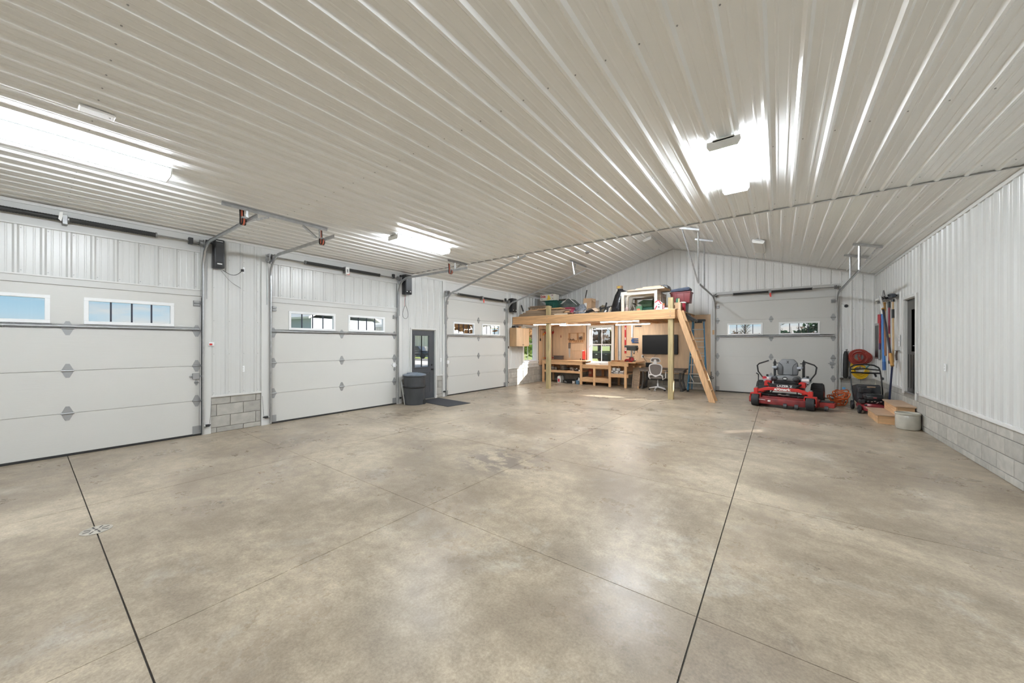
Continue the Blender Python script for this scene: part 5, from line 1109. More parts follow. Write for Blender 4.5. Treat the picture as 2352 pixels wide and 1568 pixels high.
# cabinet on the left wall
t = thing('wall_cabinet', 'unpainted birch wall cabinet with two doors under the loft beam', 'cabinet', (0.028, 10.88, 1.50)); birch = mat('birch_ply', (0.60, 0.42, 0.265), 0.5, var=0.07, vscale=3, stretch=(3, 3, 0.6), rnd=0.04)
MB().box(0, 0.30, 0, 0.84, 0, 0.70).build('carcass', mat('birch_side', (0.50, 0.315, 0.165), 0.5, var=0.08, vscale=3, stretch=(3, 3, .6)), t, 0.003)
for y0, y1, k in ((0.004, 0.417, 0.385), (0.423, 0.836, 0.45)):
    dd = MB().box(0.302, 0.321, y0, y1, 0.004, 0.696).build('door', birch, t, 0.002); MB().lathe((0.321, k, 0.06), [(0.006, 0), (0.006, 0.012), (0.013, 0.018), (0.010, 0.026)], 10, 'x').build('knob', black_metal, dd)
t = thing('sander_box', 'dark cased tool lying on top of the wall cabinet', 'tool case', (0.13, 11.02, 2.20)); MB().box(-0.06, 0.12, -0.06, 0.14, 0.0, 0.08).build('case', black_plastic, t, 0.01); MB().tube([(0.12, 0.0, 0.05), (0.15, 0.02, 0.06), (0.15, 0.08, 0.06), (0.12, 0.10, 0.05)], 0.008, 6).build('handle', black_plastic, t)
for i, (y, r_, m_) in enumerate(((11.28, 0.3, 'p'), (11.42, -0.4, 'w'), (11.58, 0.2, 'w'))):
    t = thing('paper_roll', ('pale wood scrap leaning on top of the wall cabinet', 'white folded papers atop the wall cabinet', 'white box flap atop the wall cabinet near the window')[i], 'scrap', (0.18, y, 2.20), r_); MB().prism([(-0.08, 0), (0.08, 0), (0.06, 0.07), (-0.09, 0.05)], -0.08, 0.08, 'y').build('stack', print_white if m_ == 'w' else pine_x, t, 0.004); MB().box(-0.10, 0.05, -0.03, 0.0, 0.055, 0.07).build('slip', cardboard, t)
t = thing('wall_remote', 'tiny black control box on the wall under the cabinet corner', 'control', (0.028, 10.80, 1.47)); MB().box(-0.0, 0.02, -0.022, 0.022, -0.04, 0.04).build('case', black_plastic, t, 0.004); MB().box(0.02, 0.023, -0.010, 0.010, -0.01, 0.02).build('button', steel_dark, t)
# lining details by the far door
t = thing('wood_block', 'small pine block screwed to the far door jamb trim', 'block', (6.40, DF-0.028, 2.0)); MB().box(-0.03, 0.035, -0.035, 0, -0.075, 0.075).build('block', pine_z, t, 0.003); MB().cyl((0, -0.04, 0), (0, -0.034, 0), 0.006, 6).build('screw', zinc, t)
t = thing('rope_loop', 'small dark loop hanging on the far door jamb', 'loop', (6.36, DF-0.04, 0.45)); MB().tube([(0.05*cos(2*pi*i/14), -0.012, 0.035*sin(2*pi*i/14)) for i in range(14)], 0.008, 6, closed=True).build('loop', rubber, t); MB().cyl((-0.05, 0.012, 0), (-0.05, -0.02, 0), 0.008, 6).build('nail', black_metal, t)
# ================================================================ things stored on the loft (deck top z = 2.62)
ZD = 2.62
rl = random.Random(11)
# lumber pile along the beam: every board a thing
pile = []
rows = [(2.62, [11.30, 11.43, 11.56, 11.70]), (2.66, [11.32, 11.45, 11.58]), (2.70, [11.33, 11.47, 11.61]), (2.74, [11.36, 11.50]), (2.78, [11.40, 11.55]), (2.82, [11.45])]
words_ = ('bottom', 'second', 'third', 'fourth', 'fifth', 'top')
pos_ = ('front', 'second', 'third', 'rear')
for li, (z, ys) in enumerate(rows):
    for k, y in enumerate(ys):
        x0 = 0.14+rl.uniform(0, 0.10)+0.05*li; L_ = rl.uniform(1.75, 2.25)-0.10*li; h_ = 0.038
        t = thing('lumber_board', 'weathered board in the %s layer of the loft lumber pile, %s from the beam' % (words_[li], pos_[k]), 'board', (x0, y, z), rl.uniform(-0.012, 0.012), 'lumber pile on the loft')
        MB().box(0, L_, -0.055, 0.055, 0, h_).build('board', lumber_old, t, 0.003); MB().box(-0.001, 0.012, -0.056, 0.056, 0, h_).build('end_grain', mat('end_grain', (0.42, 0.30, 0.17), 0.7, rnd=0.2), t)
for i, (x, y, z, L_, r_, lb) in enumerate(((0.45, 11.56, 2.858, 1.55, 0.02, 'light brown board slanting on top of the loft lumber pile'), (0.95, 11.40, 2.86, 1.05, -0.03, 'short pale board on top of the lumber pile behind the post'),
                                          (1.65, 11.30, 2.66, 0.60, 0.05, 'short board end sticking out right of the treated post'), (1.72, 11.42, 2.70, 0.55, -0.04, 'round pale pole end sticking out right of the treated post'))):
    t = thing('loose_board', lb, 'board', (x, y, z), r_, 'loose boards on the loft')
    if i == 3: MB().cyl((0, 0, 0.03), (L_, 0, 0.035), 0.028, 10).build('pole', pine_x, t); MB().cyl((L_, 0, 0.035), (L_+.004, 0, 0.035), 0.024, 10).build('end_grain', MATS['end_grain'], t)
    else: MB().box(0, L_, -0.06, 0.06, 0, 0.035).build('board', pine_x if i < 2 else lumber_old, t, 0.003); MB().box(L_-.001, L_+.004, -0.058, 0.058, 0.002, 0.033).build('end_grain', MATS['end_grain'], t)
t = thing('black_stick', 'short black bar leaning at the cabinet end of the loft', 'bar', (0.22, 11.50, 2.86)); MB().bar((0, 0, 0), (-0.16, 0.10, 0.24), 0.035, 0.06).build('bar', black_plastic, t, 0.004); MB().bar((-0.16, 0.10, 0.24), (-0.168, 0.105, 0.252), 0.03, 0.055).build('end_cap', steel_dark, t)
t = thing('plank_box', 'low wooden crate behind the lumber pile carrying two boards', 'crate', (0.50, 12.35, ZD)); 
for k in range(7): MB().box(-0.40+k*0.117, -0.292+k*0.117, -0.20, -0.185, 0.0, 0.42).build('slat', lumber_old, t, 0.002)
MB().box(-0.40, 0.42, -0.185, 0.25, 0.0, 0.40).build('body', lumber_old, t, 0.003)
for i, (dx, z, L_) in enumerate(((-0.48, 0.421, 0.95), (-0.40, 0.456, 0.80))):
    t = thing('shelf_board', ('wider weathered board lying on the loft crate', 'narrower brown board stacked on the crate board')[i], 'board', (0.50+dx, 12.33, ZD+z)); MB().box(0, L_, -0.19, 0.19, 0, 0.033).build('board', lumber_old, t, 0.003); MB().box(-0.003, 0.0, -0.185, 0.185, 0.003, 0.03).build('end_grain', MATS['end_grain'], t)
# green tote with the banana box on it
green = mat('dark_green_plastic', (0.012, 0.085, 0.062), 0.45, var=0.1, vscale=6)
def tote(label, loc, w, d_, h_, m, lidm, rz=0, name='storage_tote', lid=True):
    t = thing(name, label, 'tote', loc, rz); a, b = w/2, d_/2; k = 0.90
    v = [(-a*k, -b*k, 0), (a*k, -b*k, 0), (a*k, b*k, 0), (-a*k, b*k, 0), (-a, -b, h_), (a, -b, h_), (a, b, h_), (-a, b, h_)]
    MB().add(v, [(3,2,1,0), (4,5,6,7), (0,1,5,4), (1,2,6,5), (2,3,7,6), (3,0,4,7)]).build('body', m, t, 0.015, seg=2)
    q = MB(); q.box(-a-.012, a+.012, -b-.012, b+.012, h_-0.05, h_-0.005); q.build('rim', m, t, 0.008)
    for x in (-a*0.35, a*0.35): MB().box(x-0.012, x+0.012, -b*0.96-.012, -b*0.9, h_*0.12, h_-.05).build('rib', m, t, 0.004)
    if lid:
        MB().box(-a-.02, a+.02, -b-.02, b+.02, h_, h_+0.035).build('lid', lidm, t, 0.012); MB().box(-a*.7, a*.7, -b*.7, b*.7, h_+.03, h_+.045).build('lid_panel', lidm, t, 0.006)
    return t
tote('dark green lidded tote under the fruit box on the loft', (0.93, 12.62, ZD), 0.52, 0.42, 0.66, green, green)
t = thing('fruit_box', 'white printed banana carton on top of the green tote', 'carton', (0.72, 12.62, ZD+0.706), 0.02); carton_w = mat('carton_cream', (0.70, 0.66, 0.58), 0.7)
MB().box(-0.30, 0.34, -0.20, 0.20, 0, 0.245).build('carton', carton_w, t, 0.005); MB().box(-0.305, 0.345, -0.205, 0.205, 0.19, 0.25).build('lid', carton_w, t, 0.005)
writing('Dole', 0.13, print_red, 'lettering', t, FRONT(-0.165, -0.2065, 0.165), bold=0.005, width=0.22)
MB().prism([(0.0, 0.03), (0.05, 0.10), (0.06, 0.20), (0.10, 0.22), (0.14, 0.16), (0.19, 0.06), (0.13, 0.025), (0.07, 0.02)], -0.207, -0.2055, 'y').build('fruit_print', mat('yellow_print', (0.80, 0.58, 0.07), 0.6), t)
MB().lathe((0.255, -0.206, 0.20), [(0.025, 0), (0.025, -0.002)], 12, 'y').build('badge_print', mat('violet_print', (0.30, 0.10, 0.22), 0.6), t)
for x in (-0.22, 0.08, 0.27): MB().lathe((x, -0.2005, 0.07), [(0.016, 0), (0.016, -0.001)], 10, 'y').build('hand_hole', print_black, t)
# white bin with dark lid, grey tarp heap, red tote
t = thing('white_bin', 'white box with a dark raised lid behind the grey tarp', 'box', (1.13, 13.05, ZD)); MB().box(-0.20, 0.20, -0.18, 0.18, 0, 0.72).build('box', mat('chalk_white', (0.62, 0.60, 0.56), 0.6), t, 0.006); MB().box(-0.27, 0.30, -0.24, 0.22, 0.735, 0.775).build('lid', mat('olive_black', (0.045, 0.045, 0.03), 0.6), t, 0.006); MB().lathe((0.10, -0.182, 0.60), [(0.05, 0), (0.05, -0.003)], 12, 'y').build('round_sticker', print_white, t)
t = thing('tent_tarp', 'grey green covered heap peaked like a tent on the loft', 'tarp', (1.72, 12.62, ZD)); MB().prism([(-0.34, 0), (0.36, 0), (0.34, 0.42), (0.02, 0.72), (-0.30, 0.52)], -0.26, 0.28, 'y').build('tarp', mat('grey_green_tarp', (0.085, 0.10, 0.09), 0.7, var=0.3, vscale=9, bump=0.4, bscale=14), t, 0.03, seg=2)
MB().tube([(-0.32, -0.27, 0.53), (0.02, -0.28, 0.735), (0.36, -0.27, 0.45)], 0.012, 6).build('white_edging', print_white, t)
t = thing('maroon_bundle', 'dark maroon bundle squeezed beside the grey tarp heap', 'bundle', (1.44, 12.30, ZD)); lumpy('bundle', mat('maroon_cloth', (0.07, 0.022, 0.03), 0.8, var=0.3, vscale=9), t, (0, 0, 0), (0.12, 0.10, 0.26), seed=21); MB().tube([(-0.08, -0.10, 0.16), (0.0, -0.13, 0.18), (0.09, -0.10, 0.15)], 0.008, 6).build('strap', print_white, t)
maroon = mat('rose_red_tote', (0.30, 0.04, 0.075), 0.4, var=0.1, vscale=4)
tote('small rose red tote at the loft edge right of the lumber', (2.03, 11.75, ZD), 0.40, 0.30, 0.30, maroon, maroon, -0.05, lid=False)
t = thing('crumpled_tarp', 'crumpled blue grey plastic tarp beside the rose red tote', 'tarp', (2.42, 11.98, ZD)); tarp_b = mat('blue_grey_tarp', (0.20, 0.22, 0.25), 0.35, var=0.4, vscale=14, bump=0.8, bscale=22); lumpy('tarp', tarp_b, t, (0, 0, 0), (0.27, 0.22, 0.25), n=22, amp=0.30, seed=31); lumpy('fold', tarp_b, t, (-0.16, -0.10, 0), (0.12, 0.10, 0.13), n=16, amp=0.35, seed=33)
t = thing('clear_panel', 'pale thin sheet leaning on the gable ribs behind the cardboard box', 'sheet', (1.80, 13.75, ZD)); MB().bar((0, 0, 0), (0, 0.18, 0.92), 0.36, 0.008, upv=(0, 1, 0)).build('sheet', mat('pale_sheet', (0.55, 0.58, 0.58), 0.3), t); MB().bar((0.36, 0.0, 0), (0.36, 0.16, 0.75), 0.30, 0.008, upv=(0, 1, 0)).build('second_sheet', mat('pinkish_sheet', (0.55, 0.50, 0.47), 0.5), t)
t = thing('digging_bar', 'long wooden tool handle with a black grip leaning on the cardboard box', 'tool', (2.17, 12.75, ZD)); a, b = Vector((-0.08, 0, 0.0)), Vector((0.11, 0.06, 1.04)); MB().cyl(a, a+(b-a)*0.75, 0.017, 8).build('handle', mat('brown_handle', (0.19, 0.09, 0.045), 0.5), t); MB().cyl(a+(b-a)*0.75, b, 0.021, 8).build('grip', rubber, t); MB().cyl(a, a+(b-a)*0.42, 0.026, 8).build('socket', rubber, t)
t = thing('cardboard_box', 'tipped brown cardboard box with a white address patch on the loft', 'box', (2.50, 12.50, ZD+0.04), -0.06); t.rotation_euler = (0.0, 0.05, -0.06); MB().box(-0.17, 0.17, -0.16, 0.16, 0, 0.62).build('carton', cardboard, t, 0.004); MB().box(-0.13, -0.02, -0.163, -0.16, 0.28, 0.45).build('paper_patch', print_white, t); MB().prism([(-0.17, 0.0), (0.17, 0.0), (0.15, -0.02), (-0.15, -0.02)], -0.16, 0.16, 'y').build('base_flap', cardboard, t); MB().bar((0.17, -0.1, 0.60), (0.24, -0.1, 0.50), 0.2, 0.006).build('side_flap', cardboard, t)
t = thing('black_hose', 'black folded pad in front of the cardboard box', 'pad', (2.78, 12.0, ZD)); MB().tube([(-0.2, 0, 0.10), (-0.05, 0, 0.17), (0.12, 0, 0.20), (0.24, 0, 0.14)], [0.05, 0.075, 0.07, 0.04], 10).build('pad', rubber, t); MB().tube([(-0.22, -0.02, 0.10), (-0.16, -0.06, 0.16)], 0.022, 8).build('white_end', print_white, t)
t = thing('tan_bundle', 'small olive brown bundle at the gable behind the black pad', 'bundle', (3.02, 12.55, ZD)); lumpy('bundle', mat('olive_brown', (0.13, 0.10, 0.06), 0.8, var=0.25, vscale=9), t, (0, 0, 0), (0.20, 0.15, 0.24), seed=41); lumpy('cap', mat('beige_cloth', (0.36, 0.29, 0.21), 0.8), t, (-0.10, -0.10, 0.16), (0.10, 0.08, 0.10), seed=42)
# flattened cardboard draped along the edge
t = thing('draped_cardboard', 'long tan cardboard sheet lying bent along the loft edge', 'cardboard', (2.0, 11.25, ZD)); q = MB(); prof = [(-0.10, 0.01), (0.20, 0.035), (0.55, 0.06), (0.90, 0.085), (1.22, 0.15), (1.34, 0.05)]
q.v = [(x, -0.11, z) for x, z in prof]+[(x, 0.22, z+0.05) for x, z in prof]+[(x, 0.22, z+0.044) for x, z in prof]+[(x, -0.11, z-0.006) for x, z in prof]; K = len(prof)
for i in range(K-1): q.f += [(i, i+1, K+i+1, K+i), (3*K+i, 2*K+i, 2*K+i+1, 3*K+i+1), (i, 3*K+i, 3*K+i+1, i+1), (K+i, K+i+1, 2*K+i+1, 2*K+i)]
q.f += [(0, K, 2*K, 3*K), (K-1, 4*K-1, 3*K-1, 2*K-1)]
q.build('sheet', mat('tan_board', (0.46, 0.34, 0.24), 0.75), t, smooth=False); MB().cyl((-0.10, -0.10, 0.03), (-0.10, 0.15, 0.04), 0.035, 12).build('rolled_end', MATS['tan_board'], t)
t = thing('edge_strip', 'pale strip lying on the loft edge next to the treated post', 'strip', (1.82, 11.13, ZD)); MB().box(0, 0.50, -0.02, 0.04, 0, 0.03).build('strip', mat('cream_strip', (0.70, 0.62, 0.50), 0.6), t, 0.004); MB().box(-0.13, 0.0, -0.035, 0.055, 0, 0.055).build('dark_end', lumber_old, t, 0.015)
# black frame bits, garbage bag, figurine box
t = thing('folded_frame', 'black folded metal frame with a white fitting beside the garbage bag', 'frame', (3.30, 12.05, ZD)); 
for a, b in (((-0.18, 0, 0.22), (0.40, 0.05, 0.30)), ((-0.16, 0, 0.30), (-0.14, 0, 0.12)), ((-0.04, 0, 0.0), (0.07, 0, 0.42)), ((0.05, 0, 0.0), (0.12, 0, 0.25)), ((-0.18, 0.0, 0.20), (0.05, 0.0, 0.26))): MB().bar(a, b, 0.04, 0.05).build('bar', black_plastic, t, 0.006)
MB().bar((-0.02, -0.03, 0.02), (0.07, -0.03, 0.16), 0.06, 0.05).build('fitting', print_white, t, 0.01); MB().lathe((0.02, -0.05, 0.04), [(0.04, 0), (0.045, -0.02), (0.02, -0.03)], 10, 'y').build('knob', mat('brown_knob', (0.10, 0.05, 0.04), 0.5), t); MB().bar((0.13, 0.02, 0.0), (0.22, 0.02, 0.26), 0.06, 0.04).build('cream_leg', mat('cream_strip', (0.7, 0.62, 0.5), 0.6), t, 0.004)
t = thing('garbage_bag', 'tall slumped shiny black garbage bag on the loft', 'bag', (3.80, 11.95, ZD)); gb_m = mat('black_polythene', (0.010, 0.010, 0.012), 0.16, bump=1.0, bscale=9, detail=6)
q = MB(); nn = 26; prof = [(0.21, 0.0), (0.225, 0.10), (0.21, 0.28), (0.185, 0.46), (0.15, 0.62), (0.115, 0.74), (0.075, 0.81), (0.02, 0.83)]
rg = random.Random(5)
for j, (r_, h_) in enumerate(prof):
    for k in range(nn):
        a = 2*pi*k/nn; rr = r_*(1+0.09*sin(5*a+j*1.3)+0.07*sin(9*a-j*2.1)+rg.uniform(-.05, .05)); q.v.append((rr*cos(a)+0.10*(h_/0.83), rr*0.85*sin(a), h_+rg.uniform(-.02, .02)*(j > 0)))
for j in range(len(prof)-1):
    for k in range(nn): q.f.append((j*nn+k, j*nn+(k+1) % nn, (j+1)*nn+(k+1) % nn, (j+1)*nn+k))
q.f += [tuple(reversed(range(nn))), tuple(range((len(prof)-1)*nn, len(prof)*nn))]; q.build('bag', gb_m, t, ang=70); MB().tube([(0.14, 0.0, 0.76), (0.32, 0.12, 0.71), (0.60, 0.2, 0.74)], [0.05, 0.03, 0.02], 8).build('bag_tail', gb_m, t)
t = thing('stacked_cartons', 'narrow stack of small printed cartons standing behind the garbage bag', 'carton', (3.58, 12.75, ZD)); 
for k, (z, c) in enumerate(((0.0, 'carton_cream'), (0.86, 'carton_cream'), (0.97, 'cardboard'))): MB().box(-0.09, 0.09, -0.08, 0.08, z, z+(0.85 if k == 0 else 0.10)).build('carton', MATS[c], t, 0.004)
for k, (z, c) in enumerate(((0.93, 'maroon_cloth'), (1.02, 'yellow_print'))): MB().box(-0.05, 0.04, -0.083, -0.08, z-0.03, z+0.02).build('print_patch', MATS[c], t)
# whitewashed table frames with boards and a black lid on top
wash = mat('whitewashed_wood', (0.60, 0.555, 0.485), 0.65, var=0.12, vscale=7, stretch=(1, 4, 4))
def frame_table(label, x0, x1, y0, y1, h_, lean=0.0):
    t = thing('side_table', label, 'table', ((x0+x1)/2, y0, ZD)); a = (x1-x0)/2; dy = y1-y0
    MB().box(-a, a, 0, 0.05, h_-0.12, h_).build('front_apron', wash, t, 0.004); MB().box(-a, a, dy-0.05, dy, h_-0.12, h_).build('rear_apron', wash, t, 0.004)
    for s in (-1, 1):
        for y in (0.0, dy-0.06): MB().box(s*a-0.045+(-s)*0.045, s*a+0.045+(-s)*0.045, y-0.005, y+0.065, 0, h_-0.002).build('leg', wash, t, 0.004)
        MB().box(s*a-s*0.02-0.015, s*a-s*0.02+0.015, 0.06, dy-0.06, h_-0.11, h_-0.01).build('side_apron', wash, t, 0.003)
    return t
frame_table('whitewashed table frame standing at the loft edge', 4.08, 5.20, 11.50, 12.0, 0.66)
frame_table('second whitewashed table frame behind the first on the loft', 4.06, 5.12, 12.45, 12.95, 0.66)
for i, (x0, x1, y0, y1, z, lb) in enumerate(((4.30, 5.42, 11.45, 12.15, 0.662, 'wide pale board lying on the front table frame'), (4.55, 5.38, 11.52, 12.25, 0.702, 'second pale board stacked over the first on the table frame'), (4.75, 5.30, 11.60, 12.3, 0.742, 'smaller pale board on top of the board stack'))):
    t = thing('table_board', lb, 'board', ((x0+x1)/2, (y0+y1)/2, ZD+z), -0.03*i, 'boards on the table frame'); MB().box(-(x1-x0)/2, (x1-x0)/2, -(y1-y0)/2, (y1-y0)/2, 0, 0.038).build('board', mat('pale_board', (0.56, 0.44, 0.33), 0.6, var=0.12, vscale=5, stretch=(0.6, 5, 5), rnd=0.08), t, 0.003); MB().box((x1-x0)/2-.001, (x1-x0)/2+.004, -(y1-y0)/2+.003, (y1-y0)/2-.003, 0.003, 0.035).build('end_grain', MATS['end_grain'], t)
t = thing('black_sled', 'long black moulded lid lying over the boards and rear table frame', 'lid', (4.66, 12.62, ZD+0.665)); MB().prism([(-0.66, 0.0), (0.56, 0.06), (0.66, 0.06), (0.60, 0.24), (0.50, 0.265), (-0.55, 0.13), (-0.64, 0.10)], -0.14, 0.28, 'y').build('shell', black_plastic, t, 0.02, seg=2); MB().box(-0.64, -0.36, -0.15, 0.25, 0.02, 0.09).build('blue_edge', mat('navy_plastic', (0.02, 0.06, 0.11), 0.4), t, 0.015)
t = thing('grey_blanket', 'grey cloth strip lying from the garbage bag to the table frame', 'cloth', (4.05, 12.50, ZD+0.666)); MB().tube([(-0.30, 0, 0.05), (-0.10, 0, 0.03), (0.10, 0, 0.02), (0.24, 0, 0.03)], [0.02, 0.03, 0.03, 0.02], 8).build('cloth', mat('slate_cloth', (0.13, 0.13, 0.135), 0.8), t); MB().box(0.05, 0.24, -0.05, 0.04, -0.03, 0.0).build('hem', MATS['maroon_cloth'], t)
# things between the table legs
t = thing('green_box_stack', 'dark green boxy sewing case stacked between the table legs', 'case', (4.74, 12.08, ZD)); MB().box(-0.18, 0.20, -0.12, 0.14, 0, 0.17).build('lower_case', green, t, 0.015); MB().box(-0.16, 0.18, -0.11, 0.13, 0.175, 0.30).build('upper_case', mat('moss_green', (0.03, 0.075, 0.035), 0.5, var=0.3, vscale=10), t, 0.02); MB().prism([(-0.25, 0.29), (0.18, 0.27), (0.20, 0.39), (-0.10, 0.42), (-0.26, 0.34)], -0.10, 0.12, 'y').build('lid', MATS['moss_green'], t, 0.015); MB().box(-0.30, -0.14, -0.06, 0.06, 0.30, 0.345).build('handle', steel_dark, t, 0.006)
t = thing('green_carton', 'small green carton with a red oval in front of the green case', 'carton', (4.60, 11.72, ZD)); MB().box(-0.09, 0.09, -0.05, 0.05, 0, 0.19).build('carton', mat('leaf_green', (0.06, 0.16, 0.085), 0.5), t, 0.004); MB().lathe((-0.02, -0.0505, 0.085), [(0.05, 0), (0.05, -0.002)], 16, 'y', sx=1.1, sy=0.6).build('oval_print', mat('coral_print', (0.60, 0.12, 0.07), 0.5), t)
t = thing('black_fan', 'round black fan guard behind the green case', 'fan', (4.98, 12.20, ZD)); MB().lathe((0, 0, 0.38), [(0.02, -0.05), (0.10, -0.045), (0.125, 0), (0.10, 0.045)], 18, 'y').build('guard', rubber, t); MB().cyl((0, 0.02, 0.0), (0, 0.02, 0.28), 0.02, 8).build('stand', black_plastic, t); MB().lathe((0, 0.02, 0), [(0.10, 0), (0.10, 0.02), (0.03, 0.035)], 16).build('base', black_plastic, t)
t = thing('grey_trestle', 'small grey splayed trestle between the table legs', 'trestle', (4.33, 11.85, ZD)); 
for s in (-1, 1): MB().bar((s*0.13, 0, 0.0), (0.0, 0, 0.30), 0.03, 0.035).build('leg', mat('grey_wood', (0.24, 0.225, 0.20), 0.7), t, 0.003); MB().bar((s*0.13, 0.3, 0.0), (0.0, 0.3, 0.30), 0.03, 0.035).build('leg', MATS['grey_wood'], t, 0.003)
MB().box(-0.02, 0.02, -0.02, 0.32, 0.29, 0.33).build('beam', MATS['grey_wood'], t, 0.003)
t = thing('pink_jug', 'pale pinkish jug standing inside the table leg', 'jug', (4.20, 11.68, ZD)); MB().lathe((0, 0, 0), [(0.055, 0), (0.06, 0.13), (0.025, 0.18), (0.022, 0.21)], 14).build('jug', mat('dusty_pink', (0.36, 0.27, 0.25), 0.5), t); MB().cyl((0, 0, 0.205), (0, 0, 0.235), 0.028, 10).build('cap', carton_w, t)
t = thing('white_sack', 'white and red printed paper sack leaning at the table leg', 'sack', (5.28, 11.40, ZD)); MB().prism([(-0.11, 0), (0.10, 0), (0.11, 0.20), (0.03, 0.28), (-0.05, 0.30), (-0.12, 0.22)], -0.06, 0.06, 'y').build('sack', print_white, t, 0.015, seg=2)
for (a, b) in (((-0.11, 0.24), (0.0, 0.30)), ((0.0, 0.30), (0.08, 0.18)), ((-0.11, 0.02), (-0.05, 0.14))): MB().bar((a[0], -0.062, a[1]), (b[0], -0.062, b[1]), 0.003, 0.03, upv=(0, 0, 1)).build('red_band', print_red, t)
for z in (0.17, 0.10, 0.075): MB().box(-0.02, 0.03, -0.0635, -0.061, z, z+0.018).build('print_line', print_black, t)
t = thing('spray_can', 'small pinkish spray can with a brown cap beside the paper sack', 'can', (5.42, 11.38, ZD)); MB().lathe((0, 0, 0), [(0.032, 0), (0.032, 0.13), (0.022, 0.145)], 12).build('can', mat('rose_can', (0.45, 0.20, 0.22), 0.4), t); MB().lathe((0, 0, 0.14), [(0.028, 0), (0.03, 0.05), (0.02, 0.06)], 12).build('cap', mat('rust_cap', (0.42, 0.16, 0.06), 0.5), t)
t = thing('white_block', 'white foam block lying by the post on the loft', 'block', (5.52, 11.32, ZD)); MB().box(-0.06, 0.07, -0.04, 0.05, 0, 0.06).build('block', print_white, t, 0.006); MB().box(-0.05, 0.06, -0.043, -0.04, 0.02, 0.035).build('groove', carton_w, t)
t = thing('brown_pot', 'low brown tray behind the treated post', 'tray', (5.52, 11.75, ZD)); MB().box(-0.10, 0.10, -0.1, 0.1, 0, 0.16).build('tray', mat('dark_brown_tray', (0.14, 0.075, 0.05), 0.6), t, 0.01); MB().box(-0.11, 0.11, -0.11, 0.11, 0.14, 0.17).build('rim', MATS['dark_brown_tray'], t, 0.006)
# maroon tote with blue pad on it, red cooler, cartons, grey can
mar2 = mat('maroon_tote', (0.23, 0.05, 0.055), 0.42, var=0.08, vscale=4)
t = tote('large maroon tote under the blue pad on the loft', (5.66, 12.62, ZD+0.29), 0.60, 0.42, 0.36, mar2, mar2, lid=False)
t = thing('support_crate', 'dark grey crate carrying the maroon tote', 'crate', (5.62, 12.66, ZD)); MB().box(-0.24, 0.16, -0.16, 0.18, 0, 0.28).build('crate', black_plastic, t, 0.01); MB().box(-0.25, 0.17, -0.17, 0.19, 0.24, 0.288).build('rim', black_plastic, t, 0.006)
t = thing('blue_pad', 'slate blue cushion lying on the open maroon tote', 'cushion', (5.66, 12.62, ZD+0.655)); bl = mat('slate_blue', (0.09, 0.115, 0.175), 0.65, var=0.2, vscale=7); MB().prism([(-0.28, 0.0), (0.24, 0.02), (0.29, 0.06), (0.25, 0.13), (-0.24, 0.085), (-0.29, 0.05)], -0.21, 0.21, 'y').build('cushion', bl, t, 0.02, seg=2); MB().tube([(-0.26, -0.215, 0.045), (0.0, -0.22, 0.055), (0.26, -0.215, 0.075)], 0.006, 6).build('piping', mat('dark_blue', (0.03, 0.04, 0.07), 0.6), t)
t = thing('open_carton', 'open brown carton beside the treated post on the loft', 'carton', (5.70, 11.95, ZD)); MB().box(-0.11, 0.09, -0.12, 0.12, 0, 0.25).build('carton', cardboard, t, 0.003); MB().box(0.03, 0.095, -0.124, -0.12, 0.0, 0.25).build('pale_side', mat('pale_carton', (0.62, 0.45, 0.30), 0.7), t)
t = thing('seed_bag', 'green and yellow printed packet standing in the open carton', 'packet', (5.68, 12.0, ZD+0.252)); MB().prism([(-0.06, 0), (0.06, 0), (0.055, 0.14), (0.0, 0.15), (-0.055, 0.13)], -0.02, 0.02, 'y').build('packet', mat('deep_green_print', (0.02, 0.12, 0.07), 0.5), t, 0.006); MB().box(0.015, 0.055, -0.022, -0.02, 0.01, 0.13).build('yellow_panel', mat('pale_yellow_print', (0.70, 0.62, 0.30), 0.5), t)
t = thing('red_cooler_jug', 'red drink cooler with a white lid on the loft corner', 'cooler', (5.76, 12.30, ZD)); MB().lathe((0, 0, 0), [(0.075, 0), (0.085, 0.02), (0.09, 0.26), (0.085, 0.27)], 18).build('body', mat('cherry_red', (0.46, 0.03, 0.06), 0.35), t); MB().lathe((0, 0, 0.262), [(0.10, 0), (0.10, 0.03), (0.07, 0.045), (0.02, 0.05)], 18).build('lid', print_white, t); MB().box(0.02, 0.06, -0.105, -0.08, 0.06, 0.12).build('spigot', red_plastic, t, 0.006)
t = thing('grey_can', 'translucent grey plastic waste can at the loft corner', 'bin', (5.68, 13.05, ZD)); MB().lathe((0, 0, 0), [(0.10, 0), (0.11, 0.0), (0.135, 0.40), (0.155, 0.41), (0.155, 0.43), (0.13, 0.43)], 20, sx=0.9).build('can', mat('smoky_plastic', (0.30, 0.31, 0.32), 0.3), t); MB().lathe((0, 0, 0.38), [(0.157, 0), (0.16, 0.03), (0.157, 0.05)], 20, sx=0.9).build('rim', mat('smoky_plastic', (0.30, 0.31, 0.32), 0.3), t)
t = thing('black_cloth', 'black crumpled cloth at the loft corner below the grey can', 'cloth', (5.66, 12.60-0.35, ZD)); lumpy('cloth', rubber, t, (0.0, 0, 0), (0.10, 0.12, 0.05), seed=51); lumpy('fold', rubber, t, (0.05, -0.12, 0), (0.05, 0.06, 0.03), seed=52)
t = thing('hanging_tray', 'black plastic trim hanging under the loft edge above the stepladder', 'trim', (5.83, 12.75, 2.33)); MB().prism([(-0.0, 0.20), (0.02, 0.20), (0.24, 0.05), (0.22, -0.02), (0.02, 0.06)], -0.30, 0.35, 'y').build('shell', black_plastic, t, 0.006); MB().box(0.0, 0.02, -0.30, 0.35, 0.20, 0.25).build('flange', black_plastic, t, 0.004)
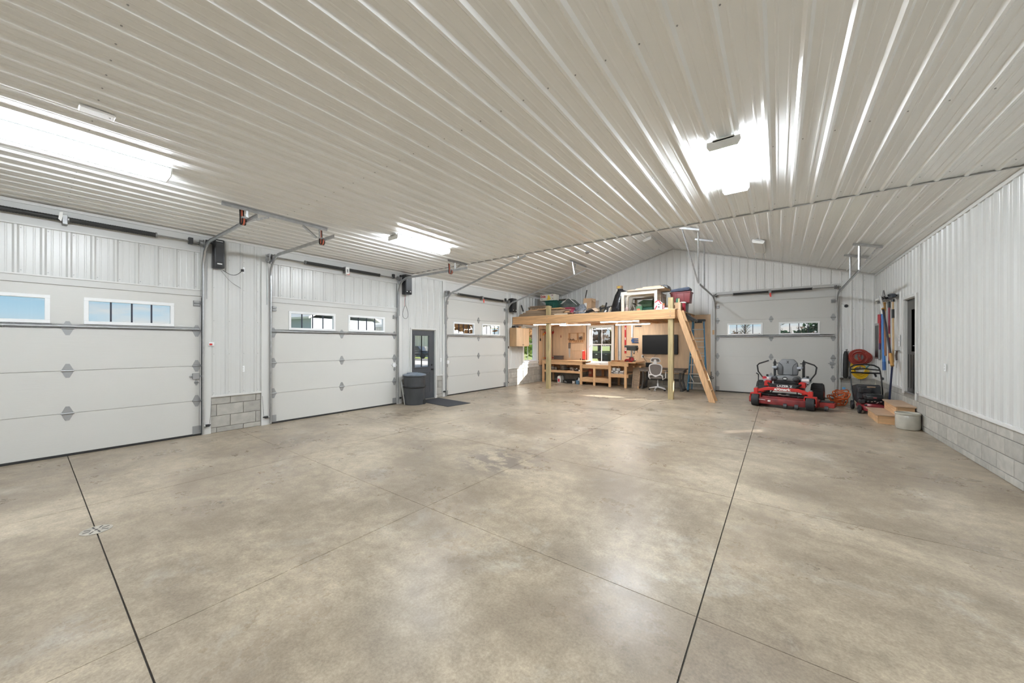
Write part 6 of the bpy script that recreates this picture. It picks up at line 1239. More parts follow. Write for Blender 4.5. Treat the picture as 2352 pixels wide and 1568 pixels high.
# ================================================================ riding mower (local: faces -y, towards the viewer)
mred = mat('mower_red', (0.50, 0.025, 0.02), 0.38, var=0.12, vscale=5); dred = mat('deck_red', (0.20, 0.025, 0.025), 0.5, var=0.35, vscale=7)
tyre = mat('tyre_rubber', (0.022, 0.022, 0.024), 0.75, bump=0.5, bscale=40); seat_g = mat('seat_grey', (0.20, 0.205, 0.215), 0.45, var=0.06, vscale=5); seat_d = mat('seat_dark', (0.045, 0.047, 0.05), 0.5)
silver = mat('control_silver', (0.42, 0.46, 0.52), 0.35, 0.2)
t = thing('riding_mower', 'red zero turn riding mower with grey seat facing the viewer', 'riding mower', (8.36, 12.10, 0), radians(-8))
P_ = lambda mb, n, m, b=0.006, par=t, **k: mb.build(n, m, par, b, **k)
# mowing deck and side discharge
P_(MB().prism([(-0.72, -0.72), (-0.55, -0.84), (-0.20, -0.90), (0.20, -0.90), (0.55, -0.84), (0.70, -0.72), (0.72, -0.30), (0.55, -0.14), (-0.55, -0.14), (-0.72, -0.30)], 0.075, 0.235, 'z'), 'mower_deck', dred, 0.02, seg=2)
P_(MB().prism([(-0.66, -0.70), (-0.2, -0.84), (0.2, -0.84), (0.66, -0.70), (0.66, -0.30), (-0.66, -0.30)], 0.235, 0.262, 'z'), 'deck_top', dred, 0.008)
P_(MB().prism([(0.70, -0.62), (0.98, -0.60), (1.00, -0.28), (0.70, -0.26)], 0.085, 0.20, 'z'), 'discharge_chute', mat('chute_red', (0.34, 0.03, 0.025), 0.45), 0.012)
P_(MB().box(0.72, 0.96, -0.56, -0.30, 0.20, 0.225), 'chute_flap', rubber, 0.004)
for x in (-0.62, 0.08, 0.30, 0.84): 
    w_ = P_(MB().cyl((x-0.035, -0.90 if abs(x) < 0.5 else -0.68, 0.075), (x+0.035, -0.90 if abs(x) < 0.5 else -0.68, 0.075), 0.06, 14), 'anti_scalp_roller', seat_d, 0)
for x in (-0.42, 0.0, 0.42): P_(MB().lathe((x, -0.5, 0.262), [(0.11, 0), (0.11, 0.03), (0.05, 0.05), (0.05, 0.09)], 16), 'spindle_pulley', black_metal, 0)
P_(MB().box(-0.5, -0.12, -0.62, -0.40, 0.265, 0.33), 'belt_cover', black_plastic, 0.015); P_(MB().box(0.12, 0.5, -0.62, -0.40, 0.265, 0.33), 'belt_cover', black_plastic, 0.015)
writing('60', 0.058, print_white, 'size_number', t, FRONT(-0.25, -0.899, 0.165, rz=-5), bold=0.003); P_(MB().bar((-0.52, -0.857, 0.186), (-0.33, -0.884, 0.178), 0.003, 0.010), 'pinstripe', print_white, 0)
# front frame and castor forks
P_(MB().prism([(-0.52, 0.36), (-0.30, 0.42), (0.30, 0.42), (0.52, 0.36), (0.52, 0.43), (0.32, 0.50), (-0.32, 0.50), (-0.52, 0.43)], -0.76, -0.68, 'y'), 'front_bar', mred, 0.010)
writing('eXmark', 0.085, print_white, 'brand_lettering', t, FRONT(0.0, -0.7625, 0.462), bold=0.004, width=0.34)
for s in (-1, 1):
    P_(MB().box(s*0.555-0.045, s*0.555+0.045, -0.78, -0.66, 0.33, 0.46), 'castor_hub', mred, 0.012); P_(MB().cyl((s*0.555, -0.72, 0.46), (s*0.555, -0.72, 0.485), 0.03, 12), 'hub_cap', steel, 0)
    f = MB(); f.box(s*0.555-0.115, s*0.555+0.115, -0.80, -0.64, 0.30, 0.335); 
    for e_ in (-1, 1): f.box(s*0.555+e_*0.108-0.010, s*0.555+e_*0.108+0.010, -0.84, -0.72, 0.12, 0.31)
    P_(f, 'castor_fork', mred, 0.006)
    prof = [(0.055, -0.078), (0.11, -0.085), (0.145, -0.075), (0.152, -0.04), (0.154, 0.0), (0.152, 0.04), (0.145, 0.075), (0.11, 0.085), (0.055, 0.078)]
    w_ = MB().lathe((s*0.555, -0.79, 0.154), prof, 22, 'x').build('castor_wheel', tyre, t); MB().cyl((s*0.555-0.10, -0.79, 0.154), (s*0.555+0.10, -0.79, 0.154), 0.022, 10).build('axle', steel, w_)
    # frame rails back to the rear wheels
    P_(MB().bar((s*0.42, -0.72, 0.40), (s*0.30, 0.45, 0.42), 0.07, 0.09), 'frame_rail', mred, 0.008)
    P_(MB().box(s*0.36-0.07, s*0.36+0.07, -0.42, -0.18, 0.50, 0.63), 'corner_pod', mred, 0.015); P_(MB().prism([(s*0.36-0.075, 0.50), (s*0.36+0.075, 0.50), (s*0.36+0.06, 0.645), (s*0.36-0.03, 0.655)], -0.46, -0.40, 'y'), 'pod_nose', mred, 0.01)
    P_(MB().bar((s*0.24, -0.62, 0.50), (s*0.36, -0.40, 0.60), 0.05, 0.05), 'foot_rest_arm', black_plastic, 0.01)
    prof = [(0.12, -0.12), (0.20, -0.135), (0.265, -0.125), (0.283, -0.09), (0.287, 0.0), (0.283, 0.09), (0.265, 0.125), (0.20, 0.135), (0.12, 0.12)]
    w_ = MB().lathe((s*0.60, 0.42, 0.287), prof, 30, 'x').build('drive_wheel', tyre, t)
    tr = MB()
    for k in range(26):
        a = 2*pi*k/26; tr.bar((s*0.60-0.10, 0.42+0.286*cos(a), 0.287+0.286*sin(a)), (s*0.60+0.10, 0.42+0.286*cos(a+0.09), 0.287+0.286*sin(a+0.09)), 0.020, 0.010, upv=(0, cos(a), sin(a)))
    o = tr.build('tread_block', tyre, w_); o['kind'] = 'stuff'
    MB().lathe((s*0.60+s*0.10, 0.42, 0.287), [(0.13, 0.0), (0.11, s*0.02), (0.05, s*0.035), (0.0, s*0.04)], 18, 'x').build('rim', mred, w_)
    # steering levers
    P_(MB().tube([(s*0.46, -0.12, 0.60), (s*0.52, -0.16, 0.72), (s*0.605, -0.20, 0.86), (s*0.625, -0.20, 1.02), (s*0.58, -0.21, 1.075), (s*0.36, -0.24, 1.165)], [0.012, 0.014, 0.017, 0.018, 0.018, 0.018], 10), 'steering_lever', black_plastic, 0)
    P_(MB().tube([(s*0.44, -0.10, 0.55), (s*0.455, -0.11, 0.62), (s*0.47, -0.13, 0.66)], 0.011, 8), 'lever_base', chrome, 0)
    # side console
    P_(MB().box(s*0.40-0.09, s*0.40+0.09, -0.20, 0.32, 0.58, 0.72), 'side_console', silver, 0.02); P_(MB().box(s*0.42-0.085, s*0.42+0.06, -0.215, -0.195, 0.655, 0.715), 'console_decal', print_white, 0.004)
    if s < 0: P_(MB().prism([(-0.50, 0.66), (-0.40, 0.68), (-0.42, 0.735), (-0.50, 0.735)], -0.222, -0.218, 'y'), 'red_decal', print_red, 0)
    P_(MB().cyl((s*0.43, 0.02, 0.72), (s*0.43, 0.02, 0.775), 0.028, 10), 'console_knob', black_plastic, 0.004)
    # roll bar post
    P_(MB().box(s*0.315-0.028, s*0.315+0.028, 0.36, 0.41, 0.55, 1.13), 'roll_bar_post', black_plastic, 0.008); P_(MB().cyl((s*0.315, 0.385, 1.13), (s*0.315, 0.385, 1.175), 0.012, 8), 'post_pin', black_metal, 0); P_(MB().cyl((s*0.24, 0.38, 1.075), (s*0.36, 0.38, 1.075), 0.011, 8), 'cross_pin', black_metal, 0)
    # arm rest
    P_(MB().box(s*0.265-0.055, s*0.265+0.05, -0.02, 0.30, 0.945, 1.005), 'armrest', silver, 0.018, seg=2); P_(MB().cyl((s*0.245, 0.24, 0.90), (s*0.245, 0.28, 0.95), 0.022, 10), 'armrest_pivot', black_plastic, 0)
# engine behind, floor pan
P_(MB().box(-0.28, 0.28, 0.30, 0.72, 0.40, 0.66), 'engine_block', black_metal, 0.03); P_(MB().box(-0.38, 0.38, -0.66, 0.10, 0.43, 0.46), 'floor_pan', black_plastic, 0.006)
P_(MB().box(-0.30, 0.30, -0.55, -0.49, 0.47, 0.58), 'name_panel', black_plastic, 0.008); writing('LAZER Z', 0.075, print_white, 'model_lettering', t, FRONT(0.02, -0.5525, 0.525), bold=0.003, width=0.32)
P_(MB().box(-0.24, 0.24, -0.32, 0.18, 0.56, 0.62), 'seat_suspension', black_metal, 0.01)
# seat
P_(MB().prism([(-0.27, 0.64), (0.27, 0.64), (0.285, 0.70), (0.25, 0.755), (0.10, 0.765), (0.0, 0.78), (-0.10, 0.765), (-0.25, 0.755), (-0.285, 0.70)], -0.30, 0.18, 'y'), 'seat_cushion', seat_g, 0.03, seg=3)
P_(MB().prism([(-0.20, 0.60), (0.20, 0.60), (0.27, 0.65), (-0.27, 0.65)], -0.27, 0.18, 'y'), 'seat_base', seat_d, 0.01)
for s in (-1, 1): P_(MB().ball((s*0.215, -0.275, 0.70), (0.075, 0.05, 0.062), 12), 'seat_bolster', seat_d, 0)
P_(MB().lathe((0.0, -0.302, 0.705), [(0.055, 0), (0.055, -0.012), (0.045, -0.014)], 18, 'y'), 'seat_badge', seat_d, 0); P_(MB().box(-0.032, 0.032, -0.320, -0.315, 0.69, 0.72), 'badge_mark', print_white, 0)
q = MB(); bkp = [(-0.215, 0.77), (-0.235, 0.95), (-0.205, 1.11), (-0.13, 1.205), (0.13, 1.205), (0.205, 1.11), (0.235, 0.95), (0.215, 0.77)]
M_ = Matrix.Translation((0, 0.14, 0.75)) @ Matrix.Rotation(radians(-8), 4, 'X') @ Matrix.Translation((0, 0, -0.75))
q.prism(bkp, -0.02, 0.08, 'y', M_); P_(q, 'seat_back', seat_g, 0.03, seg=3)
for s in (-1, 1):
    P_(MB().prism([(s*0.115, 0.78), (s*0.215, 0.78), (s*0.232, 0.95), (s*0.205, 1.10), (s*0.115, 1.02)], -0.04, -0.015, 'y', M_), 'back_wing', mat('seat_mid', (0.115, 0.118, 0.125), 0.45), 0.012, seg=2)
    P_(MB().tube([M_ @ Vector(p) for p in ((s*0.11, -0.034, 0.78), (s*0.108, -0.036, 0.98), (s*0.135, -0.034, 1.045), (s*0.20, -0.03, 1.105))], 0.008, 6), 'back_piping', seat_d, 0)
writing('X', 0.085, print_black, 'back_mark', t, M_ @ FRONT(0.0, -0.0215, 1.115), bold=0.006, width=0.062)
# height lever at the left and small fittings
P_(MB().tube([(-0.56, -0.50, 0.40), (-0.555, -0.44, 0.70), (-0.555, -0.44, 0.79), (-0.60, -0.46, 0.83)], [0.012, 0.012, 0.016, 0.016], 8), 'height_lever', black_plastic, 0)
for x in (-0.30, 0.30): P_(MB().bar((x, -0.64, 0.26), (x*0.8, -0.30, 0.42), 0.02, 0.03), 'deck_hanger', steel_dark, 0.003)
P_(MB().box(-0.34, 0.34, -0.66, -0.60, 0.335, 0.36), 'cross_member', black_metal, 0.004)
P_(MB().cyl((-0.10, -0.66, 0.31), (0.16, -0.60, 0.30), 0.012, 8), 'tie_rod', chrome, 0)
# ================================================================ push mower facing the viewer
t = thing('push_mower', 'dark red push mower with black folding handle in the corner', 'lawn mower', (9.965, 12.0, 0), radians(3))
P_ = lambda mb, n, m, b=0.006, par=t, **k: mb.build(n, m, par, b, **k)
pm = mat('wine_red_deck', (0.23, 0.022, 0.028), 0.35, var=0.15, vscale=6)
P_(MB().prism([(-0.24, -0.44), (-0.14, -0.50), (0.14, -0.50), (0.24, -0.44), (0.265, -0.10), (0.22, 0.30), (-0.22, 0.30), (-0.265, -0.10)], 0.065, 0.175, 'z'), 'deck', pm, 0.03, seg=2); P_(MB().lathe((0, -0.12, 0.17), [(0.22, 0), (0.20, 0.045), (0.13, 0.06)], 22), 'deck_crown', pm, 0)
for s in (-1, 1):
    for y in (-0.40, 0.30):
        r_ = 0.095 if y < 0 else 0.105
        w_ = MB().lathe((s*0.285, y, r_), [(0.05, -0.024), (r_-.008, -0.026), (r_, -0.016), (r_, 0.016), (r_-.008, 0.026), (0.05, 0.024)], 22, 'x').build('wheel', tyre, t); MB().lathe((s*0.285+s*0.026, y, r_), [(0.055, 0), (0.045, s*0.006), (0.012, s*0.010), (0.0, s*0.012)], 14, 'x').build('hub', seat_mid if 'seat_mid' in globals() else seat_d, w_)
P_(MB().box(-0.13, 0.14, -0.30, 0.04, 0.225, 0.30), 'engine_base', black_metal, 0.02); P_(MB().prism([(-0.15, -0.29), (0.15, -0.29), (0.165, 0.0), (0.14, 0.08), (-0.14, 0.08), (-0.165, 0.0)], 0.30, 0.42, 'z'), 'engine_shroud', black_plastic, 0.03, seg=2); P_(MB().prism([(-0.14, -0.27), (0.14, -0.27), (0.15, 0.02), (-0.15, 0.02)], 0.42, 0.435, 'z'), 'shroud_top', seat_d, 0.006)
for x in (-0.06, 0.06): P_(MB().box(x-0.045, x+0.045, -0.20, -0.05, 0.4355, 0.440), 'cooling_slot', print_black, 0)
P_(MB().box(-0.03, 0.03, -0.293, -0.288, 0.355, 0.372), 'engine_badge', mat('badge_pink', (0.5, 0.12, 0.12), 0.5), 0)
for k, (x, z) in enumerate(((-0.07, 0.265), (-0.02, 0.28), (0.03, 0.26), (0.08, 0.275), (0.01, 0.24))): P_(MB().cyl((x, -0.31, z), (x+0.03, -0.315, z+0.008), 0.010, 6), 'linkage', chrome, 0)
P_(MB().box(-0.26, -0.14, -0.26, -0.10, 0.205, 0.30), 'air_filter', black_plastic, 0.025); P_(MB().cyl((0.19, -0.22, 0.21), (0.19, -0.22, 0.30), 0.075, 14), 'fuel_tank', black_plastic, 0.01); P_(MB().cyl((-0.20, -0.40, 0.19), (-0.16, -0.40, 0.19), 0.03, 10), 'height_knob', black_plastic, 0.004)
P_(MB().box(-0.22, 0.0, -0.02, 0.16, 0.43, 0.56), 'battery_case', black_plastic, 0.02); P_(MB().box(-0.05, 0.10, 0.15, 0.155, 0.56, 0.585), 'sticker', cardboard, 0)
# rear bag and handle
P_(MB().prism([(0.24, 0.15), (0.70, 0.22), (0.74, 0.55), (0.30, 0.62), (0.22, 0.45)], -0.22, 0.22, 'x'), 'grass_bag', mat('bag_black', (0.03, 0.03, 0.032), 0.8, var=0.3, vscale=8, bump=0.3, bscale=90), 0.03, seg=2); P_(MB().box(-0.20, 0.20, 0.18, 0.24, 0.28, 0.60), 'rear_door', seat_d, 0.01)
for s in (-1, 1):
    P_(MB().tube([(s*0.26, 0.28, 0.14), (s*0.275, 0.40, 0.45), (s*0.28, 0.52, 0.76)], 0.014, 8), 'lower_handle', black_metal, 0); P_(MB().tube([(s*0.28, 0.52, 0.76), (s*0.275, 0.60, 0.95), (s*0.26, 0.64, 1.02)], 0.015, 8), 'upper_handle', black_metal, 0)
    P_(MB().lathe((s*0.28+s*0.012, 0.52, 0.76), [(0.035, 0), (0.035, s*0.02), (0.015, s*0.035), (0.0, s*0.036)], 10, 'x'), 'handle_knob', black_plastic, 0)
P_(MB().tube([(-0.26, 0.64, 1.02), (-0.18, 0.67, 1.075), (0.0, 0.68, 1.10), (0.18, 0.67, 1.075), (0.26, 0.64, 1.02)], 0.018, 8), 'grip', rubber, 0); P_(MB().tube([(-0.27, 0.60, 0.96), (0.0, 0.62, 0.985), (0.27, 0.60, 0.96)], 0.015, 8), 'cross_bar', black_metal, 0); P_(MB().tube([(-0.27, 0.56, 0.885), (0.27, 0.56, 0.885)], 0.02, 8), 'lower_cross_bar', black_metal, 0); P_(MB().tube([(0.17, 0.57, 0.88), (0.20, 0.58, 0.80)], 0.022, 8), 'throttle', black_plastic, 0)
# orange cord reel on the floor
t = thing('orange_cord', 'tangled orange extension cord heap on the floor beside the push mower', 'cord', (9.46, 12.75, 0)); rg = random.Random(4); oc = mat('orange_cable', (0.62, 0.12, 0.025), 0.5)
for j in range(9):
    cx, cy, cz = rg.uniform(-.07, .07), rg.uniform(-.06, .06), 0.03+0.035*j; ti = rg.uniform(-1.5, 1.5); rj = rg.uniform(.8, 1.25)
    MB().tube([(cx+rj*(0.13+0.03*sin(3*a_+ti))*cos(a_), cy+rj*0.11*sin(a_), max(0.014, cz+0.09*sin(a_+ti)+0.03*sin(3*a_))) for a_ in [2*pi*i/20 for i in range(20)]], 0.014, 6, closed=True).build('loop', oc, t)
MB().lathe((0.10, 0.0, 0.42), [(0.03, 0), (0.035, 0.05), (0.02, 0.06)], 10).build('blue_plug', mat('sky_blue_plug', (0.12, 0.35, 0.60), 0.5), t)
t = thing('dark_pipe', 'short dark pipe lying on the floor by the far door jamb', 'pipe', (9.42, 13.30, 0.022)); MB().cyl((-0.05, 0, 0), (0.28, 0.1, 0), 0.022, 10).build('pipe', rubber, t); MB().cyl((0.28, 0.1, 0), (0.30, 0.107, 0), 0.026, 10).build('end_cap', steel_dark, t)
# hoses and cords on the far wall
hook = lambda t, y=-0.13: MB().tube([(0, 0, 0.02), (0, y*0.7, 0.0), (0, y, 0.03), (0, y, 0.07)], 0.009, 6).build('hook', steel_dark, t)
t = thing('air_hose', 'coiled brick red air hose hanging on the far wall', 'hose', (10.00, DF-0.02, 1.24)); hr = mat('brick_red_hose', (0.33, 0.05, 0.035), 0.45, var=0.15, vscale=8); rg = random.Random(2)
for j in range(15):
    r_ = 0.10+0.115*(j/14)+rg.uniform(-.01, .01); y = -0.03-0.085*rg.random(); dx, dz = rg.uniform(-.012, .012), rg.uniform(-.02, .01)-0.25*(r_-0.1)
    MB().tube([(dx+r_*cos(a_), y-0.01*sin(2*a_), dz+0.02+r_*sin(a_)) for a_ in [2*pi*i/28 for i in range(28)]], 0.012, 6, closed=True).build('loop', hr, t)
for j in range(3): MB().tube([(0.10+0.02*j+0.12*cos(a_), -0.07, 0.02-0.015*j+0.15*sin(a_)) for a_ in [2*pi*i/24 for i in range(24)]], 0.010, 6, closed=True).build('loop', hr, t)
hook(t); MB().tube([(0.13, -0.08, -0.30), (0.20, -0.09, -0.22), (0.26, -0.09, -0.20)], 0.016, 8).build('teal_end', mat('teal_hose', (0.05, 0.17, 0.17), 0.5), t)
t = thing('yellow_cord', 'coiled yellow extension cord hanging under the red hose', 'cord', (10.02, DF-0.02, 0.93)); yc = mat('yellow_cable', (0.72, 0.46, 0.02), 0.45); rg = random.Random(9)
for j in range(11):
    r_ = 0.11+0.07*(j/10); y = -0.03-0.07*rg.random(); dx = rg.uniform(-.01, .01)
    MB().tube([(dx+r_*0.95*cos(a_), y, -0.02+dx-(r_-0.1)*0.9+r_*sin(a_)*(1.15 if sin(a_) < 0 else 0.9)) for a_ in [2*pi*i/26 for i in range(26)]], 0.010, 6, closed=True).build('loop', yc, t)
hook(t, -0.11)
for j in range(3): MB().tube([(-0.16-0.02*j, -0.06, 0.02), (-0.13-0.02*j, -0.07, 0.16), (-0.08-0.015*j, -0.05, 0.26)], 0.011, 6).build('tail', yc, t)
t = thing('black_tube_bag', 'long black tool bag hanging on the far wall beside the hose', 'bag', (9.71, DF-0.02, 0.64)); MB().tube([(0.0, -0.06, 0.0), (0.005, -0.065, 0.05), (0.01, -0.065, 0.40), (0.012, -0.06, 0.68), (0.015, -0.05, 0.76)], [0.04, 0.06, 0.06, 0.05, 0.03], 12).build('bag', rubber, t); MB().tube([(0.015, -0.05, 0.75), (0.05, -0.05, 0.82), (0.015, -0.02, 0.80)], 0.008, 6).build('drawstring', black_metal, t); MB().tube([(0.09, -0.04, 0.70), (0.09, -0.045, 0.30)], 0.012, 8).build('side_tube', steel_dark, t)
t = thing('hose_rack', 'thin grey wire hook between the black bag and the red hose', 'hook', (9.82, DF-0.02, 1.36)); MB().tube([(-0.08, 0, 0.03), (0.0, -0.03, 0.05), (0.06, -0.05, 0.02), (0.02, -0.05, -0.05)], 0.006, 6).build('wire', steel, t); MB().box(-0.10, -0.06, -0.008, 0.0, 0.0, 0.06).build('base_plate', steel, t)
t = thing('wall_bracket', 'dark rusty knob bracket at the top of the far block corner', 'bracket', (9.64, DF-0.03, 0.62)); MB().ball((0, -0.04, 0), (0.05, 0.04, 0.03), 8).build('knob', mat('rusty_iron', (0.07, 0.055, 0.045), 0.7), t); MB().box(-0.02, 0.02, -0.03, 0.0, -0.03, 0.03).build('base_plate', MATS['rusty_iron'], t)
# ================================================================ long tools on the right wall
t = thing('tool_rail', 'dark steel rail holding the long handled tools on the right wall', 'rail', (W-0.028, 12.50, 2.70), -R90); MB().box(-0.93, 0.93, -0.03, 0.0, -0.02, 0.02).build('rail', black_metal, t, 0.003)
for yy in (12.90, 12.60, 12.376, 12.15, 11.965, 11.61):
    x = 12.50-yy
    for e_ in (-0.03, 0.03): MB().tube([(x+e_, -0.02, 0), (x+e_, -0.13, 0.0), (x+e_, -0.14, 0.03)], 0.008, 6).build('prong', black_metal, t)
def longtool(name, label, y_top, z_top, y_bot, z_bot, r, m, grips=(), x=0.10):
    t = thing(name, label, 'garden tool', (W-x, y_top, z_top)); a, b = Vector((0, 0, 0)), Vector((0, y_bot-y_top, z_bot-z_top))
    MB().cyl(a, b, r, 10).build('handle', m, t)
    for f0, f1, rr, mm, nm in grips: MB().cyl(a+(b-a)*f0, a+(b-a)*f1, rr, 10).build(nm, mm, t)
    return t
w_brown = mat('brown_ash', (0.28, 0.13, 0.065), 0.5, var=0.12, vscale=8, stretch=(4, 4, .5)); w_tan = mat('tan_ash', (0.52, 0.36, 0.19), 0.5, var=0.12, vscale=8, stretch=(4, 4, .5)); fib_blk = mat('black_fibreglass', (0.03, 0.03, 0.04), 0.4); fib_blue = mat('bright_blue', (0.025, 0.16, 0.46), 0.4); fib_red = mat('crimson_handle', (0.22, 0.02, 0.045), 0.4)
t = longtool('snow_brush', 'thick bright blue broom handle with white neck hanging on the tool rail', 12.60, 2.69, 12.37, 0.978, 0.030, fib_blue, ((0.0, 0.20, 0.036, print_white, 'white_neck'), (0.88, 1.0, 0.034, mat('deep_blue', (0.02, 0.09, 0.27), 0.45), 'grip')))
MB().box(-0.10, 0.04, -0.16, 0.16, 0.0, 0.05).build('head', print_white, t, 0.01)
t = longtool('shovel', 'brown wooden handled shovel hanging behind the blue broom', 12.376, 2.62, 12.24, 1.33, 0.020, w_brown, ((0.0, 0.16, 0.028, mat('amber_socket', (0.45, 0.24, 0.06), 0.5), 'socket'),)); MB().prism([(-0.12, 0.02), (0.12, 0.02), (0.13, 0.16), (0.0, 0.30), (-0.13, 0.16)], -0.02, 0.0, 'x').build('blade', steel_dark, t, 0.006)
t = longtool('bow_rake', 'crimson handled rake hanging on the tool rail', 11.965, 2.60, 11.92, 1.156, 0.019, fib_red, ((0.0, 0.10, 0.026, black_plastic, 'socket'), (0.95, 1.0, 0.024, black_plastic, 'end_grip'), (0.52, 0.58, 0.023, mat('tan_tape', (0.5, 0.38, 0.2), 0.6), 'tape_band')), x=0.09)
q = MB(); q.box(-0.012, 0.012, -0.20, 0.20, 0.03, 0.055); 
for k in range(10): q.box(-0.07, 0.0, -0.195+k*0.042, -0.183+k*0.042, 0.034, 0.046)
q.build('rake_head', steel_dark, t)
t = longtool('push_broom', 'tan wooden handled broom with black head nearest the dark door', 11.61, 2.62, 11.57, 1.20, 0.018, w_tan, ((0.0, 0.04, 0.028, black_plastic, 'socket'), (0.16, 0.30, 0.024, rubber, 'grip_band')), x=0.09); MB().prism([(-0.16, 0.03), (0.16, 0.03), (0.19, 0.10), (0.10, 0.14), (-0.10, 0.12)], -0.05, 0.03, 'x').build('head', mat('slate_black', (0.03, 0.038, 0.05), 0.5), t, 0.015)
t = longtool('garden_fork', 'slanting black handled fork with amber grip crossing the other tools', 12.20, 2.46, 11.32, 1.13, 0.020, fib_blk, ((0.0, 0.02, 0.03, MATS['amber_socket'], 'collar'), (0.80, 1.0, 0.031, mat('amber_grip', (0.42, 0.22, 0.055), 0.5), 'grip')), x=0.15)
for k in range(4): MB().tube([(0.0, -0.06+k*0.04, 0.02), (-0.02, -0.08+k*0.055, 0.12), (-0.05, -0.10+k*0.07, 0.30)], 0.007, 6).build('tine', print_white if k == 1 else steel, t)
t = longtool('red_scoop', 'red plastic scoop handle hanging at the corner end of the tool rail', 12.90, 2.36, 12.90, 1.47, 0.020, red_paint, ((0.0, 0.25, 0.045, mat('scoop_red', (0.36, 0.02, 0.03), 0.4), 'scoop_neck'), (0.82, 1.0, 0.022, mat('plum_grip', (0.10, 0.04, 0.12), 0.5), 'grip')), x=0.09); MB().tube([(0.0, 0.0, 0.0), (0.02, -0.03, 0.20), (0.04, -0.06, 0.38)], 0.010, 6).build('hang_strap', steel_dark, t)
t = longtool('pruning_pole', 'dark blue pole standing upright from the floor below the amber grip', 11.36, 1.21, 11.63, 0.36, 0.018, mat('navy_pole', (0.015, 0.022, 0.06), 0.4), (), x=0.14); MB().cyl((0, 0.27, -0.85), (0, 0.31, -1.10), 0.014, 8).build('metal_ferrule', steel, t); MB().cyl((0, 0.31, -1.10), (0, 0.325, -1.20), 0.016, 8).build('yellow_tip', yc, t)
t = thing('metal_file_rack', 'tall dark slotted metal panel on the right wall at the corner', 'panel', (W-0.028, 13.42, 1.22), -R90); MB().box(-0.20, 0.20, -0.04, 0, 0, 0.94).build('frame', steel, t, 0.004)
for x in (-0.10, 0.10): MB().box(x-0.075, x+0.075, -0.046, -0.04, 0.04, 0.88).build('dark_insert', black_metal, t, 0.003)
t = thing('hand_clipper', 'small folding pruning saw hanging on a hook near the dark door', 'hand tool', (W-0.028, 11.44, 1.46), -R90); MB().box(-0.10, 0.10, -0.05, 0, 0.0, 0.012).build('hook_plate', black_metal, t, 0.003); MB().tube([(-0.01, -0.03, 0.0), (-0.04, -0.035, -0.10), (0.0, -0.035, -0.20)], [0.016, 0.022, 0.018], 8).build('handle', mat('brown_grip', (0.07, 0.045, 0.035), 0.5), t); MB().bar((0.04, -0.03, -0.22), (-0.05, -0.03, -0.36), 0.006, 0.035).build('blade', steel, t)
for i, (y, z) in enumerate(((11.44, 1.62), (11.44, 1.76))): plate(('lower white plate on the ribbed wall above the pruning saw', 'upper white plate on the ribbed wall above the pruning saw')[i], (W-0.02, y, z), -R90, 'switch')
plate('white outlet plate low on the right wall ribs', (W-0.022, 8.72, 1.24), -R90)
# ================================================================ wooden steps and stoneware crock
t = thing('wooden_steps', 'two step unfinished pine stair below the dark door', 'steps', (9.80, 10.30, 0)); wstep = mat('step_pine', (0.50, 0.35, 0.235), 0.55, var=0.12, vscale=5, stretch=(0.6, 5, 5), rnd=0.06)
S_ = lambda n, m, *a: MB().box(*a).build(n, m, t, 0.003)
S_('lower_tread', wstep, -0.03, 0.285, -0.03, 1.03, 0.165, 0.19); S_('lower_riser', pine_y, 0.0, 0.02, 0.0, 1.0, 0.0, 0.165); S_('side_panel', pine_x, 0.02, 0.50, 0.0, 0.02, 0.0, 0.165); S_('side_panel', pine_x, 0.02, 0.50, 0.98, 1.0, 0.0, 0.165)
S_('upper_tread', wstep, 0.235, 0.535, -0.03, 1.03, 0.365, 0.39); S_('upper_riser', pine_y, 0.262, 0.282, 0.0, 1.0, 0.19, 0.365); S_('upper_side_panel', pine_x, 0.282, 0.52, 0.0, 0.02, 0.19, 0.365); S_('upper_side_panel', pine_x, 0.282, 0.52, 0.98, 1.0, 0.19, 0.365)
t = thing('crock', 'large cream stoneware crock against the block wall', 'crock', (10.155, 9.97, 0)); stone = mat('stoneware', (0.47, 0.45, 0.39), 0.22, var=0.12, vscale=5, coat=0.4); 
MB().lathe((0, 0, 0), [(0.145, 0.0), (0.162, 0.012), (0.17, 0.05), (0.170, 0.265), (0.166, 0.275)], 40).build('body', stone, t)
MB().lathe((0, 0, 0), [(0.166, 0.272), (0.176, 0.282), (0.178, 0.305), (0.170, 0.315), (0.155, 0.313), (0.150, 0.29), (0.150, 0.08), (0.0, 0.075)], 40).build('rim', stone, t)
MB().lathe((0, 0, 0.20), [(0.149, 0), (0.0, 0.002)], 30).build('inner_lining', mat('crock_glaze_brown', (0.19, 0.12, 0.075), 0.3), t)  # brown disc across the inside of the crock
t = thing('conduit_stub', 'small white conduit elbow at the block top beside the dark door', 'conduit', (W-0.03, 10.13, 0.60)); MB().tube([(0, -0.06, 0.09), (0, 0.0, 0.09), (0, 0.05, 0.06), (0, 0.05, -0.03)], 0.014, 8).build('elbow', trim_white, t); MB().lathe((0, 0.05, -0.04), [(0.018, 0), (0.018, 0.02)], 10).build('collar', trim_white, t)
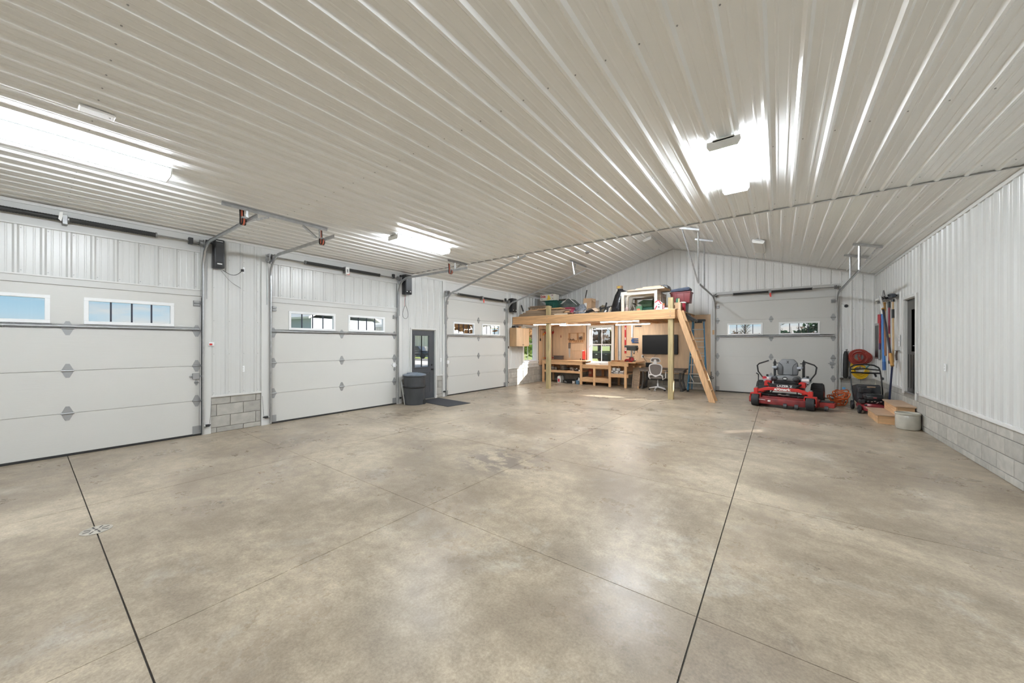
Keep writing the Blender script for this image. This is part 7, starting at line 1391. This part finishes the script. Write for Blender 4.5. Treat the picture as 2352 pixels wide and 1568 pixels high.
# ================================================================ outside, seen through the windows
grass = mat('lawn_grass', (0.16, 0.20, 0.055), 0.9, var=0.30, vscale=0.8, bump=0.3, bscale=60)
gravel = mat('drive_gravel', (0.36, 0.35, 0.34), 0.9, var=0.15, vscale=3)
lw = MB().box(-200, 200, -120, 220, -0.45, -0.22)
lw = lw.build('ground_lawn', grass, smooth=False); tag(lw, 'green lawn stretching away outside the windows', 'lawn', kind='structure')
for nm, lb, a in (('ground_apron', 'pale concrete apron outside the overhead doors', (-9.0, -0.205, -14, 16, -0.22, -0.06)), ('ground_drive', 'grey gravel drive crossing in front of the neighbouring barn', (-60, -9.0, 12.5, 24.0, -0.22, -0.16)), ('ground_road', 'dark paved lane beside the neighbouring barn', (-60, -14, 24.5, 27.5, -0.22, -0.17))):
    o = MB().box(*a).build(nm, gravel if 'road' not in nm else mat('asphalt', (0.09, 0.09, 0.095), 0.9), smooth=False); tag(o, lb, 'pavement', kind='structure')
barn_w = mat('barn_siding', (0.70, 0.69, 0.68), 0.5); barn_b = mat('barn_blue_grey', (0.30, 0.36, 0.40), 0.5); barn_r = mat('barn_roof', (0.72, 0.70, 0.66), 0.45)
t = thing('barn', 'long pale metal barn with grey blue wainscot beyond the drive', 'building', (-46, 30.0, -0.2), radians(8.4))
MB().box(-20, 18, 0, 14, 0, 4.4).build('wall', barn_w, t, smooth=False); MB().box(-20.03, 18.03, -0.03, 14.03, 0, 1.25).build('wainscot', barn_b, t, smooth=False)
q = MB()
for i in range(84): q.box(-19.9+i*0.45, -19.82+i*0.45, -0.05, 0, 1.25, 4.35)
o = q.build('rib', barn_w, t, smooth=False); o['kind'] = 'stuff'
MB().prism([(-0.6, 4.25), (7.0, 7.4), (14.6, 4.25), (14.6, 4.45), (7.0, 7.65), (-0.6, 4.45)], -20.5, 18.5, 'x').build('roof', barn_r, t, smooth=False)
MB().box(-20.5, 18.5, -0.66, -0.58, 4.15, 4.5).build('fascia', barn_w, t, smooth=False)
for x in (-15, -4, 9): 
    w_ = MB().box(x, x+1.2, -0.06, 0.0, 1.6, 2.7).build('window', MATS['tv_screen'], t, smooth=False); MB().box(x-.1, x+1.3, -0.08, -0.04, 1.5, 1.6).build('sill', barn_w, w_, smooth=False)
MB().box(13.6, 14.0, -2.0, -1.6, 0, 4.2).build('porch_post', barn_w, t); MB().box(10, 18, -2.2, 0, 4.0, 4.2).build('porch_roof', barn_r, t)
t = thing('shed', 'blue grey metal shed wall beyond the second overhead door', 'building', (-40, 16.0, -0.2), radians(8)); MB().box(-16, 10, 0, 8, 0, 4.4).build('wall', mat('shed_wall', (0.36, 0.43, 0.48), 0.5), t, smooth=False); MB().prism([(-0.5, 4.3), (4, 6.6), (8.5, 4.3), (8.5, 4.5), (4, 6.85), (-0.5, 4.5)], -16.4, 10.4, 'x').build('roof', barn_r, t, smooth=False)
w_ = MB().box(0.0, 1.3, -0.06, 0.0, 2.4, 3.5).build('window', print_white, t, smooth=False); MB().box(0.12, 1.18, -0.08, -0.05, 2.5, 3.4).build('pane', MATS['tv_screen'], w_, smooth=False)
MB().box(-8.0, -4.4, -0.08, 0.0, 0, 3.4).build('overhead_door', print_white, t, smooth=False)
def wheel(par, c, r, w, name='wheel', rimm=None):
    w_ = MB().lathe(c, [(r*.55, -w/2), (r, -w/2), (r, w/2), (r*.55, w/2)], 18, 'y').build(name, tyre, par); MB().lathe(c, [(0.0, -w*.35), (r*.55, -w*.4), (r*.55, w*.4), (0.0, w*.35)], 14, 'y').build('rim', rimm or steel, w_)
t = thing('car', 'dark car parked before the neighbouring barn seen through the door glass', 'car', (-26.5, 28.0, -0.17), radians(10)); car_m = mat('car_dark', (0.03, 0.035, 0.045), 0.25, coat=0.5)
MB().prism([(-2.2, 0.35), (2.2, 0.35), (2.25, 0.75), (1.3, 0.95), (0.7, 1.45), (-1.2, 1.48), (-2.0, 1.0), (-2.25, 0.8)], -0.85, 0.85, 'y').build('body', car_m, t, 0.08, seg=2)
for y in (-0.862, 0.86): MB().prism([(-1.7, 0.98), (1.1, 0.96), (0.6, 1.36), (-1.1, 1.38)], y-0.01, y+0.012, 'y').build('side_glass', MATS['tv_screen'], t)
for x in (-1.4, 1.4): wheel(t, (x, -0.80, 0.33), 0.33, 0.2); wheel(t, (x, 0.80, 0.33), 0.33, 0.2)
t = thing('trailer', 'black equipment trailer with twin wheels outside the workshop window', 'trailer', (-5.2, 32.2, -0.2), radians(30)); 
MB().box(-3.4, 3.4, -1.1, 1.1, 0.62, 0.80).build('deck', black_plastic, t, 0.02); MB().box(-3.45, 3.45, -1.16, -1.08, 0.45, 0.95).build('side_rail', black_plastic, t, 0.02); MB().box(-3.45, -3.35, -1.1, 1.1, 0.8, 1.6).build('front_gate', black_plastic, t, 0.01)
for x in (0.2, 1.1): wheel(t, (x, -1.25, 0.38), 0.38, 0.24, rimm=print_white); wheel(t, (x, 1.25, 0.38), 0.38, 0.24, rimm=print_white)
MB().box(-0.35, 1.65, -1.40, -1.10, 0.82, 0.88).build('fender', black_plastic, t, 0.02)
for i in range(8): MB().box(-3.2+i*0.85, -3.05+i*0.85, -1.18, -1.16, 0.78, 0.86).build('marker_light', print_white, t)
def leafm(n, c):
    m = bpy.data.materials.new(n); m.use_nodes = True; t_ = m.node_tree; t_.nodes.clear(); L = t_.links.new
    tx = t_.nodes.new('ShaderNodeTexCoord'); no = t_.nodes.new('ShaderNodeTexNoise'); no.inputs['Scale'].default_value = 1.6; L(tx.outputs['Object'], no.inputs['Vector'])
    r = t_.nodes.new('ShaderNodeValToRGB'); L(no.outputs['Fac'], r.inputs[0]); r.color_ramp.elements[0].position = 0.35; r.color_ramp.elements[1].position = 0.65
    r.color_ramp.elements[0].color = (c[0]*.55, c[1]*.55, c[2]*.55, 1); r.color_ramp.elements[1].color = (min(1, c[0]*1.45), min(1, c[1]*1.45), min(1, c[2]*1.45), 1)
    d_ = t_.nodes.new('ShaderNodeBsdfDiffuse'); tl = t_.nodes.new('ShaderNodeBsdfTranslucent'); mi = t_.nodes.new('ShaderNodeMixShader'); mi.inputs[0].default_value = 0.4
    L(r.outputs[0], d_.inputs[0]); L(r.outputs[0], tl.inputs[0]); L(d_.outputs[0], mi.inputs[1]); L(tl.outputs[0], mi.inputs[2])
    o_ = t_.nodes.new('ShaderNodeOutputMaterial'); L(mi.outputs[0], o_.inputs['Surface']); return m
bark = mat('bark', (0.14, 0.105, 0.08), 0.9, var=0.25, vscale=9)
LV = {'autumn': leafm('autumn_leaf', (0.40, 0.22, 0.11)), 'brown': leafm('brown_twig', (0.17, 0.115, 0.08)), 'green': leafm('green_leaf', (0.13, 0.20, 0.045)), 'ever': leafm('evergreen_leaf', (0.025, 0.055, 0.03))}
def tree(label, x, y, h, kind, crown, n, leaf=0.22, seed=1, bare=False):
    rd = random.Random(seed); t = thing('bare_tree' if bare else 'tree' if kind != 'ever' else 'evergreen_shrub', label, 'tree' if kind != 'ever' else 'shrub', (x, y, -0.22), 0)
    q = MB(); th = h*(0.35 if kind != 'ever' else 0.12); q.tube([(0, 0, 0), (0.05, 0, th), (0.1, 0.05, h*0.6), (0.05, 0, h*0.9)], [h*0.022, h*0.018, h*0.011, h*0.003], 7)
    nb = 26 if bare else 9
    for i in range(nb):
        z0 = th+(h*0.45)*rd.random(); a = rd.uniform(0, 6.28); L_ = crown*rd.uniform(.5, 1.0); p = Vector((0.05, 0.02, z0)); d = Vector((cos(a), sin(a), rd.uniform(.6, 1.4))).normalized()
        e_ = p+d*L_; q.tube([p, p+d*L_*.5+Vector((0, 0, .08*L_)), e_], [h*0.008, h*0.005, h*0.0015], 5)
        if bare:
            for k in range(5):
                f = rd.uniform(.3, 1); b = p+(e_-p)*f; d2 = Vector((rd.uniform(-1, 1), rd.uniform(-1, 1), rd.uniform(.2, 1.2))).normalized()*L_*rd.uniform(.25, .5); q.tube([b, b+d2], [h*0.003, h*0.001], 4)
    q.build('trunk', bark if kind != 'white' else print_white, t)
    if n:
        q = MB()
        lobes = [(rd.uniform(-.55, .55)*crown, rd.uniform(-.55, .55)*crown, th*0.9+(h-th)*rd.uniform(.12, .85), crown*rd.uniform(.35, .6)) for _ in range(9)]
        for i in range(n):
            lx, ly, lz, lr = lobes[i % 9]; v = Vector((rd.gauss(0, 1), rd.gauss(0, 1), rd.gauss(0, 1))).normalized()*lr*rd.random()**0.45
            c = Vector((lx, ly, lz))+v; u = Vector((rd.uniform(-1, 1), rd.uniform(-1, 1), rd.uniform(-1, 1))).normalized(); w_ = u.orthogonal().normalized(); s = leaf*rd.uniform(.6, 1.3)
            q.add([c-u*s, c+w_*s*.5, c+u*s, c-w_*s*.5], [(0, 1, 2, 3)])
        o = q.raw('foliage', LV[kind], t); o['kind'] = 'stuff'
    return t
tree('autumn brown tree filling the windows of the third overhead door', -13.5, 22.6, 8.0, 'autumn', 3.2, 2600, 0.26, 3); tree('second autumn brown tree behind the third overhead door', -8.6, 23.5, 7.0, 'autumn', 2.8, 2200, 0.26, 4)
tree('small leafy green tree outside the left workshop window', -6.2, 20.6, 3.4, 'green', 1.1, 900, 0.13, 5)
rd = random.Random(77); ordn = 'first second third fourth fifth sixth seventh eighth ninth tenth eleventh twelfth thirteenth fourteenth fifteenth sixteenth seventeenth eighteenth nineteenth twentieth'.split()
protos = [tree('leafy brown late autumn tree in the woods, first from the barn end', -46, 82, 13, 'brown', 4.0, 6500, 0.26, 101), tree('bare brown late autumn tree in the woods, second from the barn end', -41, 84, 14, 'brown', 4.2, 3200, 0.22, 102, bare=True)]
for p_ in protos:      # brush fills the lower part of the crowns down to the ground
    fo = [c for c in p_.children if c.name.startswith('foliage')][0]
    for v in fo.data.vertices:
        if v.index % 12 < 4: v.co.z = v.co.z*0.28
for i in range(2, 20):
    x = -48+(i % 10)*4.6+rd.uniform(-1, 1); copy_tree(protos[i % 2], '%s late autumn tree in the woods, %s from the barn end' % ('leafy brown' if i % 2 == 0 else 'bare brown', ordn[i]), loc=(x, 79+(i//10)*8+rd.uniform(-2, 2), -0.22), rz=rd.uniform(0, 6.28), scale=(1, 1, rd.uniform(.85, 1.2)))
for i in range(6):
    x = 2+i*5.0; tree('%s low brown bare tree far beyond the far overhead door' % ordn[i], x, 84+rd.uniform(-3, 3), rd.uniform(4.2, 5.6), 'brown', 2.0, 160, 0.3, 400+i, bare=True)
tree('slim white trunked tree just right in the workshop window', -2.9, 29.0, 6.5, 'white', 2.4, 0, 0.2, 8, bare=True)
for i, (x, y, h_) in enumerate(((9.5, 62, 4.6), (12.5, 60, 5.0), (15.0, 62, 4.8))): tree(('dark evergreen bush low in the far door windows', 'larger dark evergreen bush beside it', 'third dark evergreen bush toward the hose side')[i], x, y, h_, 'ever', 1.8, 900, 0.3, 200+i)
for i, (x, y) in enumerate(((4.0, 66), (8.0, 70))): tree(('bare young tree in the first far door window', 'bare young tree in the second far door window')[i], x, y, 6.6, 'brown', 1.6, 0, 0.2, 300+i, bare=True)
# unseen roof slab and posts added outside the dark door: keeps the sun off all but its lower glass
t = thing('sun_blocker', 'added unseen flat canopy outside the dark raised door', 'sunblock', (W+0.21, 10.5, 2.72)); MB().box(0, 1.36, -1.6, 4.0, 0, 0.10).build('roof', barn_r, t, smooth=False); 
for y in (-1.5, 3.9): MB().box(1.25, 1.35, y-.05, y+.05, -2.94, 0).build('post', trim_white, t)
